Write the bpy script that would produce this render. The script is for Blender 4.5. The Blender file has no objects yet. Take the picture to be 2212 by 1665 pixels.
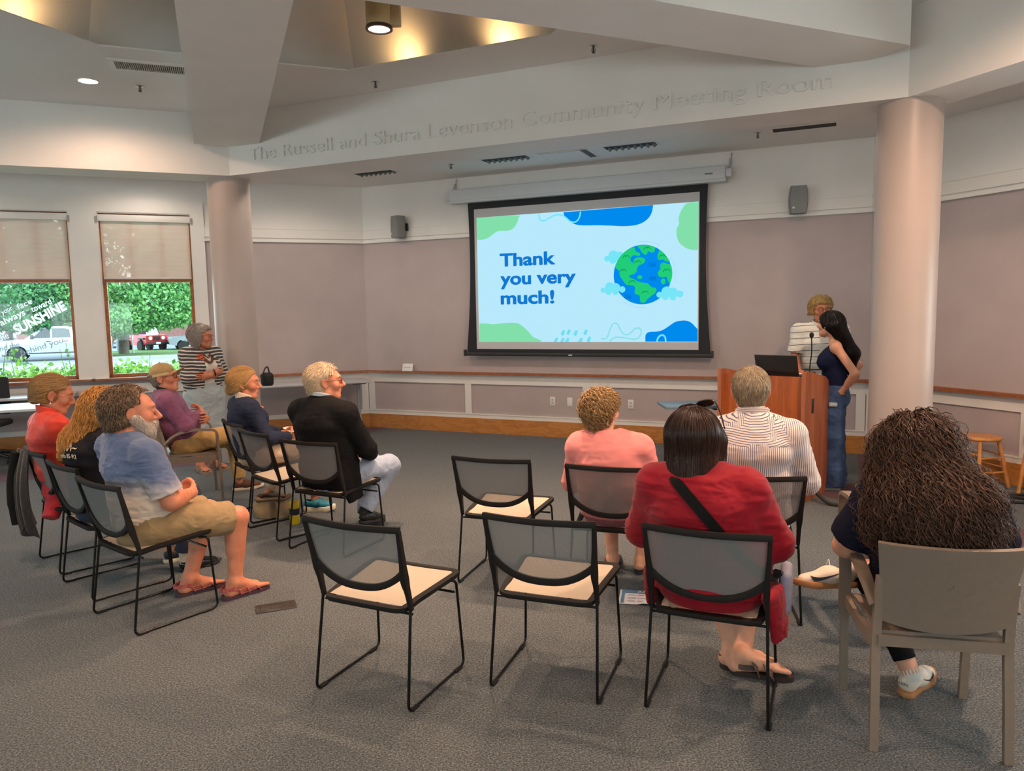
import bpy, math, random
import numpy as np
from mathutils import Matrix, Vector
random.seed(7); RNG = np.random.default_rng(11)
SC = bpy.context.scene
COL = SC.collection
PI = math.pi
def rad(a): return math.radians(a)
def srgb(*c):
    if len(c) == 1:
        h = c[0].lstrip('#'); c = [int(h[i:i+2], 16) for i in (0, 2, 4)]
    return tuple((v/255/12.92 if v/255 <= .04045 else ((v/255+.055)/1.055)**2.4) for v in c)

# ------------------------------------------------------------------ materials
MATS = {}
def nd(nt, t, **kw):
    n = nt.nodes.new(t)
    for k, v in kw.items():
        if k in n.inputs.keys(): n.inputs[k].default_value = v
        else: setattr(n, k, v)
    return n
def mat(name, col, rough=.6, metal=0., noise=0., nscale=30., bump=0., bscale=None, bdist=.002, spec=.5, emit=None, estr=1., sheen=0., alpha=None, trans=0., coat=0., dark=None, stretch=None, island=0.):
    """principled material: col varied by procedural noise, optional bump"""
    if name in MATS: return MATS[name]
    m = bpy.data.materials.new(name); m.use_nodes = True
    nt = m.node_tree; b = nt.nodes['Principled BSDF']; L = nt.links.new
    c4 = (*col, 1)
    b.inputs['Base Color'].default_value = c4; b.inputs['Roughness'].default_value = rough
    b.inputs['Metallic'].default_value = metal; b.inputs['Specular IOR Level'].default_value = spec
    if sheen: b.inputs['Sheen Weight'].default_value = sheen; b.inputs['Sheen Roughness'].default_value = .5
    if trans: b.inputs['Transmission Weight'].default_value = trans
    if coat: b.inputs['Coat Weight'].default_value = coat
    if alpha is not None: b.inputs['Alpha'].default_value = alpha
    if emit is not None:
        b.inputs['Emission Color'].default_value = (*emit, 1); b.inputs['Emission Strength'].default_value = estr
    src = None
    if noise or bump:
        tc = nd(nt, 'ShaderNodeTexCoord'); src = tc.outputs['Object']
        if stretch:
            mp = nd(nt, 'ShaderNodeMapping'); mp.inputs['Scale'].default_value = stretch; L(src, mp.inputs['Vector']); src = mp.outputs['Vector']
    if noise:
        n = nd(nt, 'ShaderNodeTexNoise', Scale=nscale, Detail=4.)
        L(src, n.inputs['Vector'])
        mx = nd(nt, 'ShaderNodeMix', data_type='RGBA')
        d = dark or tuple(v*(1-noise) for v in col); l = tuple(min(1, v*(1+noise*.6)) for v in col)
        mx.inputs['A'].default_value = (*d, 1); mx.inputs['B'].default_value = (*l, 1)
        cr = nd(nt, 'ShaderNodeMapRange'); cr.inputs['From Min'].default_value = .3; cr.inputs['From Max'].default_value = .7
        L(n.outputs['Fac'], cr.inputs['Value']); L(cr.outputs['Result'], mx.inputs['Factor'])
        out = mx.outputs['Result']
        if island:
            g = nd(nt, 'ShaderNodeNewGeometry'); hs = nd(nt, 'ShaderNodeHueSaturation')
            mr = nd(nt, 'ShaderNodeMapRange'); mr.inputs['To Min'].default_value = 1-island; mr.inputs['To Max'].default_value = 1+island
            L(g.outputs['Random Per Island'], mr.inputs['Value']); L(mr.outputs['Result'], hs.inputs['Value'])
            L(out, hs.inputs['Color']); out = hs.outputs['Color']
        L(out, b.inputs['Base Color'])
    if bump:
        n2 = nd(nt, 'ShaderNodeTexNoise', Scale=bscale or nscale, Detail=3.)
        L(src, n2.inputs['Vector'])
        bp = nd(nt, 'ShaderNodeBump', Strength=bump, Distance=bdist)
        L(n2.outputs['Fac'], bp.inputs['Height']); L(bp.outputs['Normal'], b.inputs['Normal'])
    MATS[name] = m
    return m
def emat(name, col, s=1.):
    if name in MATS: return MATS[name]
    m = bpy.data.materials.new(name); m.use_nodes = True; nt = m.node_tree
    nt.nodes.remove(nt.nodes['Principled BSDF'])
    e = nd(nt, 'ShaderNodeEmission', Color=(*col, 1), Strength=s)
    nt.links.new(e.outputs[0], nt.nodes['Material Output'].inputs['Surface'])
    MATS[name] = m; return m
def wood(name, c1, c2, scale=3., stretch=(1, 1, 12), rough=.38, ring=5.):
    if name in MATS: return MATS[name]
    m = bpy.data.materials.new(name); m.use_nodes = True; nt = m.node_tree; b = nt.nodes['Principled BSDF']; L = nt.links.new
    tc = nd(nt, 'ShaderNodeTexCoord'); mp = nd(nt, 'ShaderNodeMapping'); mp.inputs['Scale'].default_value = stretch
    L(tc.outputs['Object'], mp.inputs['Vector'])
    n = nd(nt, 'ShaderNodeTexNoise', Scale=scale, Detail=5., Distortion=.6); L(mp.outputs[0], n.inputs['Vector'])
    w = nd(nt, 'ShaderNodeMath', operation='SINE'); mu = nd(nt, 'ShaderNodeMath', operation='MULTIPLY'); mu.inputs[1].default_value = ring*6
    L(n.outputs['Fac'], mu.inputs[0]); L(mu.outputs[0], w.inputs[0])
    mr = nd(nt, 'ShaderNodeMapRange'); mr.inputs['From Min'].default_value = -1
    L(w.outputs[0], mr.inputs['Value'])
    n3 = nd(nt, 'ShaderNodeTexNoise', Scale=scale*9, Detail=3.); L(mp.outputs[0], n3.inputs['Vector'])
    av = nd(nt, 'ShaderNodeMath', operation='MULTIPLY'); L(mr.outputs[0], av.inputs[0]); L(n3.outputs['Fac'], av.inputs[1])
    mx = nd(nt, 'ShaderNodeMix', data_type='RGBA'); mx.inputs['A'].default_value = (*c1, 1); mx.inputs['B'].default_value = (*c2, 1)
    L(av.outputs[0], mx.inputs['Factor']); L(mx.outputs['Result'], b.inputs['Base Color'])
    b.inputs['Roughness'].default_value = rough
    MATS[name] = m; return m

# ------------------------------------------------------------------ mesh building
class MB:
    def __init__(s): s.v = []; s.f = []; s.m = []; s.n = 0
    def add(s, v, f, mi=0, M=None):
        v = np.asarray(v, float)
        if M is not None:
            M = np.asarray(M); v = v @ M[:3, :3].T + M[:3, 3]
        s.v.append(v); s.f += [tuple(i+s.n for i in q) for q in f]; s.m += [mi]*len(f); s.n += len(v); return s
    def box(s, lo, hi, mi=0, M=None):
        x0, y0, z0 = lo; x1, y1, z1 = hi
        v = [(x0, y0, z0), (x1, y0, z0), (x1, y1, z0), (x0, y1, z0), (x0, y0, z1), (x1, y0, z1), (x1, y1, z1), (x0, y1, z1)]
        return s.add(v, [(0, 3, 2, 1), (4, 5, 6, 7), (0, 1, 5, 4), (1, 2, 6, 5), (2, 3, 7, 6), (3, 0, 4, 7)], mi, M)
    def rbox(s, lo, hi, r, mi=0, M=None, seg=2):
        """box with rounded vertical + horizontal edges (chamfer rings)"""
        x0, y0, z0 = lo; x1, y1, z1 = hi; r = min(r, (x1-x0)/2.01, (y1-y0)/2.01, (z1-z0)/2.01)
        prof = [(r*(1-math.cos(t*PI/2/seg)), r*(1-math.sin(t*PI/2/seg))) for t in range(seg+1)]  # (inset z , inset xy) start z0
        rings = [(z0+r*(1-math.sin(t*PI/2/seg)), r*(1-math.cos(t*PI/2/seg))) for t in range(seg, -1, -1)]
        rings = rings+[(z1-(z-z0), i) for z, i in rings[::-1]]
        V = []; k = 0
        for z, i in rings:
            for cx, cy, a0 in ((x1-r, y1-r, 0), (x0+r, y1-r, PI/2), (x0+r, y0+r, PI), (x1-r, y0+r, 1.5*PI)):
                for t in range(seg+1):
                    a = a0+t*PI/2/seg; V.append((cx+(r-i)*math.cos(a), cy+(r-i)*math.sin(a), z))
        n = 4*(seg+1); F = []
        for q in range(len(rings)-1):
            for j in range(n): F.append((q*n+j, q*n+(j+1) % n, (q+1)*n+(j+1) % n, (q+1)*n+j))
        F.append(tuple(range(n))[::-1]); F.append(tuple((len(rings)-1)*n+j for j in range(n)))
        return s.add(V, F, mi, M)
    def prism(s, poly, z0, z1, mi=0, M=None):
        n = len(poly); v = [(x, y, z0) for x, y in poly]+[(x, y, z1) for x, y in poly]
        f = [tuple(range(n))[::-1], tuple(range(n, 2*n))]+[(i, (i+1) % n, n+(i+1) % n, n+i) for i in range(n)]
        return s.add(v, f, mi, M)
    def lathe(s, prof, n=20, mi=0, M=None, cap=True):
        v = []; f = []
        for r, z in prof:
            for k in range(n): a = 2*PI*k/n; v.append((r*math.cos(a), r*math.sin(a), z))
        for q in range(len(prof)-1):
            for k in range(n): f.append((q*n+k, q*n+(k+1) % n, (q+1)*n+(k+1) % n, (q+1)*n+k))
        if cap: f.append(tuple(range(n))[::-1]); f.append(tuple((len(prof)-1)*n+k for k in range(n)))
        return s.add(v, f, mi, M)
    def tube(s, pts, r, n=8, mi=0, M=None, closed=False, prof=None, cap=True, up=None):
        """sweep a circle of radius r (or list) / profile (list of 2d pts) along pts"""
        P = np.asarray(pts, float); k = len(P)
        if closed: T = np.roll(P, -1, 0)-np.roll(P, 1, 0)
        else:
            T = np.empty_like(P); T[1:-1] = P[2:]-P[:-2]; T[0] = P[1]-P[0]; T[-1] = P[-1]-P[-2]
        T /= np.linalg.norm(T, axis=1)[:, None]+1e-12
        if up is None:
            a = np.array([0, 0, 1.]) if abs(T[0][2]) < .9 else np.array([0, 1., 0])
        else: a = np.asarray(up, float)
        N = np.empty_like(P); v = a-T[0]*(a@T[0]); N[0] = v/np.linalg.norm(v)
        for i in range(1, k):
            w = (a-T[i]*(a@T[i])) if up is not None else (N[i-1]-T[i]*(N[i-1]@T[i]))
            l = np.linalg.norm(w); N[i] = w/l if l > 1e-6 else N[i-1]
        B = np.cross(T, N)
        if prof is None: prof = [(math.cos(2*PI*j/n), math.sin(2*PI*j/n)) for j in range(n)]; rr = np.broadcast_to(np.asarray(r, float), (k,))
        else: rr = np.broadcast_to(np.asarray(r if r else 1., float), (k,))
        pr = np.asarray(prof, float); n = len(pr)
        V = P[:, None, :]+rr[:, None, None]*(pr[None, :, :1]*B[:, None, :]+pr[None, :, 1:]*N[:, None, :])
        f = []
        for q in range(k if closed else k-1):
            q2 = (q+1) % k
            for j in range(n): f.append((q*n+j, q*n+(j+1) % n, q2*n+(j+1) % n, q2*n+j))
        if not closed and cap: f.append(tuple(range(n))[::-1]); f.append(tuple((k-1)*n+j for j in range(n)))
        return s.add(V.reshape(-1, 3), f, mi, M)
    def grid(s, G, mi=0, M=None, closed_u=False):
        """G: array (nu,nv,3)"""
        G = np.asarray(G, float); nu, nv = G.shape[:2]; f = []
        for i in range(nu if closed_u else nu-1):
            for j in range(nv-1):
                i2 = (i+1) % nu; f.append((i*nv+j, i2*nv+j, i2*nv+j+1, i*nv+j+1))
        return s.add(G.reshape(-1, 3), f, mi, M)
    def slab(s, G, th, mi=0, M=None, nrm=None):
        """grid given a thickness along its normals"""
        G = np.asarray(G, float); du = np.gradient(G, axis=0); dv = np.gradient(G, axis=1)
        N = np.cross(du, dv); N /= np.linalg.norm(N, axis=2)[..., None]+1e-12
        nu, nv = G.shape[:2]; H = G+N*th; s.grid(G[::-1], mi, M); s.grid(H, mi, M)
        def strip(a, b): s.grid(np.stack([a, b], 1), mi, M)
        strip(G[:, 0], H[:, 0]); strip(H[:, -1], G[:, -1]); strip(H[0], G[0]); strip(G[-1], H[-1]); return s
    def sphere(s, c, r, mi=0, M=None, n=16, m=10):
        r = np.broadcast_to(np.asarray(r, float), (3,))
        prof = [(math.sin(PI*i/m), -math.cos(PI*i/m)) for i in range(m+1)]
        v = []; f = []
        for pr, pz in prof:
            for k in range(n): a = 2*PI*k/n; v.append((c[0]+r[0]*pr*math.cos(a), c[1]+r[1]*pr*math.sin(a), c[2]+r[2]*pz))
        for q in range(m):
            for k in range(n): f.append((q*n+k, q*n+(k+1) % n, (q+1)*n+(k+1) % n, (q+1)*n+k))
        return s.add(v, f, mi, M)
    def obj(s, name, mats, parent=None, smooth=40, loc=None, rotz=None):
        me = bpy.data.meshes.new(name)
        if not isinstance(mats, (list, tuple)): mats = [mats]
        V = np.concatenate(s.v) if s.v else np.zeros((0, 3))
        me.from_pydata(V.tolist(), [], s.f)
        for q in mats: me.materials.append(q)
        if len(mats) > 1: me.polygons.foreach_set('material_index', s.m)
        if smooth:
            me.polygons.foreach_set('use_smooth', [True]*len(me.polygons))
            if smooth < 180: me.set_sharp_from_angle(angle=rad(smooth))
        me.update()
        o = bpy.data.objects.new(name, me); COL.objects.link(o)
        if parent: o.parent = parent
        if loc is not None: o.location = loc
        if rotz is not None: o.rotation_euler[2] = rotz
        return o
def arc(pts, r, seg=5):
    """round the inner corners of a polyline"""
    P = [np.asarray(p, float) for p in pts]; out = [P[0]]
    for i in range(1, len(P)-1):
        a, b, c = P[i-1], P[i], P[i+1]; u = (a-b); w = (c-b); lu, lw = np.linalg.norm(u), np.linalg.norm(w); rr = min(r, lu*.49, lw*.49)
        s, e = b+u/lu*rr, b+w/lw*rr
        for t in range(seg+1): q = t/seg; out.append((1-q)**2*s+2*q*(1-q)*b+q*q*e)
    out.append(P[-1]); return out
def catmull(pts, n=6, closed=True):
    P = np.asarray(pts, float); k = len(P); out = []
    for i in range(k if closed else k-1):
        if closed: p0, p1, p2, p3 = P[i-1], P[i], P[(i+1) % k], P[(i+2) % k]
        else: p0, p1, p2, p3 = P[max(i-1, 0)], P[i], P[i+1], P[min(i+2, k-1)]
        for j in range(n):
            t = j/n; out.append(.5*((2*p1)+(-p0+p2)*t+(2*p0-5*p1+4*p2-p3)*t*t+(-p0+3*p1-3*p2+p3)*t**3))
    if not closed: out.append(P[-1])
    return np.array(out)
def tag(o, label=None, cat=None, group=None, kind=None):
    if label: o['label'] = label
    if cat: o['category'] = cat
    if group: o['group'] = group
    if kind: o['kind'] = kind
    return o
def empty(name, loc=(0, 0, 0), rotz=0.):
    o = bpy.data.objects.new(name, None); COL.objects.link(o); o.location = loc; o.rotation_euler[2] = rotz; o.empty_display_size = .1
    return o
def struct(o): o['kind'] = 'structure'; return o
def copy_tree(o, parent=None):
    c = o.copy(); COL.objects.link(c)
    if parent: c.parent = parent; c.matrix_parent_inverse = o.matrix_parent_inverse.copy()
    for ch in list(o.children): copy_tree(ch, c)
    return c
def textmesh(name, body, size, m, parent=None, M=None, extrude=0., offset=0., align='LEFT', width=None, shear=0., spacing=1.):
    cu = bpy.data.curves.new(name, 'FONT'); cu.body = body; cu.size = size; cu.extrude = extrude; cu.offset = offset; cu.align_x = align; cu.shear = shear; cu.space_character = spacing
    cu.resolution_u = 6
    t = bpy.data.objects.new('tmp', cu); COL.objects.link(t)
    dg = bpy.context.evaluated_depsgraph_get(); me = bpy.data.meshes.new_from_object(t.evaluated_get(dg)); bpy.data.objects.remove(t); bpy.data.curves.remove(cu)
    co = np.empty(len(me.vertices)*3); me.vertices.foreach_get('co', co); co = co.reshape(-1, 3)
    if width:
        x0, x1 = co[:, 0].min(), co[:, 0].max(); k = width/(x1-x0); co[:, 0] = (co[:, 0]-x0)*k
    if M is not None: M_ = np.asarray(M); co = co @ M_[:3, :3].T+M_[:3, 3]
    me.vertices.foreach_set('co', co.ravel()); me.materials.clear(); me.materials.append(m); me.name = name; me.update()
    o = bpy.data.objects.new(name, me); COL.objects.link(o)
    if parent: o.parent = parent
    return o

# ------------------------------------------------------------------ frames of the room
def wallframe(ang, d):
    """local x along the wall (to the right), y outward, z up; wall face at y=0"""
    a = rad(ang); u = np.array([math.cos(a), math.sin(a), 0]); n = np.array([-math.sin(a), math.cos(a), 0])
    M = np.eye(4); M[:3, 0] = u; M[:3, 1] = n; M[:3, 2] = (0, 0, 1); M[:3, 3] = n*d
    return M
AB, AL, AR, AH = -23.6, 21.4, -67.06, -68.
DB, DL, DR, DH = 9.12, 10.9, 6.86, 4.865
FB, FL, FR = wallframe(AB, DB), wallframe(AL, DL), wallframe(AR, DR)
def wp(F, x, y, z): return tuple(F[:3, :3] @ np.array([x, y, z])+F[:3, 3])
def isect(F, G):
    A = np.array([F[:2, 1], G[:2, 1]]); return np.linalg.solve(A, [F[:2, 1]@F[:2, 3], G[:2, 1]@G[:2, 3]])
CL = isect(FB, FL); CR = isect(FB, FR)
def lx(F, p): return float(F[:2, 0]@np.asarray(p[:2]))
ZP, ZC, ZH, ZB = 3.48, 3.835, 3.2, 3.5

# ------------------------------------------------------------------ materials used in the room
M_white = mat('white_paint', (.80, .765, .72), .55, noise=.04, nscale=2, bump=.05, bscale=160)
M_ceil = mat('ceiling_paint', (.80, .78, .75), .75, noise=.03, nscale=1.5, bump=.06, bscale=120)
M_mauve = mat('mauve_wallcovering', (.46, .38, .365), .75, noise=.05, nscale=3, bump=.12, bscale=420)
M_trim = mat('cream_trim_paint', (.80, .755, .70), .42, noise=.03, nscale=4)
M_oak = wood('oak_baseboard', srgb(196, 132, 66), srgb(160, 96, 40), 1.6, (1.2, 6, 9), .4, 4)
M_cap = wood('oak_rail_cap', srgb(158, 96, 58), srgb(116, 62, 34), 2, (1.2, 8, 8), .35)
M_sash = wood('stained_sash', srgb(176, 106, 50), srgb(128, 70, 28), 2, (4, 4, 4), .4)
M_col = mat('column_paint', (.50, .40, .345), .38, noise=.03, nscale=3)
M_black = mat('black_metal', (.012, .011, .011), .42, spec=.5, noise=.2, nscale=60)
M_blackpl = mat('black_plastic', (.02, .018, .017), .5, noise=.15, nscale=80)
M_chrome = mat('chrome', (.6, .6, .6), .25, metal=1., noise=.05)
M_grey = mat('grey_plastic', (.22, .22, .215), .55, noise=.05, nscale=60, bump=.2, bscale=900)

def carpet(name, c1, c2, c3):
    m = bpy.data.materials.new(name); m.use_nodes = True; nt = m.node_tree; b = nt.nodes['Principled BSDF']; L = nt.links.new
    tc = nd(nt, 'ShaderNodeTexCoord')
    n1 = nd(nt, 'ShaderNodeTexNoise', Scale=120., Detail=3., Roughness=.75); L(tc.outputs['Object'], n1.inputs['Vector'])
    n2 = nd(nt, 'ShaderNodeTexNoise', Scale=1.1, Detail=3.); L(tc.outputs['Object'], n2.inputs['Vector'])
    n3 = nd(nt, 'ShaderNodeTexVoronoi', Scale=160.); L(tc.outputs['Object'], n3.inputs['Vector'])
    r = nd(nt, 'ShaderNodeValToRGB'); r.color_ramp.elements[0].position = .36; r.color_ramp.elements[0].color = (*c1, 1)
    r.color_ramp.elements[1].position = .64; r.color_ramp.elements[1].color = (*c3, 1)
    e = r.color_ramp.elements.new(.5); e.color = (*c2, 1)
    L(n1.outputs['Fac'], r.inputs['Fac'])
    mx = nd(nt, 'ShaderNodeMix', data_type='RGBA', blend_type='MULTIPLY'); mx.inputs['Factor'].default_value = .22
    L(r.outputs['Color'], mx.inputs['A']); L(n2.outputs['Fac'], mx.inputs['B']); 
    L(mx.outputs['Result'], b.inputs['Base Color']); b.inputs['Roughness'].default_value = .95; b.inputs['Specular IOR Level'].default_value = .15
    b.inputs['Sheen Weight'].default_value = .15
    ad = nd(nt, 'ShaderNodeMath', operation='ADD'); L(n1.outputs['Fac'], ad.inputs[0]); L(n3.outputs['Distance'], ad.inputs[1])
    bp = nd(nt, 'ShaderNodeBump', Strength=.75, Distance=.006); L(ad.outputs[0], bp.inputs['Height']); L(bp.outputs['Normal'], b.inputs['Normal'])
    MATS[name] = m; return m
M_carpet = carpet('blue_grey_carpet', (.026, .031, .034), (.086, .098, .101), (.235, .26, .255))
M_carpet2 = carpet('burgundy_carpet', (.06, .022, .03), (.12, .045, .058), (.2, .09, .105))

# ------------------------------------------------------------------ camera
cam = bpy.data.cameras.new('camera'); cam.sensor_width = 36; cam.lens = 1596/2212*36; cam.clip_end = 600; cam.clip_start = .05
co_ = bpy.data.objects.new('camera', cam); COL.objects.link(co_)
p_, r_ = rad(5.784), rad(-.999)
Fv = np.array([0, math.cos(p_), -math.sin(p_)]); Uv = np.array([0, math.sin(p_), math.cos(p_)]); Rv = np.array([1., 0, 0])
R2 = math.cos(r_)*Rv+math.sin(r_)*Uv; U2 = -math.sin(r_)*Rv+math.cos(r_)*Uv
mw = Matrix.Identity(4)
for i in range(3): mw[i][0] = R2[i]; mw[i][1] = U2[i]; mw[i][2] = -Fv[i]
mw[2][3] = 1.68
co_.matrix_world = mw; SC.camera = co_

# ================================================================== ROOM SHELL
# plan of the room: back wall CL-CR, left wall, right wall and three rear walls with windows behind the viewer
uL, uR = FL[:2, 0], FR[:2, 0]
PL = CL-uL*9.6; PR = CR+uR*9.2
PRL = np.array([-9.2, -2.8]); PRR = np.array([1.2, -6.6])
ROOM = [CL, CR, PR, PRR, PRL, PL]
mb = MB(); mb.add([(*p, 0) for p in ROOM]+[(*p, -.2) for p in ROOM], [tuple(range(6))[::-1], tuple(range(6, 12))]+[(i, (i+1) % 6, 6+(i+1) % 6, 6+i) for i in range(6)])
floor = struct(mb.obj('floor', M_carpet, smooth=0))
def strip(F, x0, x1, y0, y1, off=0):
    mb.add([wp(F, x0, y0, .0015), wp(F, x1, y0, .0015), wp(F, x1, y1, .0015), wp(F, x0, y1, .0015)], [(0, 1, 2, 3)])
HF = wallframe(AH, 0); LF0 = wallframe(AL, 0); BF0 = wallframe(AB, 0)
mb = MB(); strip(LF0, -9.0, -.15, 8.95, 9.5); struct(mb.obj('floor_border_left', M_carpet2, smooth=0))
mb = MB(); strip(HF, -5.3, 4.5, 4.95, 5.5); struct(mb.obj('floor_border_right', M_carpet2, smooth=0))
mb = MB(); strip(BF0, .266, .78, 6.7, 9.1); strip(BF0, -6.5, -5.98, 6.7, 9.1); struct(mb.obj('floor_border_back', M_carpet2, smooth=0))

# ---- walls: faces built in the wall's own frame, with a thickness outward
Z_CAP = .845
def wall_band(mb, F, x0, x1, z0, z1, y=0., th=.16, mi=0): mb.box((x0, y, z0), (x1, th, z1), mi, F)
def plain_wall(name, F, x0, x1, openings=(), m=(M_mauve, M_white)):
    """two-tone wall with rectangular openings (xa,xb,za,zb)"""
    mb = MB(); xs = sorted({x0, x1, *[o[0] for o in openings], *[o[1] for o in openings]})
    for a, b in zip(xs[:-1], xs[1:]):
        op = [o for o in openings if o[0] <= a+1e-6 and o[1] >= b-1e-6]
        for z0, z1, mi in ((0, 2.68, 0), (2.68, ZP+.6, 1)):
            segs = [(z0, z1)]
            for o in op:
                n = []
                for s, e in segs:
                    if o[3] <= s or o[2] >= e: n.append((s, e)); continue
                    if o[2] > s: n.append((s, o[2]))
                    if o[3] < e: n.append((o[3], e))
                segs = n
            for s, e in segs: wall_band(mb, F, a, b, s, e, 0, .18, mi)
    return struct(mb.obj(name, list(m), smooth=0))
xBL, xBR = lx(FB, CL), lx(FB, CR)
plain_wall('wall_back', FB, xBL-.02, xBR+.02)
W1, W2 = (-2.62, -1.72, .895, 3.03), (-1.40, -.295, .895, 3.03)
W1 = (-2.84, -1.72, .895, 3.03)
W0 = (-4.16, -3.04, .895, 3.03); W00 = (-5.48, -4.36, .895, 3.03)
xLR = lx(FL, CL); xLL = lx(FL, PL)
plain_wall('wall_left', FL, xLL, xLR, (W1, W2, W0, W00))
xRL = lx(FR, CR); xRR = lx(FR, PR)
RW = [(xRL+2.9+i*1.35, xRL+2.9+i*1.35+1.1, .895, 3.03) for i in range(4)]
plain_wall('wall_right', FR, xRL, xRR, RW)
def frame2(p, q):  # wall from p to q, inner side on the left of travel
    d = np.asarray(q)-np.asarray(p); L_ = np.linalg.norm(d); u = d/L_; n = np.array([u[1], -u[0]]); M = np.eye(4)
    M[:2, 0] = u; M[:2, 1] = n; M[:2, 3] = p; return M, L_
REARW = []
for nm, a, b in (('wall_rear_right', PRR, PR), ('wall_rear', PRL, PRR), ('wall_rear_left', PL, PRL)):
    F, L_ = frame2(a, b); k = int((L_-1.5)//1.6); ow = [((L_-k*1.6)/2+i*1.6+.2, (L_-k*1.6)/2+i*1.6+1.4, .895, 3.03) for i in range(k)]
    plain_wall(nm, F, 0, L_, ow); REARW.append((F, L_, ow))

# ---- wainscot, rails, base on the three seen walls
def trims(side, F, x0, x1, stiles, gaps=()):
    """gaps: stretches along x taken by windows (cap, picture rail stop there)"""
    def runs(g):
        out = []; c = x0
        for a, b in sorted(g): out.append((c, a)); c = b
        out.append((c, x1)); return [r for r in out if r[1]-r[0] > .01]
    mb = MB(); mb.box((x0, -.022, 0), (x1, 0, .206), 0, F); struct(mb.obj('baseboard_'+side, M_oak, smooth=0))
    mb = MB(); mb.box((x0, -.018, .206), (x1, 0, .255), 0, F); mb.box((x0, -.024, .255), (x1, 0, .269), 0, F)
    mb.box((x0, -.018, .68), (x1, 0, .812), 0, F)
    for s in stiles: mb.box((s-.048, -.0175, .2695), (s+.048, 0, .68), 0, F)
    struct(mb.obj('trim_wainscot_'+side, M_trim, smooth=0))
    mb = MB()
    for a, b in runs(gaps): mb.box((a, -.075, .812), (b, 0, .838), 0, F); mb.box((a, -.066, .838), (b, 0, .846), 0, F)
    struct(mb.obj('trim_cap_'+side, M_cap, smooth=0))
    mb = MB()
    for a, b in runs(gaps):
        mb.box((a, -.03, 2.682), (b, 0, 2.707), 0, F); mb.box((a, -.02, 2.74), (b, 0, 2.86), 0, F); mb.box((a, -.026, 2.86), (b, 0, 2.872), 0, F)
    struct(mb.obj('trim_picture_rail_'+side, M_trim, smooth=0))
trims('back', FB, xBL, xBR, [xBL+.06, -4.645, -2.93, -1.22, xBR-.06])
trims('left', FL, xLL, xLR, [-4.3, -2.9, -1.55, -.1, 1.2, xLR-.06], [(-5.7, -.176)])
trims('right', FR, xRL, xRR, [xRL+.06, xRL+1.75, xRL+3.4, xRL+5], [(RW[0][0]-.15, RW[-1][1]+.15)])

# ---- windows on the left wall
M_shade = mat('roller_shade_fabric', (.70, .62, .56), .8, noise=.06, nscale=260)
def shade_mat():
    m = bpy.data.materials.new('roller_shade'); m.use_nodes = True; nt = m.node_tree; b = nt.nodes['Principled BSDF']; L = nt.links.new
    b.inputs['Base Color'].default_value = (.70, .54, .45, 1); b.inputs['Roughness'].default_value = .8
    tr = nd(nt, 'ShaderNodeBsdfTransparent', Color=(1, .95, .85, 1)); tl = nd(nt, 'ShaderNodeBsdfTranslucent', Color=(.42, .34, .28, 1))
    tc = nd(nt, 'ShaderNodeTexCoord'); mp = nd(nt, 'ShaderNodeMapping'); mp.inputs['Scale'].default_value = (2.2, 1, 14); L(tc.outputs['Object'], mp.inputs['Vector'])
    wv = nd(nt, 'ShaderNodeTexNoise', Scale=2., Detail=2.); L(mp.outputs[0], wv.inputs['Vector'])
    mr = nd(nt, 'ShaderNodeMapRange'); mr.inputs['From Min'].default_value = .35; mr.inputs['From Max'].default_value = .75; mr.inputs['To Min'].default_value = .0; mr.inputs['To Max'].default_value = .10
    L(wv.outputs['Fac'], mr.inputs['Value'])
    m1 = nd(nt, 'ShaderNodeMixShader', Fac=.12); L(b.outputs[0], m1.inputs[1]); L(tl.outputs[0], m1.inputs[2])
    m2 = nd(nt, 'ShaderNodeMixShader'); L(mr.outputs[0], m2.inputs[0]); L(m1.outputs[0], m2.inputs[1]); L(tr.outputs[0], m2.inputs[2])
    L(m2.outputs[0], nt.nodes['Material Output'].inputs['Surface']); return m
M_shadecloth = shade_mat()
def glass_mat():
    m = bpy.data.materials.new('window_glass'); m.use_nodes = True; nt = m.node_tree; nt.nodes.remove(nt.nodes['Principled BSDF']); L = nt.links.new
    t = nd(nt, 'ShaderNodeBsdfTransparent', Color=(.93, .97, .95, 1)); g = nd(nt, 'ShaderNodeBsdfGlossy', Roughness=.02)
    f = nd(nt, 'ShaderNodeFresnel', IOR=1.3); mx = nd(nt, 'ShaderNodeMixShader')
    L(f.outputs[0], mx.inputs[0]); L(t.outputs[0], mx.inputs[1]); L(g.outputs[0], mx.inputs[2]); L(mx.outputs[0], nt.nodes['Material Output'].inputs['Surface']); return m
M_glass = glass_mat()
WN = [0]
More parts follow.
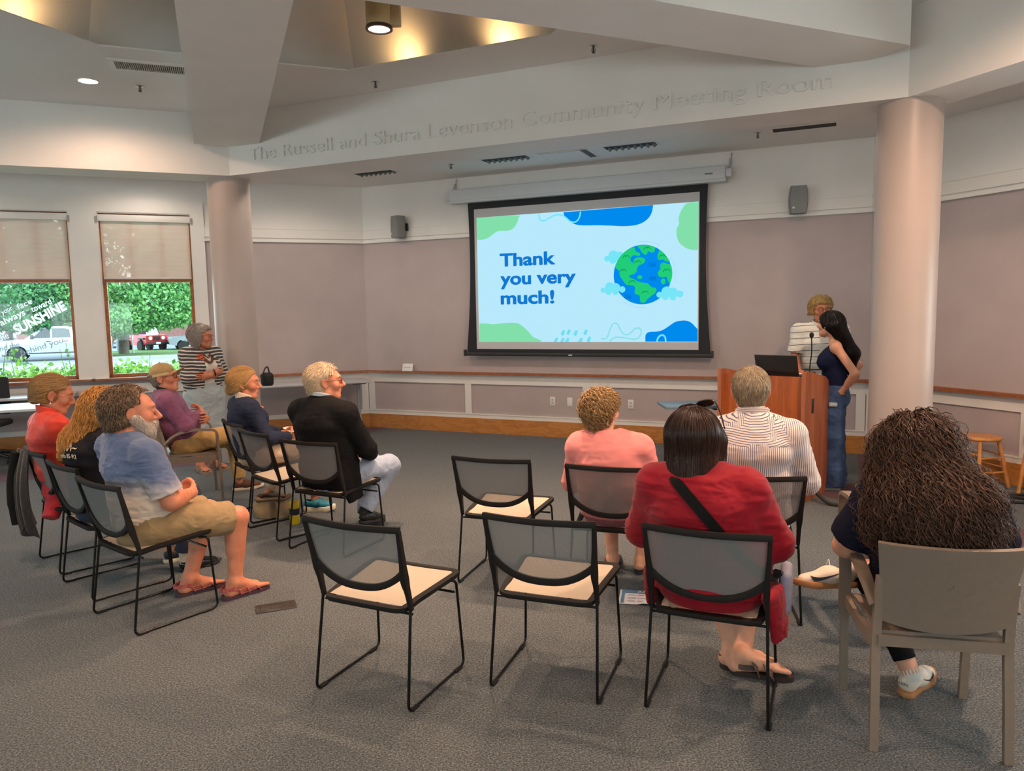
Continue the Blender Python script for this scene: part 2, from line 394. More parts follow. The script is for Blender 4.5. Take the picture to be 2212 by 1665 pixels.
def window(F, o, detail=True):
    WN[0] += 1; xa, xb, za, zb = o; w = empty('window_%d' % WN[0]); struct(w)
    mb = MB(); c = .16
    mb.box((xa-c, -.025, za-.0), (xa, .0, zb+c), 0, F); mb.box((xb, -.025, za-.0), (xb+c, .0, zb+c), 0, F); mb.box((xa, -.025, zb), (xb, 0, zb+c), 0, F)
    # jamb liners
    mb.box((xa-.005, -.01, za), (xa+.012, .15, zb), 0, F); mb.box((xb-.012, -.01, za), (xb+.005, .15, zb), 0, F); mb.box((xa, -.01, zb-.012), (xb, .15, zb+.005), 0, F)
    mb.obj('casing', M_trim, w, smooth=0)
    mb = MB(); mb.box((xa-c-.02, -.085, za-.03), (xb+c+.02, .13, za-.004), 0, F); mb.box((xa-c-.02, -.06, za-.004), (xb+c+.02, .13, za), 1, F); mb.obj('sill', [M_cap, M_trim], w, smooth=0)
    mb = MB()
    for y0, y1, t, s in ((.06, .105, .055, 0), (.07, .1, .085, 1)):
        if s == 0:
            mb.box((xa+.012, y0, za), (xa+t, y1, zb-.012), 0, F); mb.box((xb-t, y0, za), (xb-.012, y1, zb-.012), 0, F)
            mb.box((xa+.012, y0, za), (xb-.012, y1, za+.045), 0, F); mb.box((xa+.012, y0, zb-.07), (xb-.012, y1, zb-.012), 0, F)
            mb.box((xa+.012, y0-.02, 2.135), (xb-.012, y1, 2.205), 0, F)
    for k in (1, 2): x = xa+(xb-xa)*k/3; mb.box((x-.018, .075, 2.205), (x+.018, .095, zb-.07), 0, F)
    mb.obj('sash', M_sash, w, smooth=0)
    mb = MB(); mb.box((xa+.05, .082, za+.04), (xb-.05, .088, zb-.06), 0, F); mb.obj('pane', M_glass, w, smooth=0)
    # roller shade: cassette, fabric, bottom bar
    mb = MB(); mb.rbox((xa+.004, -.02, zb-.115), (xb-.004, .05, zb-.03), .008, 0, F); mb.box((xa-.018, -.035, zb-.14), (xa+.003, .03, zb-.055), 1, F); mb.box((xb-.003, -.035, zb-.14), (xb+.018, .03, zb-.055), 1, F)
    mb.obj('shade_cassette', [M_trim, mat('bracket_grey', (.32, .31, .3), .5)], w)
    G = np.array([[wp(F, xa+.03+(xb-xa-.06)*i/20, .03+.004*math.sin(i*.9+j*.7), zb-.1-(zb-.1-2.19)*j/20) for j in range(21)] for i in range(21)])
    mb = MB(); mb.grid(G); mb.obj('shade_fabric', M_shadecloth, w, smooth=180)
    mb = MB(); mb.rbox((xa+.03, .02, 2.175), (xb-.03, .042, 2.2), .006, 0, F); mb.obj('shade_bar', M_shade, w)
    return w
for o in (W1, W2, W0, W00): window(FL, o)
for o in RW: window(FR, o)
for F, L_, ow in REARW:
    for o in ow: window(F, o)
# hand lettering on the pane nearest the left edge
let = empty('window_lettering'); tag(let, 'white hand-painted lettering on the pane of the left window', 'lettering')
def pen_mat(name, c):
    m = bpy.data.materials.new(name); m.use_nodes = True; nt = m.node_tree; b = nt.nodes['Principled BSDF']; b.inputs['Base Color'].default_value = (*c, 1)
    t = nd(nt, 'ShaderNodeBsdfTranslucent', Color=(*c, 1)); ms = nd(nt, 'ShaderNodeMixShader', Fac=.8); L = nt.links.new; L(b.outputs[0], ms.inputs[1]); L(t.outputs[0], ms.inputs[2]); L(ms.outputs[0], nt.nodes['Material Output'].inputs['Surface']); return m
M_paintpen = pen_mat('white_paint_pen', (.95, 1, .98)); M_paintpen2 = pen_mat('grey_paint_pen', (.42, .46, .47))
def wtext(body, x, z, size, ang, m, off=0., sp=1., wd=None):
    a = rad(ang); R = np.eye(4); R[:3, 0] = (math.cos(a), 0, math.sin(a)); R[:3, 1] = (-math.sin(a), 0, math.cos(a)); R[:3, 2] = (0, -1, 0); R[:3, 3] = (x, .078, z)
    M = FL @ R
    return textmesh('lettering', body, size, m, let, M, extrude=.0008, offset=off, shear=.12, spacing=sp, width=wd)
wtext('your', -2.53, 1.74, .085, 27, M_paintpen, .0, 1., .14); wtext('face', -2.35, 1.80, .10, 27, M_paintpen, .0, 1., .18)
wtext('always', -2.55, 1.60, .11, 27, M_paintpen, .001, 1., .31); wtext('toward', -2.20, 1.765, .105, 26, M_paintpen, .001, 1., .25)
wtext('the', -2.58, 1.40, .11, 26, M_paintpen, 0, 1., .12); wtext('SUNSHINE', -2.39, 1.485, .165, 29, M_paintpen, .006, 1.0, .66)
wtext('and the', -2.62, 1.27, .10, 14, M_paintpen2, 0, 1., .26); wtext('behind you', -2.36, 1.22, .10, 18, M_paintpen2, 0, 1., .50)

# ---- columns
for k, (x, y) in enumerate(((-3.164, 8.534), (3.091, 5.844))):
    mb = MB(); mb.lathe([(.228, 0), (.228, ZH+.02)], 64, M=np.array([[1, 0, 0, x], [0, 1, 0, y], [0, 0, 1, 0], [0, 0, 0, 1.]])); struct(mb.obj('column', M_col))
# ---- header ring on the columns (soffit 3.2, inner faces up to the centre ceiling, outer faces to the edge ceiling)
FHB, FHL, FHR = wallframe(AB, 6.36), wallframe(AL, 8.81), wallframe(AH, DH)
T = .45
FHBo, FHLo, FHRo = wallframe(AB, 6.36+T), wallframe(AL, 8.81+T), wallframe(AH, DH+T)
I0, I1 = isect(FHB, FHL), isect(FHB, FHR); O0, O1 = isect(FHBo, FHLo), isect(FHBo, FHRo)
ul, ur = FHL[:2, 0], FHR[:2, 0]
INN = [I0, I1, I1+ur*7.9, np.array([1., -5.2]), np.array([-7.4, -2.]), I0-ul*6.6]
OUT = [O0, O1, O1+ur*8.05, np.array([1.05, -5.75]), np.array([-7.75, -2.3]), O0-ul*6.9]
def ring(mb, A, za, B, zb, mi=0):
    n = len(A); mb.add([(*p, za) for p in A]+[(*p, zb) for p in B], [(i, (i+1) % n, n+(i+1) % n, n+i) for i in range(n)], mi)
mb = MB(); ring(mb, INN, ZH, INN, ZC+.02); ring(mb, OUT, ZH, INN, ZH); ring(mb, OUT, ZP+.02, OUT, ZH); ring(mb, INN, ZC+.02, OUT, ZP+.02)
struct(mb.obj('beam_header', M_white, smooth=0))
mb = MB(); ring(mb, ROOM, ZP, OUT, ZP); ring(mb, OUT, ZP+.1, ROOM, ZP+.1); struct(mb.obj('ceiling_edge', M_ceil, smooth=0))
# raised lettering on the back header
lt = empty('header_lettering'); tag(lt, 'raised white lettering of the room name on the beam above the screen', 'lettering')
R = np.eye(4); R[:3, 0] = (1, 0, 0); R[:3, 1] = (0, 0, 1); R[:3, 2] = (0, -1, 0); R[:3, 3] = (-5.805, -.008, 3.332)
textmesh('lettering', 'The Russell and Shura Levenson Community Meeting Room', .185, M_white, lt, FHB @ R, extrude=.008, offset=-.0015, width=5.755, spacing=1.02)
# ---- centre ceiling with an octagonal coffer
OC = np.array([-1.473, 4.299]); ap = 2.354
OCT = [OC+np.array([math.cos(rad(AB+22.5+45*k+45)), math.sin(rad(AB+22.5+45*k+45))])*ap/math.cos(rad(22.5)) for k in range(8)]
def resample(A, angs):
    out = []
    for a in angs:
        d = np.array([math.cos(a), math.sin(a)]); best = None
        for i in range(len(A)):
            p, q = A[i], A[(i+1) % len(A)]; e = q-p
            det = d[0]*(-e[1])+d[1]*e[0]
            if abs(det) < 1e-9: continue
            w = p-OC; t = (w[0]*(-e[1])+w[1]*e[0])/det; s = (d[0]*w[1]-d[1]*w[0])/det
            if t > 0 and -1e-6 <= s <= 1+1e-6 and (best is None or t < best): best = t
        out.append(OC+d*best)
    return out
angs = sorted({round(math.atan2(*(p-OC)[::-1]) % (2*PI), 6) for p in INN+OCT})
RI, RO = resample(INN, angs), resample(OCT, angs)
mb = MB(); n = len(angs)
mb.add([(*p, ZC) for p in RI]+[(*p, ZC) for p in RO], [(i, n+i, n+(i+1) % n, (i+1) % n) for i in range(n)])
def oct_at(k): return [OC+(p-OC)*k for p in OCT]
ZK = 4.75
ring(mb, OCT, ZC+.012, OCT, ZC)                       # lip of the opening
ring(mb, oct_at(1.0), ZC+.012, oct_at(1.13), ZC+.012)    # trough floor behind it
ring(mb, oct_at(1.13), ZC+.012, oct_at(.93), ZK)        # coffer wall
mb.add([(*p, ZK) for p in oct_at(.93)], [tuple(range(8))])
struct(mb.obj('ceiling', M_ceil, smooth=0))
# ---- two crossing beams, soffit 3.5
def beam(p, q, w, z0, z1, name):
    p, q = np.asarray(p), np.asarray(q); d = (q-p)/np.linalg.norm(q-p); n = np.array([-d[1], d[0]])*w/2
    mb = MB(); mb.prism([tuple(p+n), tuple(p-n), tuple(q-n), tuple(q+n)], z0, z1); return struct(mb.obj(name, M_white, smooth=0))
bl = np.array([-3.03, 8.19]); dL = np.array([math.cos(rad(-68.5)), math.sin(rad(-68.5))])
beam(bl+dL*-.0, bl+dL*12.5, .645, ZB, ZK-.02, 'beam_long')
br = np.array([2.745, 5.72]); dR = np.array([-math.cos(rad(23.0)), -math.sin(rad(23.0))])
beam(br, br+dR*10.5, .60, ZB+.001, ZK-.03, 'beam_cross')

# ---- ceiling fittings
M_glow = emat('lamp_glow', (1, .80, .52), 9.)
M_glow2 = emat('downlight_glow', (1, .86, .74), 22.)
M_cyl = mat('cream_lamp_body', srgb(196, 168, 120), .45, noise=.05); M_ringb = mat('bronze_ring', (.10, .06, .05), .35, metal=.6)
def T4(x, y, z): M = np.eye(4); M[:3, 3] = (x, y, z); return M
def spot(name, loc, power, color, size=120, blend=.8, radius=.06, aim=None):
    l = bpy.data.lights.new(name, 'SPOT'); l.energy = power; l.color = color; l.spot_size = rad(size); l.spot_blend = blend; l.shadow_soft_size = radius
    o = bpy.data.objects.new(name, l); COL.objects.link(o); o.location = loc
    if aim is not None: o.rotation_euler = (Vector(aim)-Vector(loc)).to_track_quat('-Z', 'Y').to_euler()
    return o
WARM = (1, .70, .44); WARM2 = (1, .64, .44)
pend = empty('pendant_light')
mb = MB(); mb.lathe([(.086, .01), (.088, .02), (.088, .62), (.08, .63)], 28); mb.lathe([(.012, .63), (.012, 1.16)], 10); mb.obj('body', M_cyl, pend)
mb = MB(); mb.lathe([(.089, .022), (.092, .012), (.092, .0), (.074, .0), (.07, .012)], 28, cap=False); mb.obj('trim_ring', M_ringb, pend)
mb = MB(); mb.lathe([(.001, .006), (.072, .006)], 24, cap=False); mb.obj('lens', M_glow, pend)
mb = MB(); mb.rbox((.07, -.03, .02), (.15, .03, .2), .01); mb.obj('junction_box', M_cyl, pend)
tag(pend, 'cream cylinder pendant lamp hanging in the coffer, wholly in view', 'lamp', 'cylinder pendant lamps')
pend.location = (-.864, 5.26, 3.60)
PEND = [(-.06, 4.98, 3.60, 'cream cylinder pendant lamp almost hidden by the cross beam'),
        (-3.35, 4.35, 3.60, None), (-2.3, 2.6, 3.60, None), (.35, 2.7, 3.60, None)]
for x, y, z, lb in PEND:
    c = copy_tree(pend); c.location = (x, y, z); c['label'] = lb or 'cream cylinder pendant lamp in the coffer behind the viewer'
for x, y, z, pw, sz_ in ((-.864, 5.26, 3.585, 400, 105), (-.06, 4.98, 3.585, 380, 105), (-3.35, 4.35, 3.585, 170, 150), (-2.3, 2.6, 3.585, 150, 150), (.35, 2.7, 3.585, 150, 150)):
    spot('pendant_bulb', (x, y, z), pw, WARM2, sz_, .9, .07)
# recessed downlights in the centre ceiling (one in view, others in the bays behind the beams)
def downlight(x, y, z, lb, pw, aim=None, size=168, col=WARM2):
    d = empty('downlight', (x, y, z)); tag(d, lb, 'lamp')
    mb = MB(); mb.lathe([(.0805, -.004), (.1, -.004), (.1, .002), (.0805, .002)], 28, cap=False); mb.obj('trim_ring', M_trim, d)
    mb = MB(); mb.lathe([(.001, -.002), (.08, -.002)], 24, cap=False); mb.obj('lens', M_glow2, d)
    spot('downlight_bulb', (x, y, z-.02), pw, col, size, .5, .08, aim); return d
downlight(-3.828, 7.009, ZC, 'bright recessed round downlight beside the ceiling grille', 80)
downlight(-5.6, 5.6, ZC, 'recessed round downlight outside the left edge of the frame', 130)
downlight(2.55, 3.2, ZC, 'recessed round downlight over the bay behind the cross beam', 520)
downlight(3.6, .9, ZC, 'recessed round downlight over the right rear of the room', 260)
downlight(1.2, -1.2, ZC, 'recessed round downlight over the rear of the room', 260)
for F_, x_, y_, pw_ in ((FB, -5.2, -2.0, 62), (FB, -3.5, -2.0, 62), (FB, -1.75, -2.0, 56), (FB, -.15, -2.0, 30), (FL, -.85, -.75, 34), (FL, -3.3, -.9, 40), (FL, .9, -1.2, 40), (FR, xRL+1.9, -1.1, 14), (FR, xRL+3.6, -1.1, 18)):
    q = wp(F_, x_, y_, ZP); d = downlight(q[0], q[1], q[2], 'recessed round downlight in the edge ceiling, hidden behind the header beam', pw_, col=(1, .83, .70)); d['group'] = 'downlights hidden behind the header'
# uplights hidden in the trough of the coffer
cps = [np.array(q) for q in ((-3.529, 5.404), (-3.236, 6.064), (-1.433, 6.824), (.37, 6.086), (1.13, 4.25))]
for a, b, ts in ((cps[0], cps[1], (.36,)), (cps[2], cps[3], (.27, .72)), (cps[3], cps[4], (.5,))):
    for t in ts:
        q = OC+((a+(b-a)*t)-OC)*1.05
        u_ = empty('cove_uplight', (q[0], q[1], ZC+.012)); tag(u_, 'small warm uplight lying in the trough behind the coffer edge', 'lamp', 'cove uplights')
        mb = MB(); mb.lathe([(.03, 0), (.035, .02)], 12); mb.obj('housing', M_ringb, u_)
        out = (q-OC)/np.linalg.norm(q-OC)
        spot('cove_bulb', (q[0], q[1], ZC+.036), 7., (1, .60, .24), 150, .8, .02, aim=(q[0]+out[0]*.25, q[1]+out[1]*.25, ZC+.36))
# sprinklers
spr = empty('sprinkler_head')
mb = MB(); mb.lathe([(.042, 0), (.042, -.004), (.03, -.01), (.014, -.012)], 18); mb.obj('escutcheon', M_chrome, spr)
mb = MB(); mb.lathe([(.008, -.01), (.008, -.045)], 8); mb.tube([(-.013, 0, -.02), (-.016, 0, -.035), (-.004, 0, -.052)], .0025, 6); mb.tube([(.013, 0, -.02), (.016, 0, -.035), (.004, 0, -.052)], .0025, 6); mb.lathe([(.016, -.05), (.016, -.053)], 12); mb.obj('nozzle', mat('dark_brass', (.12, .1, .08), .4, metal=.8), spr)
SPR = [(-3.442, 7.185, ZC, 'small sprinkler head beside the bright downlight'), (-1.231, 7.183, ZC, 'small sprinkler head above the word Levenson'), (.72, 6.339, ZC, 'small sprinkler head near the cross beam above Community'), (-.703, 9.307, ZP, 'small sprinkler head above the left end of the screen'), (2.611, 7.932, ZP, 'small sprinkler head left of the longest ceiling slot')]
for i, (x, y, z, lb) in enumerate(SPR):
    s = spr if i == 0 else copy_tree(spr); s.location = (x, y, z); tag(s, lb, 'sprinkler', 'ceiling sprinkler heads')
# big ceiling grille
vx = empty('ceiling_grille', (-3.065, 6.66, ZC), rad(20.5)); tag(vx, 'long white louvred air grille in the ceiling left of the beam', 'grille')
mb = MB()
for lo, hi in (((-.34, -.15, -.012), (.34, -.105, 0)), ((-.34, .105, -.012), (.34, .15, 0)), ((-.34, -.105, -.012), (-.295, .105, 0)), ((.295, -.105, -.012), (.34, .105, 0))): mb.box(lo, hi)
mb.obj('frame', M_trim, vx, smooth=0)
mb = MB(); mb.box((-.295, -.105, -.001), (.295, .105, .001)); mb.obj('backing', mat('duct_dark', (.02, .018, .016), .8), vx, smooth=0)
mb = MB()
for i in range(36): x = -.285+i*.0163; mb.add([(x-.003, -.105, -.012), (x+.004, -.105, -.001), (x+.004, .105, -.001), (x-.003, .105, -.012), (x-.0015, -.105, -.0125), (x-.0015, .105, -.0125)], [(0, 1, 2, 3), (0, 3, 5, 4), (4, 5, 2, 1)])
mb.obj('louvre', M_trim, vx, smooth=0)
# slots with baffles in the edge ceiling
M_slot = mat('slot_dark', (.012, .012, .012), .7)
def slot(c, L_, w, lb, baffles=True):
    s = empty('ceiling_slot', (*c, ZP), rad(AB)); tag(s, lb, 'air slot', 'long slots in the ceiling before the screen')
    mb = MB(); mb.box((-L_/2, -w/2, -.003), (L_/2, w/2, -.001)); mb.obj('opening', M_slot, s, smooth=0)
    mb = MB()
    mb.box((-L_/2-.02, -w/2-.015, -.006), (L_/2+.02, -w/2, 0)); mb.box((-L_/2-.02, w/2, -.006), (L_/2+.02, w/2+.015, 0)); mb.box((-L_/2-.02, -w/2, -.006), (-L_/2, w/2, 0)); mb.box((L_/2, -w/2, -.006), (L_/2+.02, w/2, 0)); mb.obj('frame', M_trim, s, smooth=0)
    if baffles:
        mb = MB()
        for i in range(8): x = -L_/2+(i+.5)*L_/8; mb.add([(x-L_/20, w/2, -.004), (x+L_/20, w/2, -.004), (x+L_/40, -w/4, -.0045), (x, w/2, -.03)], [(0, 1, 2), (0, 3, 1), (0, 2, 3), (1, 3, 2)])
        mb.obj('baffle', mat('baffle_grey', (.18, .19, .19), .6), s, smooth=0)
slot((-1.72, 9.75), .57, .16, 'dark slot with bright teeth, nearest the left corner of the ceiling')
slot((-.03, 9.01), .58, .17, 'dark ceiling slot left of the square access panel')
slot((1.36, 8.43), .58, .17, 'dark ceiling slot right of the square access panel')
slot((3.01, 7.72), .60, .17, 'long plain dark ceiling slot close to the right column', False)
ap_ = empty('access_panel', (.71, 8.87, ZP), rad(AB)); tag(ap_, 'square white ceiling access panel between two dark slots', 'panel')
mb = MB(); mb.box((-.31, -.26, -.008), (.31, -.235, 0)); mb.box((-.31, .235, -.008), (.31, .26, 0)); mb.box((-.31, -.235, -.008), (-.285, .235, 0)); mb.box((.285, -.235, -.008), (.31, .235, 0)); mb.obj('frame', M_trim, ap_, smooth=0)
mb = MB(); mb.box((-.275, -.225, -.012), (.2, .225, -.002)); mb.obj('cover', M_ceil, ap_, smooth=0)
mb = MB(); mb.box((-.285, -.235, -.002), (.285, .235, -.0005)); mb.obj('recess', mat('recess_grey', (.1, .11, .11), .7), ap_, smooth=0)

# ---- projection screen (wall frame FB: x along wall, y<0 into the room)
scr = empty('projection_screen'); scr.matrix_world = Matrix(FB.tolist()); tag(scr, 'pull-down projection screen showing a thank-you slide with a globe', 'screen')
M_case = mat('screen_case_white', (.62, .63, .64), .4, noise=.02)
mb = MB(); mb.rbox((-4.77, -.19, 3.135), (-1.19, -.03, 3.30), .02); mb.obj('case', M_case, scr)
mb = MB(); mb.rbox((-4.775, -.2, 3.115), (-1.185, -.05, 3.15), .006); mb.obj('case_lip', M_case, scr)
for x in (-4.83, -1.19): MB().rbox((x, -.17, 3.17), (x+.06, -.05, 3.26), .008).obj('end_cap', M_case, scr)
for x in (-4.77, -1.165): mb = MB(); mb.tube([(x, -.1, 3.25), (x, -.1, 3.30), (x+.02, -.04, 3.38), (x+.02, -.005, 3.46)], .006, 6); mb.box((x-.01, -.02, 3.28), (x+.02, 0, 3.40)); mb.obj('bracket', M_chrome, scr)
# fabric with inward-bowed sides
zz = np.linspace(1.12, 3.13, 25); G = []
for i in range(29):
    s = i/28; row = []
    for z in zz:
        t = (z-1.12)/2.01; bow = .075*math.sin(PI*min(1, max(0, t)))+.0
        x0 = -4.60+.06*t+bow*.55; x1 = -1.345-.05*t-bow*.55; row.append((x0+(x1-x0)*s, -.1, z))
    G.append(row)
mb = MB(); mb.slab(np.array(G), .002); mb.obj('border', mat('screen_black', (.008, .009, .012), .7), scr, smooth=0)
mb = MB(); mb.box((-4.448, -.106, 1.172), (-1.49, -.1025, 3.03)); mb.obj('matte_white', mat('screen_fabric', (.55, .54, .55), .8), scr, smooth=0)
mb = MB(); mb.rbox((-4.63, -.125, 1.078), (-1.325, -.085, 1.125), .008); mb.box((-4.64, -.13, 1.075), (-4.615, -.08, 1.16)); mb.box((-1.34, -.13, 1.075), (-1.315, -.08, 1.16)); mb.obj('bottom_bar', M_blackpl, scr)
mb = MB(); mb.box((-3.13, -.127, 1.09), (-3.08, -.1255, 1.105)); mb.obj('logo_plate', mat('plate_silver', (.6, .6, .6), .4), scr, smooth=0)
mb = MB(); mb.box((-1.42, -.192, 3.205), (-1.33, -.1905, 3.222)); mb.obj('name_plate', mat('plate_dark', (.15, .16, .18), .4), scr, smooth=0)
# slide: light thrown on the fabric, shapes a hair apart
SU, SZ, SW, SH = -4.412, 1.267, 2.911, 1.651
SE = .97
def sl(name, poly, col, lay, st=SE):
    mb = MB(); P = np.asarray(poly, float); P[:, 0] = np.clip(P[:, 0], 0, SW); P[:, 1] = np.clip(P[:, 1], 0, SH)
    mb.add([(SU+x, -.107-lay*.0006, SZ+y) for x, y in P], [tuple(range(len(P)))])
    return mb.obj(name, emat('slide_'+name, col, st), slide, smooth=0)
slide = MB().add([(SU, -.107, SZ), (SU+SW, -.107, SZ), (SU+SW, -.107, SZ+SH), (SU, -.107, SZ+SH)], [(0, 1, 2, 3)]).obj('slide', emat('slide_ground', srgb(186, 236, 255), SE), scr, smooth=0)
cG, cB, cC = srgb(132, 226, 172), srgb(0, 140, 240), srgb(120, 232, 250)
S_ = {}
S_['green_tl'] = [(-0.002,1.653),(0.596,1.643),(0.609,1.618),(0.589,1.559),(0.554,1.5),(0.499,1.465),(0.431,1.456),(0.363,1.46),(0.294,1.452),(0.238,1.421),(0.168,1.38),(0.084,1.36),(-0.003,1.364)]
S_['blue_top'] = [(1.227,1.642),(1.237,1.601),(1.272,1.552),(1.335,1.505),(1.41,1.473),(1.522,1.459),(1.67,1.452),(1.84,1.437),(2.008,1.42),(2.15,1.423),(2.244,1.449),(2.314,1.497),(2.355,1.561),(2.373,1.65)]
S_['squig_top'] = [(0.893,1.643),(0.9,1.588),(0.925,1.557),(0.977,1.554),(1.042,1.585),(1.12,1.614),(1.197,1.609),(1.26,1.571),(1.31,1.526),(1.36,1.509),(1.41,1.524),(1.443,1.576),(1.454,1.634)]
S_['green_r'] = [(2.91,1.645),(2.789,1.645),(2.733,1.602),(2.689,1.517),(2.678,1.451),(2.685,1.406),(2.656,1.352),(2.657,1.263),(2.691,1.183),(2.759,1.124),(2.837,1.093),(2.908,1.088)]
S_['green_bl'] = [(0.007,0.248),(0.1,0.247),(0.213,0.236),(0.324,0.245),(0.462,0.253),(0.558,0.248),(0.625,0.217),(0.705,0.154),(0.784,0.067),(0.864,-0.0),(0.001,-0.001)]
S_['dots'] = [(1.206,0.117),(1.281,0.124),(1.378,0.114),(1.51,0.123),(1.109,0.022),(1.197,0.017),(1.264,0.017),(1.443,0.017),(1.554,0.032)]
S_['squig_bot'] = [(1.712,0.044),(1.748,0.035),(1.794,0.062),(1.822,0.136),(1.858,0.215),(1.899,0.236),(1.934,0.21),(1.966,0.144),(2.01,0.096),(2.055,0.092),(2.099,0.117),(2.143,0.16),(2.187,0.173),(2.222,0.151),(2.222,0.1),(2.187,0.048),(2.134,0.035),(2.063,0.044),(1.974,0.057),(1.903,0.057),(1.857,0.035),(1.826,0.006)]
S_['blue_br'] = [(2.279,0.005),(2.279,0.074),(2.301,0.112),(2.344,0.125),(2.43,0.129),(2.499,0.15),(2.566,0.192),(2.634,0.238),(2.701,0.256),(2.776,0.257),(2.834,0.232),(2.884,0.181),(2.913,0.139),(2.91,0.005)]
S_['arc'] = [(2.422,0.005),(2.435,0.048),(2.465,0.08),(2.499,0.082),(2.524,0.052),(2.529,0.005)]
S_['globe'] = [(2.246,0.824),(2.606,0.811),(2.246,1.18),(1.876,0.837),(2.246,0.467)]
S_['na'] = [(1.901,0.928),(1.923,0.991),(1.959,1.05),(2.012,1.103),(2.074,1.14),(2.144,1.158),(2.148,1.13),(2.165,1.104),(2.204,1.088),(2.215,1.068),(2.196,1.048),(2.165,1.056),(2.135,1.063),(2.104,1.043),(2.091,1.014),(2.104,0.984),(2.122,0.973),(2.135,0.991),(2.143,1.016),(2.178,1.033),(2.23,1.031),(2.269,1.011),(2.272,0.977),(2.239,0.953),(2.196,0.934),(2.177,0.905),(2.168,0.862),(2.143,0.836),(2.108,0.826),(2.075,0.815),(2.086,0.793),(2.135,0.774),(2.178,0.747),(2.23,0.729),(2.3,0.718),(2.33,0.692),(2.36,0.667),(2.403,0.656),(2.414,0.63),(2.395,0.593),(2.343,0.556),(2.3,0.518),(2.274,0.487),(2.239,0.481),(2.213,0.503),(2.211,0.554),(2.2,0.574),(2.156,0.59),(2.143,0.616),(2.152,0.658),(2.135,0.689),(2.082,0.702),(2.038,0.709),(2.007,0.748),(1.967,0.801),(1.954,0.845),(1.943,0.888),(1.919,0.906)]
S_['gr'] = [(2.183,1.171),(2.246,1.18),(2.325,1.17),(2.393,1.149),(2.395,1.118),(2.385,1.091),(2.355,1.084),(2.325,1.099),(2.312,1.101),(2.299,1.073),(2.278,1.061),(2.252,1.075),(2.226,1.105),(2.209,1.136)]
S_['eu'] = [(2.449,1.116),(2.495,1.08),(2.538,1.028),(2.58,0.964),(2.555,0.965),(2.517,0.979),(2.487,0.997),(2.449,0.99),(2.429,1.012),(2.429,1.054),(2.444,1.087)]
S_['af'] = [(2.589,0.926),(2.604,0.863),(2.604,0.788),(2.581,0.709),(2.564,0.723),(2.547,0.757),(2.534,0.786),(2.492,0.784),(2.45,0.793),(2.43,0.828),(2.445,0.865),(2.464,0.885),(2.458,0.919),(2.475,0.952),(2.513,0.957),(2.551,0.94)]
S_['isl'] = [(2.209,0.793),(2.497,0.733)]
S_['mts'] = [(2.04,1.053),(1.998,0.884),(2.183,0.981),(2.113,0.743),(2.274,0.611),(2.301,1.142),(2.489,1.039),(2.537,0.866)]
S_['waves'] = [(2.36,0.94),(2.368,0.771),(2.06,0.562)]
S_['cloud0'] = [(1.742,0.648,0.033),(1.828,0.685,0.059),(1.904,0.67,0.061),(1.989,0.65,0.039),(1.815,0.629,0.043),(1.904,0.622,0.039)]
S_['cloud1'] = [(2.45,0.574,0.035),(2.539,0.606,0.065),(2.615,0.595,0.061),(2.699,0.577,0.042),(2.523,0.551,0.043),(2.616,0.541,0.039)]
S_['cloud2'] = [(1.794,1.036,0.035),(1.875,1.071,0.062),(1.95,1.054,0.061),(1.87,1.019,0.048)]
S_['text'] = [(0.329,1.0),(1.107,0.977),(0.335,0.759),(1.386,0.739),(0.329,0.491),(1.088,0.489),(0.343,1.163)]
def blob(name, pts, col, lay, closed_idx=None):
    P = catmull(pts, 5, closed=False) if closed_idx else catmull(pts, 5)
    return sl(name, P, col, lay)
blob('green_shape', S_['green_tl'], cG, 1, 1); blob('blue_shape', S_['blue_top'], cB, 1, 1); blob('green_shape', S_['green_r'], cG, 1, 1); blob('green_shape', S_['green_bl'], cG, 1, 1); blob('blue_shape', S_['blue_br'], cB, 1, 1)
def line(name, pts, w, col, lay, closed=False):
    P = catmull(pts, 5, closed=closed); mb = MB(); n = len(P)
    T_ = np.gradient(P, axis=0); T_ /= np.linalg.norm(T_, axis=1)[:, None]+1e-9; N = np.stack([-T_[:, 1], T_[:, 0]], 1)*w/2
    V = [(SU+x, -.107-lay*.0006, SZ+y) for x, y in np.concatenate([P+N, P-N])]; mb.add(V, [(i, i+1, n+i+1, n+i) for i in range(n-1)])
    return mb.obj(name, emat('slide_'+name, col, SE), slide, smooth=0)
line('cyan_line', S_['squig_top'], .018, cC, 2); line('teal_line', S_['squig_bot'], .016, srgb(140, 225, 235), 2); line('cyan_line', S_['arc'], .02, cC, 2)
for x, y in S_['dots']:
    P = [(x+.012*math.cos(a)*2+(.0+(.014 if math.sin(a) > 0 else -.014)*.5), y+.024*math.sin(a)*1.5) for a in np.linspace(0, 2*PI, 20)[:-1]]; sl('cyan_dot', P, srgb(110, 225, 245), 1)
gx, gy = 2.2405, .8235; gr_ = .361
def circ(x, y, r, n=48, ry=None): return [(x+r*math.cos(a), y+(ry or r)*math.sin(a)) for a in np.linspace(0, 2*PI, n+1)[:-1]]
for cl in S_['cloud2']: sl('cloud', circ(*cl, 24), cC, 2)
sl('globe_sea', circ(gx, gy, gr_), cB, 3)
cL = srgb(34, 208, 122)
for k in ('na', 'gr', 'eu', 'af'): blob('globe_land', S_[k], cL, 4)
sl('globe_land', circ(2.209, .793, .03, 20, .024), cL, 4); sl('globe_land', circ(2.497, .733, .028, 20, .036), cL, 4)
for x, y in S_['mts']: line('mountain_mark', [(x-.045, y-.02), (x-.02, y+.012), (x-.005, y-.004), (x+.012, y+.016), (x+.045, y-.016)], .006, srgb(16, 120, 70), 5)
for x, y in S_['waves']:
    for j in range(3): line('wave_mark', [(x-.04+i*.012, y+(j-1)*.017+(.004 if i % 2 else -.004)) for i in range(8)], .005, srgb(0, 96, 190), 5)
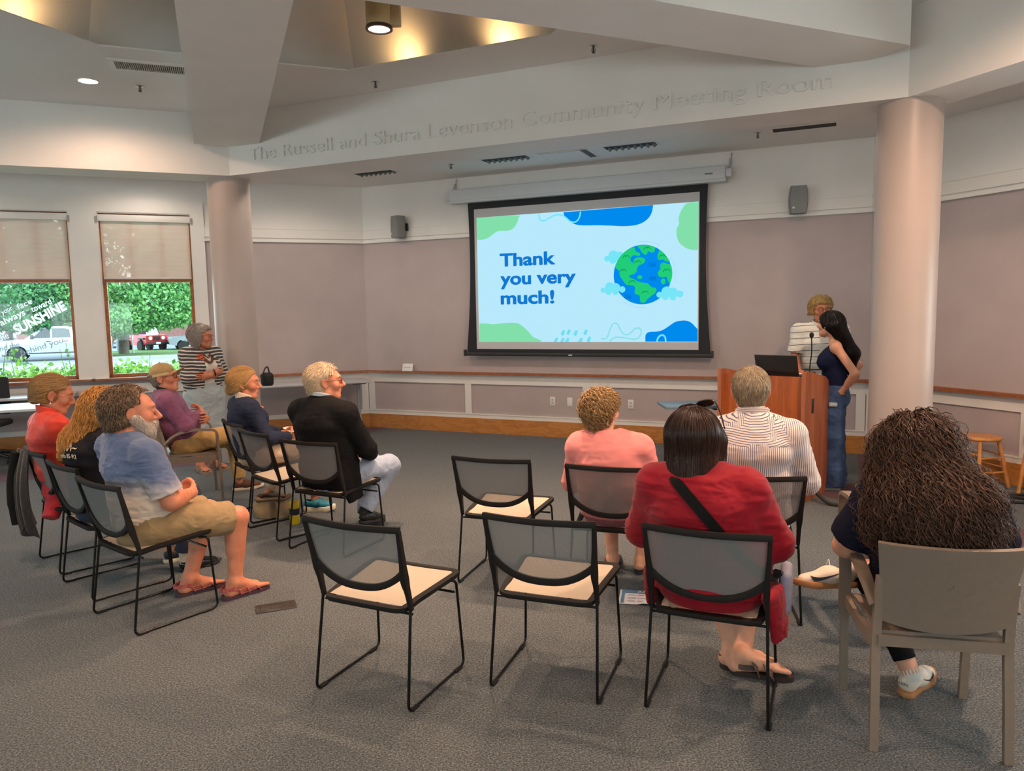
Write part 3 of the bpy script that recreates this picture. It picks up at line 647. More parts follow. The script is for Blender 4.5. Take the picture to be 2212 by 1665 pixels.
for key in ('cloud0', 'cloud1'):
    for cl in S_[key]: sl('cloud', circ(*cl, 24), cC, 6)
line('orbit_line', [(gx+.40*math.cos(a), gy+.40*math.sin(a)) for a in np.linspace(rad(58), rad(98), 9)], .003, srgb(150, 205, 225), 2); line('orbit_line', [(gx+.40*math.cos(a), gy+.40*math.sin(a)) for a in np.linspace(rad(-15), rad(30), 9)], .003, srgb(150, 205, 225), 2); line('orbit_line', [(gx+.40*math.cos(a), gy+.40*math.sin(a)) for a in np.linspace(rad(232), rad(275), 9)], .003, srgb(150, 205, 225), 2)
M_stext = emat('slide_text', srgb(16, 122, 214), SE)
for body, x, z, w in (('Thank', .335, 1.0, .775), ('you very', .338, .757, 1.045), ('much!', .338, .503, .75)):
    for k, (dx, dz) in enumerate(((0, 0), (.010, .002), (.005, -.003))):
        R = np.eye(4); R[:3, 1] = (0, 0, 1); R[:3, 2] = (0, -1, 0); R[:3, 3] = (SU+x+dx-.005, -.1115-k*.0003, SZ+z+dz)
        textmesh('lettering', body, .232, M_stext, slide, R, offset=.0045, width=w)
# ---- wall speakers
def speaker(x, z, yaw, lb):
    s = empty('wall_speaker', wp(FB, x, -.12, z), rad(AB+yaw)); tag(s, lb, 'speaker', 'grey wall loudspeakers')
    mb = MB(); prof = []
    G = []
    for j in range(9):
        t = j/8; zz_ = -.15+.30*t; b = 1-.16*(2*t-1)**2; w = .1*b
        sec = [(-w, .05), (-w*1.0, -.03), (-w*.86, -.068), (w*.86, -.068), (w, -.03), (w, .05), (w*.6, .085), (-w*.6, .085)]
        G.append([(x_, y_, zz_) for x_, y_ in sec])
    G = np.array(G); mb.grid(np.swapaxes(G, 0, 1), closed_u=True); n8 = 8; mb.add(G[0], [tuple(range(8))]); mb.add(G[-1], [tuple(range(8))[::-1]])
    mb.obj('cabinet', M_grey, s)
    mb = MB(); a = np.eye(4); a[:3, :3] = np.array([[1, 0, 0], [0, 0, 1], [0, -1, 0]]).T; a[:3, 3] = (-.055, -.0705, -.09); mb.lathe([(.012, 0), (.012, .003)], 14, M=a); mb.obj('badge', mat('badge_white', (.7, .7, .68), .4), s)
    mb = MB(); ay = rad(-yaw); mb.tube([(0, .07, .0), (.08*math.sin(ay)+.02, .12, .0)], .012, 8); mb.box((.03, .10, -.05), (.07, .125, .05)); mb.obj('bracket', M_blackpl, s)
speaker(-5.63, 2.87, -28, 'grey wall loudspeaker turned away, left of the screen'); speaker(-.405, 2.853, 8, 'grey wall loudspeaker facing the room, right of the screen')
# ---- outlets and card on the back wall
def plate(x, z, lb, outlet):
    s = empty('wall_outlet' if outlet else 'wall_plate', wp(FB, x, 0, z), rad(AB)); tag(s, lb, 'wall outlet' if outlet else 'wall plate')
    mb = MB(); mb.rbox((-.037, -.007, -.058), (.037, 0, .058), .003); mb.obj('cover', mat('ivory_plate', (.75, .72, .67), .4), s)
    if outlet:
        mb = MB()
        for dz in (.02, -.02): mb.rbox((-.017, -.009, dz-.014), (.017, -.006, dz+.014), .003)
        mb.obj('socket', mat('ivory_socket', (.6, .57, .52), .4), s)
        mb = MB()
        for dz in (.02, -.02): mb.box((-.009, -.0095, dz-.005), (-.005, -.0088, dz+.006)); mb.box((.005, -.0095, dz-.005), (.009, -.0088, dz+.006))
        mb.obj('slots', M_slot, s, smooth=0)
plate(-3.40, .478, 'ivory double outlet on the wainscot left of a blank plate', True); plate(-3.16, .475, 'blank ivory wall plate between the two outlets', False); plate(-2.345, .473, 'ivory double outlet on the wainscot behind the pink-sweater woman', True)
cd = empty('place_card', wp(FB, -5.585, -.04, .846), rad(AB)); tag(cd, 'small white folded card standing on the oak rail', 'card')
mb = MB(); mb.add([(-.085, -.03, 0), (.085, -.03, 0), (.085, 0, .105), (-.085, 0, .105), (.085, .03, 0), (-.085, .03, 0)], [(0, 1, 2, 3), (3, 2, 4, 5)]); mb.obj('card', mat('card_white', (.8, .78, .75), .6), cd, smooth=0)
mb = MB()
for k in range(3): mb.add([(-.06+.0*k, -.0155-.004+k*.003, .05-.01*k+.006), (.05-.02*k, -.0155-.004+k*.003, .05-.01*k+.006), (.05-.02*k, -.0163-.004+k*.003, .047-.01*k+.006), (-.06, -.0163-.004+k*.003, .047-.01*k+.006)], [(0, 1, 2, 3)])
mb.obj('print', M_slot, cd, smooth=0)

# ================================================================== MESH CHAIRS
def mesh_mat(name, col, fac, scale=330.):
    m = bpy.data.materials.new(name); m.use_nodes = True; nt = m.node_tree; b = nt.nodes['Principled BSDF']; L = nt.links.new
    b.inputs['Base Color'].default_value = (*col, 1); b.inputs['Roughness'].default_value = .65
    tc = nd(nt, 'ShaderNodeTexCoord'); sx = nd(nt, 'ShaderNodeSeparateXYZ'); L(tc.outputs['UV'], sx.inputs[0])
    w = []
    for ax in ('X', 'Y'):
        mu = nd(nt, 'ShaderNodeMath', operation='MULTIPLY'); mu.inputs[1].default_value = scale; L(sx.outputs[ax], mu.inputs[0])
        si = nd(nt, 'ShaderNodeMath', operation='SINE'); L(mu.outputs[0], si.inputs[0]); w.append(si)
    mxm = nd(nt, 'ShaderNodeMath', operation='MAXIMUM'); L(w[0].outputs[0], mxm.inputs[0]); L(w[1].outputs[0], mxm.inputs[1])
    mr = nd(nt, 'ShaderNodeMapRange'); mr.inputs['From Min'].default_value = -.6; mr.inputs['From Max'].default_value = .9; mr.inputs['To Min'].default_value = fac-.32; mr.inputs['To Max'].default_value = min(1, fac+.22)
    L(mxm.outputs[0], mr.inputs['Value'])
    t = nd(nt, 'ShaderNodeBsdfTransparent'); mx = nd(nt, 'ShaderNodeMixShader')
    L(mr.outputs[0], mx.inputs[0]); L(t.outputs[0], mx.inputs[1]); L(b.outputs[0], mx.inputs[2]); L(mx.outputs[0], nt.nodes['Material Output'].inputs['Surface'])
    MATS[name] = m; return m
M_backmesh = mesh_mat('grey_back_mesh', (.21, .205, .195), .72, 1750.)
M_seatmesh = mesh_mat('tan_seat_mesh', (.50, .42, .31), .93, 1750.)
M_frame = mat('chair_frame_plastic', (.016, .0135, .012), .65, spec=.15, noise=.1, nscale=90)
M_rod = mat('chair_rod', (.014, .014, .014), .28, metal=.6, noise=.1)
def uvgrid(o, nu, nv, w, h):
    me = o.data; uv = me.uv_layers.new(name='UVMap'); d = np.empty(len(me.loops)*2)
    li = np.empty(len(me.loops), int); me.loops.foreach_get('vertex_index', li)
    co = np.empty(len(me.vertices)*3); me.vertices.foreach_get('co', co); co = co.reshape(-1, 3)
    d = np.stack([(li // nv)/(nu-1)*w, (li % nv)/(nv-1)*h], 1); uv.data.foreach_set('uv', d.ravel())
def make_chair():
    r = empty('mesh_chair')
    HW = .245
    for s in (-1, 1):
        pts = arc([(s*.232, -.185, .445), (s*HW, -.245, .0075), (s*HW, .232, .0075), (s*.228, .205, .425), (s*.19, .17, .425)], .035, 5)
        mb = MB(); mb.tube(pts, .0065, 10); o = mb.obj('leg', M_rod, r)
        for y in (-.2, .17): MB().rbox((s*HW-.011, y-.028, 0), (s*HW+.011, y+.028, .011), .004).obj('glide', M_frame, o)
    mb = MB(); mb.tube([(-.226, .19, .372), (.226, .19, .372)], .006, 8); mb.tube([(-.232, -.17, .405), (.232, -.17, .405)], .006, 8); mb.obj('crossbar', M_rod, r)
    # seat frame: rounded trapezoid loop, dished
    def sz(x, y): return .447+.012*(abs(x)/.22)**2*0+.02*max(0, -y-.02)*0-.010*math.cos(min(1, abs(x)/.24)*PI/2)*(1-((y-.02)/.24)**2)*1.0+(-.014 if y > .2 else 0)*0+.012*(y/.2)
    loop = [(-.20, -.205), (.20, -.205), (.238, .22), (-.238, .22)]
    L0 = arc([((loop[0][0]+loop[1][0])/2, loop[0][1], 0), (*loop[1], 0), (*loop[2], 0), (*loop[3], 0), (*loop[0], 0), ((loop[0][0]+loop[1][0])/2, loop[0][1], 0)], .045, 6)[:-1]
    P = []
    for a, b in zip(L0, L0[1:]+L0[:1]):
        for t in np.linspace(0, 1, 6)[:-1]: q = a+(b-a)*t; P.append((q[0], q[1], sz(q[0], q[1])+(.0 if q[1] > -.15 else -.006)))
    mb = MB(); pr = [(-.017, -.011), (.012, -.012), (.017, -.003), (.015, .009), (-.012, .011), (-.018, .004)]
    mb.tube(P, 1., closed=True, prof=pr, up=(0, 0, 1)); mb.obj('seat_frame', M_frame, r, smooth=60)
    nu, nv = 17, 17; G = []
    for i in range(nu):
        row = []
        for j in range(nv):
            t = j/(nv-1); y = -.19+.395*t; hw = .19+(.228-.19)*t; x = -hw+2*hw*i/(nu-1); row.append((x, y, sz(x, y)+.007-.012*math.sin(PI*i/(nu-1))*math.sin(PI*t)))
        G.append(row)
    o = MB().grid(np.array(G)).obj('seat', M_seatmesh, r, smooth=180); uvgrid(o, nu, nv, .44, .40)
    # back: uprights from the seat rear, top rail, sagging lower rail
    def by(z): return -.178-.42*max(0, z-.43)*.62+ (0 if z > .43 else 0)
    def bpt(x, z): return np.array([x, by(z)-.026*(1-(x/.245)**2)*(1 if z > .5 else .6), z])
    for s in (-1, 1):
        pts = [bpt(s*.232, .425), bpt(s*.231, .50), bpt(s*.229, .56), bpt(s*.232, .62), bpt(s*.238, .70), bpt(s*.243, .795)]
        mb = MB(); mb.tube(catmull(pts, 4, False), [.9, .92, .95, 1, 1.05, 1.1, 1.2, 1.35, 1.45, 1.5, 1.45, 1.4, 1.3, 1.2, 1.15, 1.1, 1.05, 1, .95, .92, .9], prof=[(-.010, -.009), (.010, -.009), (.012, 0), (.010, .009), (-.010, .009), (-.012, 0)], up=(1, 0, 0)); mb.obj('back_post', M_frame, r, smooth=60)
    top = [bpt(.25*t, .797+.004*(abs(t))) for t in np.linspace(-1, 1, 17)]
    mb = MB(); mb.tube(top, 1., prof=[(-.009, -.013), (.009, -.013), (.012, 0), (.007, .013), (-.012, .011)], up=(0, 0, 1)); mb.obj('top_rail', M_frame, r, smooth=60)
    def zlow(t): return .515+.085*abs(t)**2.6
    low = [bpt(.226*t, zlow(t)) for t in np.linspace(-1, 1, 21)]
    mb = MB(); mb.tube(low, 1., prof=[(-.009, -.014), (.009, -.014), (.013, 0), (.009, .014), (-.009, .014), (-.012, 0)], up=(0, 0, 1)); mb.obj('lower_rail', M_frame, r, smooth=60)
    nu, nv = 21, 13; G = [[bpt((-1+2*i/(nu-1))*(.226+.014*j/(nv-1)), zlow(-1+2*i/(nu-1))+(.797-zlow(-1+2*i/(nu-1)))*j/(nv-1))+np.array([0, .004, 0]) for j in range(nv)] for i in range(nu)]
    o = MB().grid(np.array(G)).obj('back_mesh', M_backmesh, r, smooth=180); uvgrid(o, nu, nv, .48, .27)
    return r
CH = dict(A=(-.574, 3.278, -25.6), B=(.195, 3.30, -20.5), C=(.859, 3.087, -23.2), D=(-.042, 4.588, -19.8), E=(.618, 4.30, -18.5), F=(1.30, 4.015, -10.5),
          M=(-1.294, 5.277, -26.2), L=(-1.764, 5.694, -46), K=(-2.089, 6.178, -52.5), H=(-2.058, 4.095, -37.7), I=(-2.537, 4.584, -41.3), J=(-2.994, 5.05, -44.5))
LBL = dict(A='empty black mesh chair at the front of the floor, left of its empty twin', B='empty black mesh chair standing left of the crimson-top woman, nearest to her', C='black mesh chair the crimson-top woman sits on', D='empty black mesh chair alone in mid-floor before the pink-sweater woman',
           E='black mesh chair the pink-sweater woman sits on', F='black mesh chair the striped-shirt man sits on', M='black mesh chair the dark-blazer man sits on', L='empty black mesh chair between the navy-cardigan woman and the blazer man', K='black mesh chair the navy-cardigan woman sits on',
           H='black mesh chair the bearded man sits on', I='black mesh chair the golden-haired woman sits on', J='black mesh chair with a dark coat on it under the orange-jacket woman')
proto = make_chair()
CHAIR = {}
for i, (k, (x, y, a)) in enumerate(CH.items()):
    c = proto if i == 0 else copy_tree(proto); c.location = (x, y, 0); c.rotation_euler[2] = rad(a); tag(c, LBL[k], 'chair', 'black mesh sled chairs'); CHAIR[k] = c
# ================================================================== BEIGE ARMCHAIRS
M_beige = mat('beige_chair_plastic', (.19, .145, .11), .5, noise=.06, nscale=40, bump=.1, bscale=700)
M_beige2 = mat('beige_chair_frame', (.21, .16, .118), .42, noise=.06, nscale=40)
def make_arm(back=True):
    r = empty('armchair'); 
    for s in (-1, 1):
        pr = [(-.017, -.012), (.017, -.012), (.017, .012), (-.017, .012)]
        # rear leg runs up into the back
        mb = MB(); mb.tube(catmull([(s*.245, -.25, 0), (s*.243, -.235, .2), (s*.24, -.215, .42), (s*.238, -.225, .55), (s*.237, -.25, .68)], 4, False), 1., prof=pr, up=(0, 1, 0)); mb.obj('rear_leg', M_beige2, r, smooth=50)
        # front leg and arm in one bow
        p = arc([(s*.255, .225, 0), (s*.262, .215, .40), (s*.268, .195, .655), (s*.272, .0, .675), (s*.272, -.12, .655), (s*.243, -.225, .57)], .05, 6)
        mb = MB(); mb.tube(p[:5], 1., prof=pr, up=(0, 1, 0)); mb.tube(arc([(s*.262, .215, .35), (s*.268, .205, .662), (s*.272, .0, .68), (s*.272, -.13, .655), (s*.245, -.225, .56)], .05, 6), 1., prof=[(-.026, -.011), (.026, -.011), (.024, .009), (-.024, .009)], up=(.0, .45, 1)); mb.obj('front_leg', M_beige2, r, smooth=50)
        mb = MB(); mb.tube([(s*.255, .21, .41), (s*.248, .0, .40), (s*.242, -.21, .41)], 1., prof=[(-.012, -.024), (.012, -.024), (.012, .024), (-.012, .024)], up=(0, 0, 1)); mb.obj('side_rail', M_beige2, r, smooth=50)
    G = np.array([[((-1+2*i/14)*(.222+.02*j/12), -.215+.435*j/12, .452-.012*math.sin(PI*i/14)*math.sin(PI*j/12)-.02*max(0, j/12-.85)/.15+.008*(1-j/12)) for j in range(13)] for i in range(15)])
    mb = MB(); mb.slab(G, -.018); mb.box((-.235, -.235, .405), (.235, -.2, .448)); mb.obj('seat', M_beige, r, smooth=40)
    nu, nv = 21, 13; G = []
    for i in range(nu):
        t = -1+2*i/(nu-1); row = []
        for j in range(nv):
            v = j/(nv-1); zl = .505-.03*(1-abs(t)**2.2); zu = .815+.004*abs(t)-.012*(1-t*t)*0+ (.0); z = zl+(zu-zl)*v
            w = .232+.032*v**1.5; x = t*w; y = -.228-.055*v-.02*v*v-.035*(1-t*t)*(.7+.3*v)+.012*abs(t)**6*v; row.append((x, y, z))
        G.append(row)
    mb = MB(); mb.slab(np.array(G), -.016); mb.obj('backrest', M_beige, r, smooth=40)
    return r
arm = make_arm(); tag(arm, 'beige plastic armchair holding the curly-haired woman', 'armchair', 'beige plastic armchairs'); arm.location = (1.622, 2.84, 0); arm.rotation_euler[2] = rad(-12.6); arm.scale = (.93, 1., 1.)
a2 = copy_tree(arm); a2['label'] = 'beige plastic armchair under the man in a tan cap'; a2.location = (-2.97, 6.72, 0); a2.rotation_euler[2] = rad(-62); a2.scale = (1, 1, 1)
a3 = copy_tree(arm); a3['label'] = 'empty beige armchair mostly hidden in front of the curly-haired woman'; a3.location = (2.04, 3.73, 0); a3.rotation_euler[2] = rad(-10); a3.scale = (1, 1, 1)

# ================================================================== LECTERN
M_lect = wood('cherry_veneer', srgb(186, 98, 36), srgb(138, 62, 18), 1.4, (9, 9, 1.0), .32, 3)
M_lect2 = wood('cherry_side', srgb(178, 104, 64), srgb(132, 68, 38), 1.6, (8, 8, .8), .35, 3)
lec = empty('lectern', (2.50, 6.20, 0), rad(-42.6)); tag(lec, 'wide cherry-wood lectern with a laptop on its top', 'lectern')
# local: x along the front to the right (0 = right front corner), y to the rear
def side(x0, x1):
    mb = MB(); prof = [(-.015, .0), (-.055, .10), (-.055, 1.095), (-.04, 1.125), (.06, 1.118), (.40, 1.055), (.47, 1.02), (.485, .98), (.485, .09), (.44, 0)]
    n = len(prof); mb.add([(x0, y, z) for y, z in prof]+[(x1, y, z) for y, z in prof], [tuple(range(n)), tuple(range(n, 2*n))[::-1]]+[(i, n+i, n+(i+1) % n, (i+1) % n) for i in range(n)])
    return mb
WX = .80
side(-.035, 0).obj('side_panel', M_lect2, lec, smooth=30); side(-WX, -WX+.035).obj('side_panel', M_lect2, lec, smooth=30)
mb = MB(); mb.box((-WX+.035, .0, .52), (-.035, .022, 1.075)); mb.obj('front_panel', M_lect, lec, smooth=0)
dr = MB().box((-WX+.038, -.002, .06), (-.038, .02, .512)).obj('front_door', M_lect, lec, smooth=0)
Rx = np.eye(4); Rx[:3, :3] = np.array([[1, 0, 0], [0, 0, -1], [0, 1, 0]])
def atM(x, y, z, R=np.eye(4)): M = R.copy(); M[:3, 3] = (x, y, z); return M
mb = MB(); mb.lathe([(.016, 0), (.016, .006), (.011, .008)], 16, M=atM(-.13, -.002, .46, Rx)); mb.obj('lock', mat('brass_dark', (.06, .04, .03), .35, metal=.7), dr)
mb = MB(); mb.box((-WX+.035, .02, 1.03), (-.035, .46, 1.05)); mb.obj('top_shelf', M_lect, lec, smooth=0)
mb = MB(); mb.rbox((0, .085, .76), (.004, .135, .885), .003); mb.obj('handle_plate', mat('lectern_plate', (.05, .045, .05), .4, metal=.5), lec); mb = MB(); mb.lathe([(.008, .004), (.008, .007)], 10, M=np.array([[0, 0, 1, 0], [1, 0, 0, .11], [0, 1, 0, .82], [0, 0, 0, 1.]])); mb.obj('keyhole', M_slot, lec)
mb = MB(); mb.box((-WX+.035, .02, .05), (-.035, .46, .08)); mb.obj('bottom_shelf', M_lect, lec, smooth=0)
lp = empty('laptop', (2.50, 6.20, 1.05), rad(-42.6)); tag(lp, 'open black laptop seen from behind on the lectern', 'laptop')
mb = MB(); mb.rbox((-.48, .09, .0), (-.12, .33, .02), .006); mb.obj('base', M_blackpl, lp)
mb = MB(); a = rad(14); Mt = np.eye(4); Mt[:3, 1] = (0, math.cos(PI/2-a), math.sin(PI/2-a)); Mt[:3, 2] = (0, -math.sin(PI/2-a), math.cos(PI/2-a)); Mt[:3, 3] = (0, .085, .015)
Mt[:3, 1] = (0, -.30, .954); Mt[:3, 2] = (0, -.954, -.30); mb.rbox((-.49, 0, -.004), (-.11, .20, .006), .004, 0, Mt); mb.obj('lid', mat('laptop_lid', (.018, .017, .017), .22, spec=.6), lp)
mic = empty('gooseneck_microphone', (2.50, 6.20, 1.05), rad(-42.6)); tag(mic, 'thin black gooseneck microphone rising from the lectern', 'microphone')
mb = MB(); mb.lathe([(.03, 0), (.03, .012), (.012, .02)], 16, M=atM(-.085, .25, 0)); mb.obj('base', M_blackpl, mic)
mb = MB(); mb.tube(catmull([(-.085, .25, .015), (-.08, .24, .10), (-.06, .22, .22), (-.04, .16, .32), (-.03, .13, .36)], 6, False), .0055, 8); mb.obj('gooseneck', M_black, mic)
mb = MB(); mb.sphere((-.028, .125, .378), (.019, .019, .026)); mb.obj('windscreen', mat('mic_foam', (.015, .015, .015), .95), mic)
# dark holder of papers on the right end of the lectern top
ho = empty('paper_tray', (2.50, 6.20, 1.05), rad(-42.6)); tag(ho, 'low black wire tray holding papers at the lectern edge by the girl', 'tray')
mb = MB(); mb.tube([(-.10, .18, .07), (-.06, .34, .065), (.0-.04, .42, .06), (-.20, .42, .06)], .005, 6); mb.tube([(-.1, .18, .07), (-.1, .18, 0)], .004, 6); mb.tube([(-.04, .42, .06), (-.04, .42, 0)], .004, 6); mb.obj('wire', M_black, ho)
mb = MB(); mb.box((-.25, .28, .0), (-.05, .44, .02)); mb.obj('papers', mat('paper_white', (.8, .8, .8), .6), ho, smooth=0)
# ================================================================== TABLES
M_ttop = mat('grey_table_top', (.50, .51, .53), .42, noise=.04, nscale=12); M_tedge = mat('grey_table_edge', (.22, .23, .25), .5); M_tleg = mat('grey_table_leg', (.36, .36, .37), .4, metal=.3)
def table(F, x0, x1, y0, y1, z, lb, group='folding tables by the walls', legs=(True, True), top=M_ttop):
    t = empty('folding_table'); t.matrix_world = Matrix(F.tolist()); tag(t, lb, 'table', group)
    mb = MB(); mb.rbox((x0, y0, z-.028), (x1, y1, z), .004); mb.obj('tabletop', [top], t)
    yc = (y0+y1)/2
    for x, d in ((x0+.12, 1), (x1-.12, -1)):
        if not legs[0 if d == 1 else 1]: continue
        mb = MB(); mb.tube([(x, yc, z-.03), (x, yc, .28)], .025, 10); mb.tube(arc([(x, yc-.24, .07), (x, yc-.09, .2), (x, yc, .30), (x, yc+.09, .2), (x, yc+.24, .07)], .05), .017, 8); mb.obj('leg', M_tleg, t)
        mb = MB(); mb.rbox((x-.09, yc-.1, z-.06), (x+.09, yc+.1, z-.026), .01); mb.obj('leg_bracket', M_blackpl, t)
        for s in (-1, 1):
            mb = MB(); W_ = np.array([[0, 0, 1, x], [1, 0, 0, yc+s*.25], [0, 1, 0, .034], [0, 0, 0, 1.]]); mb.lathe([(.03, -.018), (.034, -.012), (.034, .012), (.03, .018)], 14, M=W_); mb.rbox((x-.02, yc+s*.25-.02, .04), (x+.02, yc+s*.25+.02, .085), .008); mb.obj('caster', M_blackpl, t)
    return t
F0 = wallframe(AL, 0)
table(F0, .05, 1.90, 10.22, 10.82, .745, 'grey folding table along the wall in the left corner behind the blazer man')
table(F0, -4.4, -1.75, 10.25, 10.85, .745, 'grey folding table under the left window, against the wall')
table(F0, -3.9, -1.72, 9.08, 9.78, .735, 'pale folding table standing before another one, near the left window', top=mat('pale_table_top', (.58, .66, .66), .35, noise=.04))
table(wallframe(0, 0), 1.46, 2.16, 6.98, 7.4, .745, 'small grey-blue table end showing left of the lectern', legs=(False, True), top=mat('slate_table_top', (.16, .24, .30), .4, noise=.05))
# black thing hung on the corner table
bk = empty('black_backpack', (-3.25, 9.75, .745), rad(20)); tag(bk, 'small black backpack standing on the grey table behind the blonde woman', 'backpack')
mb = MB(); mb.rbox((-.07, -.04, 0), (.09, .12, .17), .04, seg=3); mb.obj('body', mat('black_nylon', (.012, .012, .014), .7, noise=.2, nscale=50, bump=.3), bk)
mb = MB(); mb.tube(catmull([(-.02, -.03, .05), (-.045, -.06, .12), (-.02, -.05, .22), (.02, 0, .25), (.04, .03, .17)], 5, False), .010, 6); mb.obj('strap', M_blackpl, bk)
# ================================================================== STOOLS
M_stool = wood('honey_stool_wood', srgb(214, 148, 84), srgb(176, 108, 50), 2.2, (3, 3, 3), .3, 3)
def stool(loc, rz, s=1.):
    r = empty('wooden_stool', loc, rad(rz))
    mb = MB(); mb.lathe([(.02, .425), (.155, .425), (.168, .433), (.171, .445), (.165, .457), (.15, .462), (.02, .456)], 40); mb.obj('seat', M_stool, r, smooth=60)
    fe = []
    for sx in (-1, 1):
        for sy in (-1, 1):
            mb = MB(); mb.tube([(sx*.165, sy*.165, 0), (sx*.135, sy*.135, .2), (sx*.098, sy*.098, .43)], [.016, .0185, .017], 12); mb.obj('leg', M_stool, r)
    def leg(sx, sy, z): t = z/.43; k = .165-.067*t; return (sx*k, sy*k, z)
    for z1, z2 in ((.14, .18), (.27, .30)):
        for a, b, z in (((-1, -1), (1, -1), z1), ((-1, 1), (1, 1), z1), ((-1, -1), (-1, 1), z2), ((1, -1), (1, 1), z2)): mb = MB(); mb.tube([leg(*a, z), leg(*b, z)], .009, 8); mb.obj('rung', M_stool, r)
    return r
st = stool((4.31, 6.72, 0), 12); tag(st, 'round honey-wood stool beside the right wall, whole seat in view', 'stool', 'wooden stools by the right wall')
s2 = copy_tree(st); s2.location = (4.62, 6.28, 0); s2.rotation_euler[2] = rad(40); s2.scale = (1.0, 1.0, 1.5); s2['label'] = 'taller wooden stool cut off by the right edge, only a leg in view'
# cables
M_cable = mat('black_cable', (.012, .012, .012), .5)
def cable(name, pts, r, lb):
    o = MB().tube(catmull(pts, 8, False), r, 8).obj(name, M_cable); tag(o, lb, 'cable'); return o
cable('power_cable', [(2.56, 6.35, .10), (2.58, 6.27, .11), (2.60, 6.18, .07), (2.66, 6.08, .018), (2.80, 6.02, .016), (3.0, 6.05, .016), (3.3, 6.2, .016), (3.7, 6.3, .016)], .016, 'thick black cable curving over the carpet from the lectern')
cable('coiled_cable', [(4.9, 6.6, .012), (4.6, 6.32, .012), (4.33, 6.28, .012), (4.12, 6.30, .014), (4.18, 6.22, .03), (4.36, 6.14, .014), (4.40, 6.06, .012), (4.30, 6.02, .012), (4.12, 6.08, .012)], .013, 'black cable looped on the carpet under the wooden stools')
sb = empty('patterned_bag', (4.62, 6.28, 0), rad(20)); tag(sb, 'small dark and pale patterned bag at the far right edge by the stools', 'bag')
mb = MB(); mb.sphere((0, 0, .10), (.10, .08, .10)); mb.obj('body', mat('patterned_cloth', (.45, .36, .40), .8, noise=.9, nscale=14, dark=(.03, .025, .03)), sb)
mb = MB(); mb.tube(catmull([(-.06, 0, .17), (-.03, 0, .25), (.03, 0, .25), (.06, 0, .17)], 5, False), .008, 6); mb.obj('handle', mat('bag_strap_tan', (.6, .5, .4), .7), sb)
# ================================================================== THINGS ON THE FLOOR
M_canvas = mat('tan_canvas', (.34, .235, .12), .85, noise=.25, nscale=10, bump=.4, bscale=300); M_canvas2 = mat('brown_canvas', (.15, .095, .055), .8, noise=.25, nscale=14, bump=.3)
bg = empty('canvas_bag', (-2.02, 6.05, 0), rad(-8)); tag(bg, 'squat tan canvas bag with brown rolled top, under the row of chairs', 'bag')
n, m_ = 32, 12; G = []
for i in range(n):
    a = 2*PI*i/n; row = []
    for j in range(m_):
        t = j/(m_-1); k = 1+.10*math.sin(PI*t)-.05*t+.03*math.sin(3*a+2*t*3); e = .62; ca, sa = math.cos(a), math.sin(a)
        row.append((math.copysign(abs(ca)**e, ca)*.14*k, math.copysign(abs(sa)**e, sa)*.085*k, .005+.155*t+.006*math.sin(4*a)*t))
    G.append(row)
G = np.array(G); mb = MB(); mb.grid(G, closed_u=True); mb.add(G[:, 0], [tuple(range(n))]); mb.obj('body', M_canvas, bg, smooth=180)
mb = MB(); mb.tube([tuple(p+np.array([0, 0, .004])) for p in G[:, -1]], [.016+.006*math.sin(5*2*PI*i/n) for i in range(n)], 8, closed=True); mb.grid(np.stack([G[:, -1]*np.array([1.02, 1.02, 1]), G[:, -1]*np.array([1.0, 1.0, 1])-np.array([0, 0, .03])], 1), closed_u=True); mb.obj('rolled_top', M_canvas2, bg, smooth=180)
mb = MB(); G2 = np.array([[(.02+.05*i/4+.0*j, -.09-.012*math.sin(PI*i/4)-.004, .15-.13*j/6) for j in range(7)] for i in range(5)]); mb.slab(G2, -.004); mb.obj('strap', M_canvas2, bg)
mb = MB(); mb.sphere((.0, 0, .15), (.11, .06, .012)); mb.obj('contents', M_slot, bg)
cup = empty('travel_cup', (-1.772, 5.83, 0)); tag(cup, 'yellow travel cup with a black band on the carpet', 'cup')
M_yel = mat('yellow_plastic', (.72, .50, .012), .35, noise=.05)
mb = MB(); mb.lathe([(.036, 0), (.039, .006), (.039, .075), (.036, .085), (.036, .12), (.039, .135), (.040, .178), (.038, .182), (.036, .178), (.035, .15)], 28, cap=False); mb.add([(.036*math.cos(a), .036*math.sin(a), 0.001) for a in np.linspace(0, 2*PI, 29)[:-1]], [tuple(range(28))[::-1]]); mb.obj('body', M_yel, cup, smooth=60)
mb = MB(); mb.lathe([(.0395, .078), (.0405, .084), (.0405, .122), (.0395, .128)], 28, cap=False); mb.obj('band', mat('cup_band', (.012, .014, .03), .5), cup)
mb = MB(); mb.lathe([(.001, .165), (.036, .165)], 24, cap=False); mb.obj('lid', mat('cup_lid', (.25, .1, .02), .4), cup)
fp = empty('floor_box', (-1.385, 4.12, 0), rad(22)); tag(fp, 'brown metal floor box cover let into the carpet', 'floor box')
mb = MB(); mb.rbox((-.112, -.062, 0), (.112, .062, .006), .003); mb.obj('cover', mat('floor_box_brown', (.055, .045, .042), .4, metal=.3, noise=.15, nscale=60), fp)
mb = MB(); mb.box((-.09, -.045, .0055), (-.055, -.04, .0068)); mb.box((-.09, -.05, .0055), (-.085, .045, .0068)); mb.box((.08, -.05, .0055), (.083, .05, .0068)); mb.box((.092, -.05, .0055), (.094, .05, .0068)); mb.box((-.04, -.03, .0055), (.05, -.028, .0068)); mb.box((-.04, .03, .0055), (.05, .032, .0068)); mb.obj('grooves', M_slot, fp, smooth=0)
fl = empty('flyer', (.745, 4.155, .002), rad(-12)); tag(fl, 'printed paper flyer headed JUNE lying by the crimson-top woman', 'flyer')
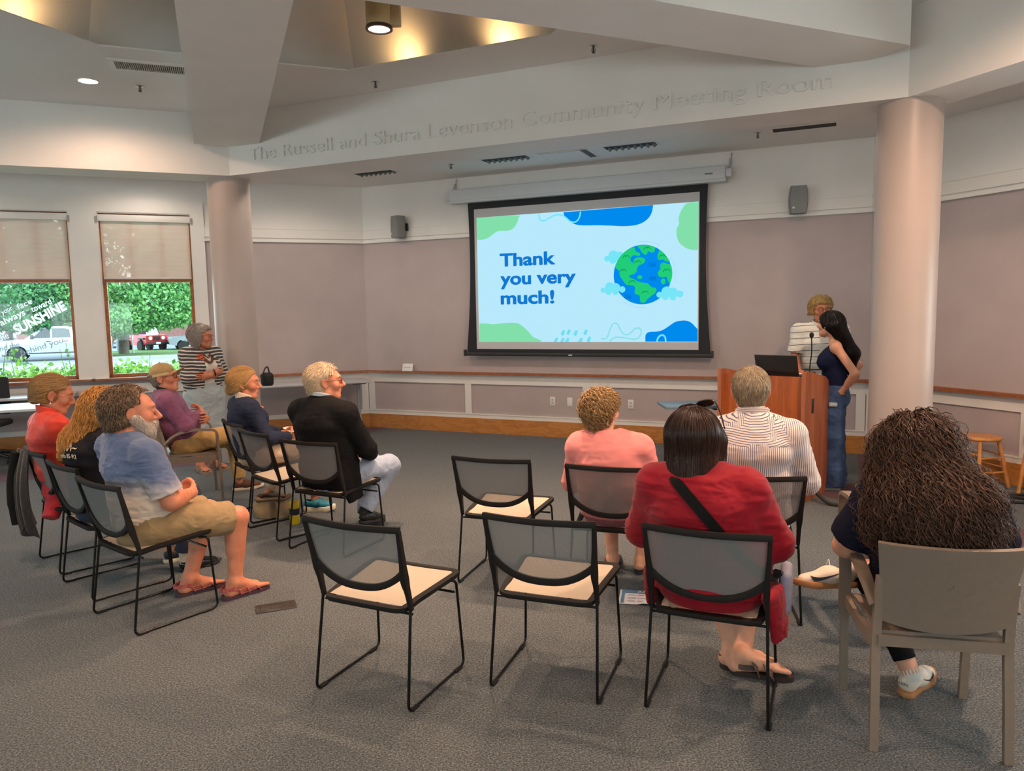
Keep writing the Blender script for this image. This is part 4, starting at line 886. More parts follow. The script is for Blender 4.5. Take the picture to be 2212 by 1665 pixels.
mb = MB(); G = np.array([[(-.14+.28*i/8, -.108+.216*j/6, .002+.004*(i/8)**3+(.008*(1-j/6)**3 if i > 3 else 0)) for j in range(7)] for i in range(9)]); mb.slab(G, .0006); mb.obj('sheet', mat('flyer_paper', (.72, .70, .72), .6, noise=.03), fl)
mb = MB(); mb.box((-.128, .055, .0060), (.132, .098, .0066)); mb.box((-.128, -.10, .0060), (-.11, .055, .0066)); mb.obj('blue_band', mat('flyer_blue', (.08, .2, .33), .6), fl, smooth=0)
mb = MB()
for i in range(4):
    for j in range(3): mb.box((-.09+i*.055, .02-j*.045, .0068), (-.05+i*.055+.008*(j % 2), .028-j*.045, .0072))
mb.obj('print', mat('flyer_print', (.42, .42, .44), .6), fl, smooth=0)
R = np.eye(4); R[:3, 3] = (-.035, .064, .0070); textmesh('title', 'JUNE', .04, mat('flyer_white', (.85, .87, .9), .6), fl, R, offset=.001)
# office chair whose base shows at the left edge
oc = empty('office_chair', (-6.20, 8.55, 0), rad(10)); tag(oc, 'black office chair at the left edge, only a caster and a base arm in view', 'chair')
mb = MB(); mb.lathe([(.04, .09), (.04, .2), (.028, .21), (.028, .43)], 16); mb.obj('column', M_blackpl, oc)
for k in range(5):
    a = 2*PI*k/5-.35; mb = MB(); mb.tube([(0, 0, .13), (.2*math.cos(a), .2*math.sin(a), .115), (.34*math.cos(a), .34*math.sin(a), .08)], [.032, .026, .02], 8); mb.obj('base_arm', M_blackpl, oc)
    mb = MB(); mb.lathe([(.028, -.024), (.031, -.018), (.031, .018), (.028, .024)], 16, M=np.array([[0, math.cos(a), -math.sin(a), .34*math.cos(a)], [0, math.sin(a), math.cos(a), .34*math.sin(a)], [1, 0, 0, .031], [0, 0, 0, 1.]])); mb.obj('caster', M_blackpl, oc)
mb = MB(); mb.rbox((-.24, -.24, .43), (.24, .24, .50), .03); mb.obj('seat', mat('office_fabric', (.02, .02, .022), .9), oc); mb = MB(); mb.rbox((-.22, .2, .55), (.22, .26, 1.0), .03); mb.obj('backrest', MATS['office_fabric'], oc)

# ================================================================== FIGURES: signed-distance bodies turned into meshes
def nrm(v): v = np.asarray(v, float); return v/(np.linalg.norm(v)+1e-12)
A3 = lambda *v: np.array(v, float)
class Prim:
    """kinds: cone (round cone, optional elliptical section), ell (ellipsoid), box; op 'add' | 'sub' | 'cut' (keep the side where n.p<d)"""
    def __init__(self, kind, k=.02, op='add', **a): self.kind, self.k, self.op, self.a = kind, k, op, a
    def bbox(s):
        a = s.a
        if s.kind == 'cone': r = max(a['r0'], a['r1'])*max(1, a.get('s', 1)); return np.minimum(a['p'], a['q'])-r, np.maximum(a['p'], a['q'])+r
        if s.kind in ('ell', 'box'): r = np.abs(a['R'])@np.asarray(a['r']); return a['c']-r, a['c']+r
        return None
    def d(s, X, Y, Z):
        a = s.a
        if s.kind == 'cone':
            p, q = a['p'], a['q']; e = q-p; l2 = e@e+1e-12
            x, y, z = X-p[0], Y-p[1], Z-p[2]
            t = (x*e[0]+y*e[1]+z*e[2])/l2; tc = np.clip(t, 0, 1)
            x = x-tc*e[0]; y = y-tc*e[1]; z = z-tc*e[2]
            r2 = x*x+y*y+z*z
            if a.get('s', 1) != 1:
                w = a['w']; m = x*w[0]+y*w[1]+z*w[2]; r2 = r2-m*m*(1-1/a['s']**2)
            dd = np.sqrt(np.maximum(r2, 0))-(a['r0']+(a['r1']-a['r0'])*tc)
            L = math.sqrt(l2)
            if a.get('f0') is not None: dd = np.maximum(dd, -t*L-a['f0'])
            if a.get('f1') is not None: dd = np.maximum(dd, (t-1)*L-a['f1'])
            return dd
        if s.kind == 'ell':
            R = a['R']; x, y, z = X-a['c'][0], Y-a['c'][1], Z-a['c'][2]; r = a['r']
            u = [(x*R[0, i]+y*R[1, i]+z*R[2, i]) for i in range(3)]
            k0 = np.sqrt(sum((u[i]/r[i])**2 for i in range(3)))+1e-9; k1 = np.sqrt(sum((u[i]/r[i]**2)**2 for i in range(3)))+1e-9
            return k0*(k0-1)/k1
        if s.kind == 'box':
            R = a['R']; x, y, z = X-a['c'][0], Y-a['c'][1], Z-a['c'][2]; r = a['r']; ro = a.get('ro', .01)
            u = [np.abs(x*R[0, i]+y*R[1, i]+z*R[2, i])-(r[i]-ro) for i in range(3)]
            return np.sqrt(sum(np.maximum(v, 0)**2 for v in u))+np.minimum(np.maximum(np.maximum(u[0], u[1]), u[2]), 0)-ro
        n = a['n']; return X*n[0]+Y*n[1]+Z*n[2]-a['d']
I3 = np.eye(3)
def cone(p, q, r0, r1, k=.02, w=None, s=1., f0=None, f1=None, op='add'): return Prim('cone', k, op, p=A3(*p), q=A3(*q), r0=r0, r1=r1, w=None if w is None else nrm(w), s=s, f0=f0, f1=f1)
def ell(c, r, R=I3, k=.02, op='add'): return Prim('ell', k, op, c=A3(*c), r=np.asarray(np.broadcast_to(r, (3,)), float), R=R)
def bxp(c, r, R=I3, k=.01, op='add', ro=.01): return Prim('box', k, op, c=A3(*c), r=np.asarray(r, float), R=R, ro=ro)
def cut(n, d, k=.0): n = nrm(n); return Prim('cut', k, 'cut', n=n, d=float(d))
def cutp(p, n, k=.0): n = nrm(n); return cut(n, n@A3(*p), k)
def smin(a, b, k):
    if k <= 0: return np.minimum(a, b)
    h = np.clip(.5+.5*(a-b)/k, 0, 1); return a+(b-a)*h-k*h*(1-h)
def smax(a, b, k): return -smin(-a, -b, k) if k > 0 else np.maximum(a, b)
def field_pts(prims, P):
    X, Y, Z = P[..., 0], P[..., 1], P[..., 2]; F = np.full(X.shape, 9.)
    for q in prims:
        d = q.d(X, Y, Z)
        F = smin(F, d, q.k) if q.op == 'add' else smax(F, -d if q.op == 'sub' else d, q.k)
    return F
def surface(prims, vox, smooth=1):
    adds = [q for q in prims if q.op == 'add']; bb = [q.bbox() for q in adds]
    lo = np.min([b[0] for b in bb], 0)-.03; hi = np.max([b[1] for b in bb], 0)+.03
    N = np.ceil((hi-lo)/vox).astype(int)+1
    ax = [(lo[i]+vox*np.arange(N[i])).astype(np.float32) for i in range(3)]
    F = np.full(N, .5, np.float32)
    for q in prims:
        if q.op == 'cut': sl = (slice(None),)*3
        else:
            b = q.bbox(); m = q.k+3*vox+.006
            i0 = np.clip(np.floor((b[0]-m-lo)/vox).astype(int), 0, N); i1 = np.clip(np.ceil((b[1]+m-lo)/vox).astype(int)+1, 0, N)
            if np.any(i1 <= i0): continue
            sl = tuple(slice(i0[i], i1[i]) for i in range(3))
        X, Y, Z = ax[0][sl[0]][:, None, None], ax[1][sl[1]][None, :, None], ax[2][sl[2]][None, None, :]
        d = q.d(X, Y, Z).astype(np.float32); f = F[sl]
        F[sl] = smin(f, d, q.k) if q.op == 'add' else smax(f, -d if q.op == 'sub' else d, q.k)
    F[0] = F[-1] = .5; F[:, 0] = F[:, -1] = .5; F[:, :, 0] = F[:, :, -1] = .5
    ins = F < 0
    c = np.zeros(N-1, np.int8)
    for dx in (0, 1):
        for dy in (0, 1):
            for dz in (0, 1): c += ins[dx:N[0]-1+dx, dy:N[1]-1+dy, dz:N[2]-1+dz]
    act = np.argwhere((c > 0) & (c < 8)); na = len(act)
    idx = np.full(N-1, -1, np.int32); idx[tuple(act.T)] = np.arange(na)
    acc = np.zeros((na, 3)); cnt = np.zeros(na)
    for axis in range(3):
        o1, o2 = [i for i in range(3) if i != axis]
        for a in (0, 1):
            for b in (0, 1):
                s = act.copy(); s[:, o1] += a; s[:, o2] += b; e = s.copy(); e[:, axis] += 1
                fs, fe = F[tuple(s.T)].astype(float), F[tuple(e.T)].astype(float); m = (fs < 0) != (fe < 0)
                t = np.where(m, fs/(fs-fe+1e-12*(fs == fe)), 0); pt = s.astype(float); pt[:, axis] += t
                acc[m] += pt[m]; cnt[m] += 1
    V = lo+vox*acc/cnt[:, None]
    Q = []
    for axis in range(3):
        o1, o2 = (axis+1) % 3, (axis+2) % 3
        sa = [slice(None)]*3; sb = [slice(None)]*3; sa[axis] = slice(0, -1); sb[axis] = slice(1, None)
        a, b = ins[tuple(sa)], ins[tuple(sb)]; e = np.argwhere(a != b)
        e = e[(e[:, o1] > 0) & (e[:, o2] > 0) & (e[:, o1] < N[o1]-1) & (e[:, o2] < N[o2]-1)]
        flip = ~a[tuple(e.T)]
        def at(d1, d2): q = e.copy(); q[:, o1] += d1; q[:, o2] += d2; return idx[tuple(q.T)]
        q = np.stack([at(-1, -1), at(0, -1), at(0, 0), at(-1, 0)], 1); q[flip] = q[flip][:, ::-1]; Q.append(q)
    Q = np.concatenate(Q)
    for _ in range(smooth):
        S = np.zeros_like(V); n = np.zeros(len(V))
        for i in range(4):
            for j in (1, 3): np.add.at(S, Q[:, i], V[Q[:, (i+j) % 4]]); np.add.at(n, Q[:, i], 1)
        V = .5*V+.5*S/np.maximum(n, 1)[:, None]
    return V, Q
def vnormals(V, Q):
    n = np.cross(V[Q[:, 2]]-V[Q[:, 0]], V[Q[:, 3]]-V[Q[:, 1]]); N = np.zeros_like(V)
    for i in range(4): np.add.at(N, Q[:, i], n)
    return N/(np.linalg.norm(N, axis=1)[:, None]+1e-12)
_LAT = RNG.random((32, 32, 32))
def vnoise(P, scale):
    p = np.asarray(P)*scale; i = np.floor(p).astype(int); f = p-i; f = f*f*(3-2*f); r = 0
    for a in (0, 1):
        for b in (0, 1):
            for c in (0, 1):
                w = (f[:, 0] if a else 1-f[:, 0])*(f[:, 1] if b else 1-f[:, 1])*(f[:, 2] if c else 1-f[:, 2])
                r = r+w*_LAT[(i[:, 0]+a) % 32, (i[:, 1]+b) % 32, (i[:, 2]+c) % 32]
    return r*2-1
def fast_mesh(name, V, Q, mats, parent=None, mi=None, smooth=True):
    me = bpy.data.meshes.new(name); Q = np.asarray(Q, np.int32); n = Q.shape[1]
    me.vertices.add(len(V)); me.vertices.foreach_set('co', np.asarray(V, np.float32).ravel())
    me.loops.add(Q.size); me.loops.foreach_set('vertex_index', Q.ravel())
    me.polygons.add(len(Q)); me.polygons.foreach_set('loop_start', np.arange(len(Q), dtype=np.int32)*n)
    if not isinstance(mats, (list, tuple)): mats = [mats]
    for m in mats: me.materials.append(m)
    if mi is not None: me.polygons.foreach_set('material_index', np.asarray(mi, np.int32))
    me.polygons.foreach_set('use_smooth', np.full(len(Q), smooth)); me.update(calc_edges=True); me.validate()
    o = bpy.data.objects.new(name, me); COL.objects.link(o)
    if parent: o.parent = parent
    return o
def sdf_obj(name, prims, vox, mats, parent=None, wrinkle=0., wdir=None, wscale=11., smooth=1, mifn=None, fold=None):
    V, Q = surface(prims, vox, smooth)
    if wrinkle:
        Nn = vnormals(V, Q); st = np.asarray(wdir if wdir is not None else (1, 1, 1.6), float)
        P = V*st; wrp = np.stack([vnoise(P+3, 5), vnoise(P+9, 5), vnoise(P+17, 5)], 1)*.05
        r = 1-2*np.abs(vnoise(P+wrp, wscale)); r2 = 1-2*np.abs(vnoise(P+wrp*1.5+5, wscale*2.3))
        V = V+Nn*(wrinkle*(.65*r+.35*r2-.15))[:, None]
    if fold is not None: V = fold(V, Q)
    mi = None
    if mifn is not None: mi = mifn(V[Q].mean(1))
    return fast_mesh(name, V, Q, mats, parent, mi)
def frame(fwd, up=(0, 0, 1)):
    f = nrm(fwd); s = nrm(np.cross(f, np.asarray(up, float))); u = np.cross(s, f); return np.stack([s, f, u], 1)   # columns right, forward, up
def rotm(yaw=0, pitch=0, roll=0):
    """head rotation: yaw left+, pitch up+, roll (tilt to the right+)"""
    a, b, c = rad(yaw), rad(pitch), rad(roll)
    Rz = np.array([[math.cos(a), -math.sin(a), 0], [math.sin(a), math.cos(a), 0], [0, 0, 1]]); Rx = np.array([[1, 0, 0], [0, math.cos(b), -math.sin(b)], [0, math.sin(b), math.cos(b)]]); Ry = np.array([[math.cos(c), 0, math.sin(c)], [0, 1, 0], [-math.sin(c), 0, math.cos(c)]])
    return Rz @ Rx @ Ry
def skin_mat(name, col, red=.16):
    m = mat(name, col, .5, noise=.12, nscale=26, bump=.12, bscale=240, bdist=.0012, spec=.35, dark=(col[0]*.93, col[1]*(1-red), col[2]*(1-red)))
    b = m.node_tree.nodes['Principled BSDF']; b.inputs['Subsurface Weight'].default_value = .12; b.inputs['Subsurface Radius'].default_value = (.012, .004, .002); b.inputs['Subsurface Scale'].default_value = .6
    return m
def hair_mat(name, c1, c2, rough=.38):
    if name in MATS: return MATS[name]
    m = bpy.data.materials.new(name); m.use_nodes = True; nt = m.node_tree; b = nt.nodes['Principled BSDF']; L = nt.links.new
    g = nd(nt, 'ShaderNodeNewGeometry'); mx = nd(nt, 'ShaderNodeMix', data_type='RGBA'); mx.inputs['A'].default_value = (*c1, 1); mx.inputs['B'].default_value = (*c2, 1)
    tc = nd(nt, 'ShaderNodeTexCoord'); n = nd(nt, 'ShaderNodeTexNoise', Scale=45., Detail=3.); L(tc.outputs['Object'], n.inputs['Vector'])
    ad = nd(nt, 'ShaderNodeMath', operation='ADD'); mu = nd(nt, 'ShaderNodeMath', operation='MULTIPLY'); mu.inputs[1].default_value = .5
    L(g.outputs['Random Per Island'], ad.inputs[0]); L(n.outputs['Fac'], ad.inputs[1]); L(ad.outputs[0], mu.inputs[0]); L(mu.outputs[0], mx.inputs['Factor'])
    L(mx.outputs['Result'], b.inputs['Base Color']); b.inputs['Roughness'].default_value = rough; b.inputs['Specular IOR Level'].default_value = .35
    MATS[name] = m; return m
def cloth(name, col, **kw):
    a = dict(rough=.85, noise=.10, nscale=18, bump=.25, bscale=650, bdist=.0015, sheen=.06 if max(col) > .1 else 0., spec=.25 if max(col) > .1 else .1); a.update(kw); return mat(name, col, **a)

# ---------------------------------------------------------------- anatomy
def hand_prims(w, d, n, side, curl=.5, sc=1., spread=.06, thumb=.6, k=.004):
    """w wrist, d pointing direction, n palm normal (towards what is held), side = direction of the thumb"""
    d, n = nrm(d), nrm(n); side = nrm(np.asarray(side)-d*(np.asarray(side)@d)); n = nrm(n-d*(n@d)-side*(n@side)); w = A3(*w)
    P = [cone(w-d*.01, w+d*.045*sc, .017*sc, .021*sc, .01, side, 1.5), cone(w+d*.03*sc, w+d*.082*sc, .0135*sc, .0125*sc, .01, side, 2.9)]
    Ls = [(.040, .024, .020), (.045, .027, .021), (.042, .026, .021), (.033, .020, .018)]
    for i in range(4):
        b = w+d*(.080-.006*abs(i-1.2))*sc+side*(.030-.0195*i)*sc; dd = nrm(d+side*(1.5-i)*spread); r = (.0088, .0092, .0088, .0077)[i]*sc
        for j, l in enumerate(Ls[i]):
            a = curl*(.55, .95, .6)[j]*(1+.08*i); dd = nrm(dd*math.cos(a)+n*math.sin(a)); e = b+dd*l*sc
            P.append(cone(b, e, r, r*.93, k)); b = e; r *= .92
    b = w+d*.022*sc+side*.024*sc; dd = nrm(side*.75+d*.7+n*.25)
    P.append(cone(w+d*.01*sc+side*.01, b+dd*.02, .016*sc, .0125*sc, .01))
    for l, a in ((.042, .1), (.032, thumb), (.026, thumb*.8)):
        dd = nrm(dd*math.cos(a)+nrm(d*.6-side*.5+n*.6)*math.sin(a)); e = b+dd*l*sc; P.append(cone(b, e, .0112*sc, .0098*sc, .005)); b = e
    return P
def foot_prims(an, toe, sc=1., bare=True, up=(0, 0, 1)):
    """ankle joint and big-toe tip on the ground"""
    an, toe = A3(*an), A3(*toe); f = toe-an; f = nrm(f-A3(*up)*(f@A3(*up))); R = frame(f, up); s, u = R[:, 0], R[:, 2]
    heel = an-f*.035*sc-u*(.062*sc); ball = toe-f*.062*sc+u*.012
    P = [cone(an, heel+u*.012, .034*sc, .031*sc, .02), cone(an-u*.01, ball, .036*sc, .022*sc, .03, s, 1.25), cone(heel+u*.0, ball, .026*sc, .02*sc, .02, s, 1.45)]
    if bare:
        for i in range(5):
            o = (.028-.0145*i)*sc; l = (.062, .058, .05, .042, .034)[i]*sc; b = ball+s*o*1.15*np.sign(0.5)*1.0-f*.002*i; P.append(cone(b, b+f*l-u*.006, .0125*sc if i == 0 else .0098*sc, .0105*sc if i == 0 else .0085*sc, .004))
    return P
def head_prims(c, R, s=1., female=False, ears=True, nose=1., jaw=1., age=0.):
    c = A3(*c)
    def g(x, y, z): return c+R@(A3(x, y, z)*s)
    def E(x, y, z, rx, ry, rz, k=.02, op='add', Q=I3): return ell(g(x, y, z), np.array([rx, ry, rz])*s, R@Q, k*s, op)
    def C(a, b, r0, r1, k=.012, op='add', **kw): return cone(g(*a), g(*b), r0*s, r1*s, k*s, op=op, **kw)
    P = [E(0, -.018, .035, .074, .094, .084), E(0, .035, .02, .060, .055, .062, .03), E(0, .034, -.048, .052*jaw, .052, .060, .03)]
    P += [C((0, .060, -.092), (0, .068, -.094), .022*jaw, .020*jaw, .025), C((-.045*jaw, .005, -.062), (-.020, .058, -.094), .020, .018, .03), C((.045*jaw, .005, -.062), (.020, .058, -.094), .020, .018, .03)]
    for q in (-1, 1):
        P += [E(q*.042, .058, -.018, .026, .026, .026, .025), C((q*.010, .084, .036), (q*.044, .070, .034), .0125, .011, .016)]
        P.append(E(q*.032, .094, .012, .017, .013, .0125, .012, 'sub'))
        P.append(E(q*.031, .0745, .012, .0155, .0145, .0135, .003))       # closed form of the lids around the eye
    P += [C((0, .088, .022), (0, .107*nose+.004, -.022), .0085, .0125, .010), C((0, .096, -.028), (0, .104, -.026), .013, .0125, .008)]
    for q in (-1, 1): P.append(E(q*.0125, .092, -.029, .0095, .0105, .0085, .006))
    P += [C((-.018, .086, -.058), (.018, .086, -.058), .0062, .0062, .006), C((-.016, .085, -.068), (.016, .085, -.068), .0070, .0070, .006), C((-.024, .0965, -.0632), (.024, .0965, -.0632), .0022, .0022, .004, 'sub')]
    P.append(E(0, .090, -.045, .014, .006, .012, .012))
    if ears:
        for q in (-1, 1):
            Q = rotm(q*30, 0, q*6)
            P += [E(q*.081, -.014, .004, .0095, .023, .034, .006, Q=Q), C((q*.077, -.008, -.026), (q*.076, -.004, -.030), .009, .008, .006), E(q*.090, -.006, .004, .008, .013, .021, .004, 'sub', Q)]
    return P
BASE = dict(hipw=.160, hipd=.112, waiw=.145, waid=.100, chew=.165, ched=.108, shr=.052, arm=(.050, .040, .027), leg=(.086, .056, .036), belly=0., neck=.055, bust=0.)
def torso_prims(J, B, e=0., top=True, k=.05):
    sh = nrm(A3(*J['shR'])-A3(*J['shL'])); hp = nrm(A3(*J['hipR'])-A3(*J['hipL'])); md = nrm(sh+hp)
    pel, wai, che, nb = (A3(*J[q]) for q in ('pel', 'wai', 'che', 'nb'))
    P = [cone(pel, wai, B['hipd']+e, B['waid']+e, k, md, (B['hipw']+e)/(B['hipd']+e)), cone(wai, che, B['waid']+e, B['ched']+e, k, md, ((B['waiw']+B['chew'])/2+e)/((B['waid']+B['ched'])/2+e)),
         cone(che, che+(nb-che)*.55, B['ched']+e, B['ched']*.72+e, k, sh, (B['chew']+e)/(B['ched']+e))]
    f = np.cross(A3(0, 0, 1), md)
    if B['belly']: P.append(ell(wai+f*(.05+B['belly']*.4)-A3(0, 0, .02), (B['waiw']*.86+e, B['waid']*.6+B['belly']+e, .13+e), np.stack([md, f, A3(0, 0, 1)], 1), .07))
    if B['bust']:
        for q in (-1, 1): P.append(ell(che+f*(B['ched']*.72)+md*q*.075-A3(0, 0, .03), (.072+e, .055+B['bust']+e, .07+e), np.stack([md, f, A3(0, 0, 1)], 1), .04))
    if top:
        a, b = A3(*J['shL']), A3(*J['shR']); P.append(cone(a, b, B['shr']+e, B['shr']+e, k))
        for q in (a, b): P.append(cone(nb-(nb-che)*.05, q, B['neck']*.78+e*.6, B['shr']*.86+e, .04))
    return P
def arm_prims(J, B, S, e0=0., e1=0., k=.02, upto=1., f1=None):
    a, b, c = A3(*J['sh'+S]), A3(*J['el'+S]), A3(*J['wr'+S]); r = B['arm']
    if upto <= .5: q = a+(b-a)*upto*2; return [cone(a, q, r[0]+e0, r[0]+(r[1]-r[0])*upto*2+e1, k, f1=f1)]
    P = [cone(a, b, r[0]+e0, r[1]+(e0+e1)/2, k)]
    t = (upto-.5)*2; q = b+(c-b)*t; P.append(cone(b, q, r[1]+(e0+e1)/2, r[1]+(r[2]-r[1])*t+e1, k, f1=f1))
    if e0 == 0: P.append(cone(b+(c-b)*.12, b+(c-b)*.45, r[1]*1.06, r[1]*.92, .02))
    return P
def leg_prims(J, B, S, e0=0., e1=0., k=.03, upto=1., f1=None):
    a, b, c = A3(*J['hip'+S]), A3(*J['kn'+S]), A3(*J['an'+S]); r = B['leg']
    if upto <= .5: q = a+(b-a)*upto*2; return [cone(a, q, r[0]+e0, r[0]+(r[1]-r[0])*upto*2+e1, k, f1=f1)]
    P = [cone(a, b, r[0]+e0, r[1]+(e0+e1)/2, k)]
    t = (upto-.5)*2; q = b+(c-b)*t; P.append(cone(b, q, r[1]+(e0+e1)/2, r[1]+(r[2]-r[1])*t+e1, k, f1=f1))
    if e0 == 0:
        n = nrm(c-b); bk = nrm((a-b)-n*((a-b)@n)) if np.linalg.norm(np.cross(a-b, c-b)) > 1e-3 else A3(0, -1, 0); m = b+(c-b)*.3+bk*.018; P.append(cone(m-n*.05, m+n*.08, r[1]*.80, r[1]*.66, .03))
    return P
class Person:
    def __init__(s, name_label, pos, yaw, J, skin, vox=.006, B=None, head=None, hs=1., hkw=None, z=0.):
        s.root = empty('person', (pos[0], pos[1], z), rad(yaw)); tag(s.root, name_label, 'person', None)
        s.J = J; s.B = dict(BASE); s.B.update(B or {}); s.vox = vox; s.skin = skin; s.hs = hs
        s.R = rotm(*(head or (0, 0, 0))); s.hd = A3(*J['hd']); s.hkw = hkw or {}
    def g(s, x, y, z): return s.hd+s.R@(A3(x, y, z)*s.hs)
    def body(s, hands=(), feet=(), extra=(), lips=None, eyes=True, iris=(.04, .028, .02), brow=None):
        J, B = s.J, s.B
        P = torso_prims(J, B, -.004)
        for S in 'LR': P += leg_prims(J, B, S)+arm_prims(J, B, S)
        nb = A3(*J['nb']); P += [cone(nb-A3(0, 0, .03), s.g(0, -.022, -.045), B['neck'], B['neck']*.93, .03)]
        P += head_prims(s.hd, s.R, s.hs, **s.hkw)
        for h in hands: P += h
        for f in feet: P += f
        P += list(extra)
        li = A3(*s.g(0, .088, -.063)); Rl = s.R; hs = s.hs
        def mifn(C):
            q = (C-li)@Rl/hs; return ((np.abs(q[:, 0]) < .023*(1-.25*np.abs(q[:, 0])/.023)) & (np.abs(q[:, 2]) < .0095*(1-(q[:, 0]/.026)**2)+.0005) & (q[:, 1] > -.012)).astype(int)
        s.bo = sdf_obj('body', P, s.vox, [s.skin, lips or mat('lip', (.42, .17, .14), .45, noise=.1)], s.root, smooth=1, mifn=mifn)
        if eyes:
            for q in (-1, 1):
                Mx = np.eye(4); Mx[:3, :3] = s.R*s.hs; Mx[:3, 3] = s.g(q*.0315, .0868, .0112); mb = MB()
                mb.sphere((0, 0, 0), (.0125, .0058, .0050), 0, Mx, 16, 10); mb.sphere((0, .0032, .0), (.0050, .0040, .0049), 1, Mx, 12, 8)
                mb.obj('eye', [mat('eye_white', (.55, .50, .46), .25), mat('iris_dark', iris, .15)], s.bo, smooth=180)
                mb = MB(); mb.tube(catmull([(-.015, -.001, .0045), (0, .0045, .0068), (.015, -.002, .004)], 4, False), [.0012]+[.0021]*7+[.0012], 6, M=Mx); mb.obj('eyelid', s.skin, s.bo, smooth=180)
                if brow is not None: mb = MB(); mb.tube(catmull([(-.016*q, .004, .021), (.0, .0045, .0265), (.020*q, -.008, .0235)], 4, False), [.0022]+[.0036]*5+[.0026, .002, .0012], 6, M=Mx); mb.obj('eyebrow', brow, s.bo, smooth=180)
        return s.bo
    def garment(s, name, prims, m, wr=.004, vox=None, label=None, wdir=None, wscale=11., parent=None, mifn=None, smooth=1):
        o = sdf_obj(name, prims, vox or s.vox, m, parent or s.root, wr, wdir, wscale, smooth, mifn)
        if label: o['label'] = label
        return o
    def neckcut(s, r=.075, dz=.0, dy=.0):
        nb = A3(*s.J['nb']); return [ell(nb+A3(0, .02+dy, .055+dz), (r, r*.95, .075), I3, .01, 'sub')]
def strands(name, prims, roots, flow, n, length, m, parent, r=.0016, steps=9, off=.002, curl=0., wav=.06, jit=.25, lift=0., tip=.25, lenvar=.4, seed=1, gravity=0., sides=3, clump=None, sag=0., forbid=None):
    """locks: thin tapering tubes grown over the hair volume along a flow field"""
    rg = np.random.default_rng(seed); V, Q = roots; tri = V[Q[:, :3]]; ar = np.linalg.norm(np.cross(tri[:, 1]-tri[:, 0], tri[:, 2]-tri[:, 0]), axis=1)
    f = rg.choice(len(Q), n, p=ar/ar.sum()); w = rg.random((n, 2)); P = V[Q[f, 0]]+(V[Q[f, 1]]-V[Q[f, 0]])*w[:, :1]+(V[Q[f, 3]]-V[Q[f, 0]])*w[:, 1:]
    L = length*(1-lenvar*rg.random(n)); ds = L/steps; pts = [P.copy()]; nr = []
    def grad(p):
        e = .004; d0 = field_pts(prims, p); g = np.stack([field_pts(prims, p+e*np.eye(3)[i])-d0 for i in range(3)], 1); return d0, g/(np.linalg.norm(g, axis=1)[:, None]+1e-9)
    jd = rg.normal(size=(n, 3))*jit; ph = rg.random(n)*2*PI; offs = off*(.3+1.4*rg.random(n))
    for t in range(steps):
        d0, g = grad(pts[-1]); v = flow(pts[-1])+jd; v = v-g*(np.sum(v*g, 1)-lift)[:, None]; v /= np.linalg.norm(v, axis=1)[:, None]+1e-9
        p = pts[-1]+v*ds[:, None]+np.array([0, 0, -sag])*ds[:, None]*(t/steps); d1 = field_pts(prims, p); over = (offs+lift*L*(t+1)/steps*.5)-d1
        p = p+g*np.where(over > 0, over, over*.35 if lift == 0 else 0)[:, None]; pts.append(p); nr.append(g)
    nr.append(nr[-1]); K = steps+1; C = np.stack(pts, 1); N = np.stack(nr, 1)
    T = np.gradient(C, axis=1); T /= np.linalg.norm(T, axis=2)[..., None]+1e-9; S = np.cross(T, N); S /= np.linalg.norm(S, axis=2)[..., None]+1e-9
    if curl:
        s_ = np.linspace(0, 1, K)[None, :]*L[:, None]; a = ph[:, None]+2*PI*s_/wav*(1+.2*(rg.random(n)[:, None]-.5)); am = curl*np.minimum(1, s_/(.35*length))*(.6+.8*rg.random(n))[:, None]
        C = C+S*(am*np.cos(a))[..., None]+N*(am*.7*np.sin(a))[..., None]
    if forbid is not None:
        bad = np.maximum.accumulate(forbid(C.reshape(-1, 3)).reshape(n, K), axis=1); last = np.maximum((~bad).sum(1)-1, 0); ix = np.minimum(np.arange(K)[None, :], last[:, None])
        C = C[np.arange(n)[:, None], ix]; ok = ~bad[:, 0]; C, N, S = C[ok], N[ok], S[ok]; n = len(C)
    rr = r*(.7+.6*rg.random(n))[:, None]*np.concatenate([np.linspace(.7, 1, 2), np.linspace(1, tip, K-2)])[None, :]
    ring_ = [(math.cos(2*PI*j/sides), math.sin(2*PI*j/sides)) for j in range(sides)]
    VV = np.stack([C+S*(rr*c*1.35)[..., None]+N*(rr*s2*.8)[..., None] for c, s2 in ring_], 2).reshape(-1, 3)
    b = (np.arange(n)*K*sides)[:, None, None]+(np.arange(K-1)*sides)[None, :, None]+np.arange(sides)[None, None, :]
    b2 = (np.arange(n)*K*sides)[:, None, None]+(np.arange(K-1)*sides)[None, :, None]+((np.arange(sides)+1) % sides)[None, None, :]
    QQ = np.stack([b, b2, b2+sides, b+sides], -1).reshape(-1, 4)
    return VV, QQ
def hair(P, prims, m, styles, vox=.006, name='hair', base=True, mask=None, wr=.0, forbid=None):
    """one hair child: the volume and its locks in one mesh. styles: list of kwargs for strands"""
    V, Q = surface(prims, vox, 1); Vs, Qs = [], []; nv = 0
    roots = (V, Q)
    if base:
        if wr: Nn = vnormals(V, Q); V = V+Nn*(wr*vnoise(V, 60))[:, None]
        Vs.append(V); Qs.append(Q); nv = len(V)
    for st in styles:
        st = dict(st); mk = st.pop('mask', mask); rt = roots; st.setdefault('forbid', forbid)
        if mk is not None: c = V[Q].mean(1); rt = (V, Q[mk(c)])
        v, q = strands(name, prims, rt, m=m, parent=None, **st); Vs.append(v); Qs.append(q+nv); nv += len(v)
    return fast_mesh(name, np.concatenate(Vs), np.concatenate(Qs), m, P.root)
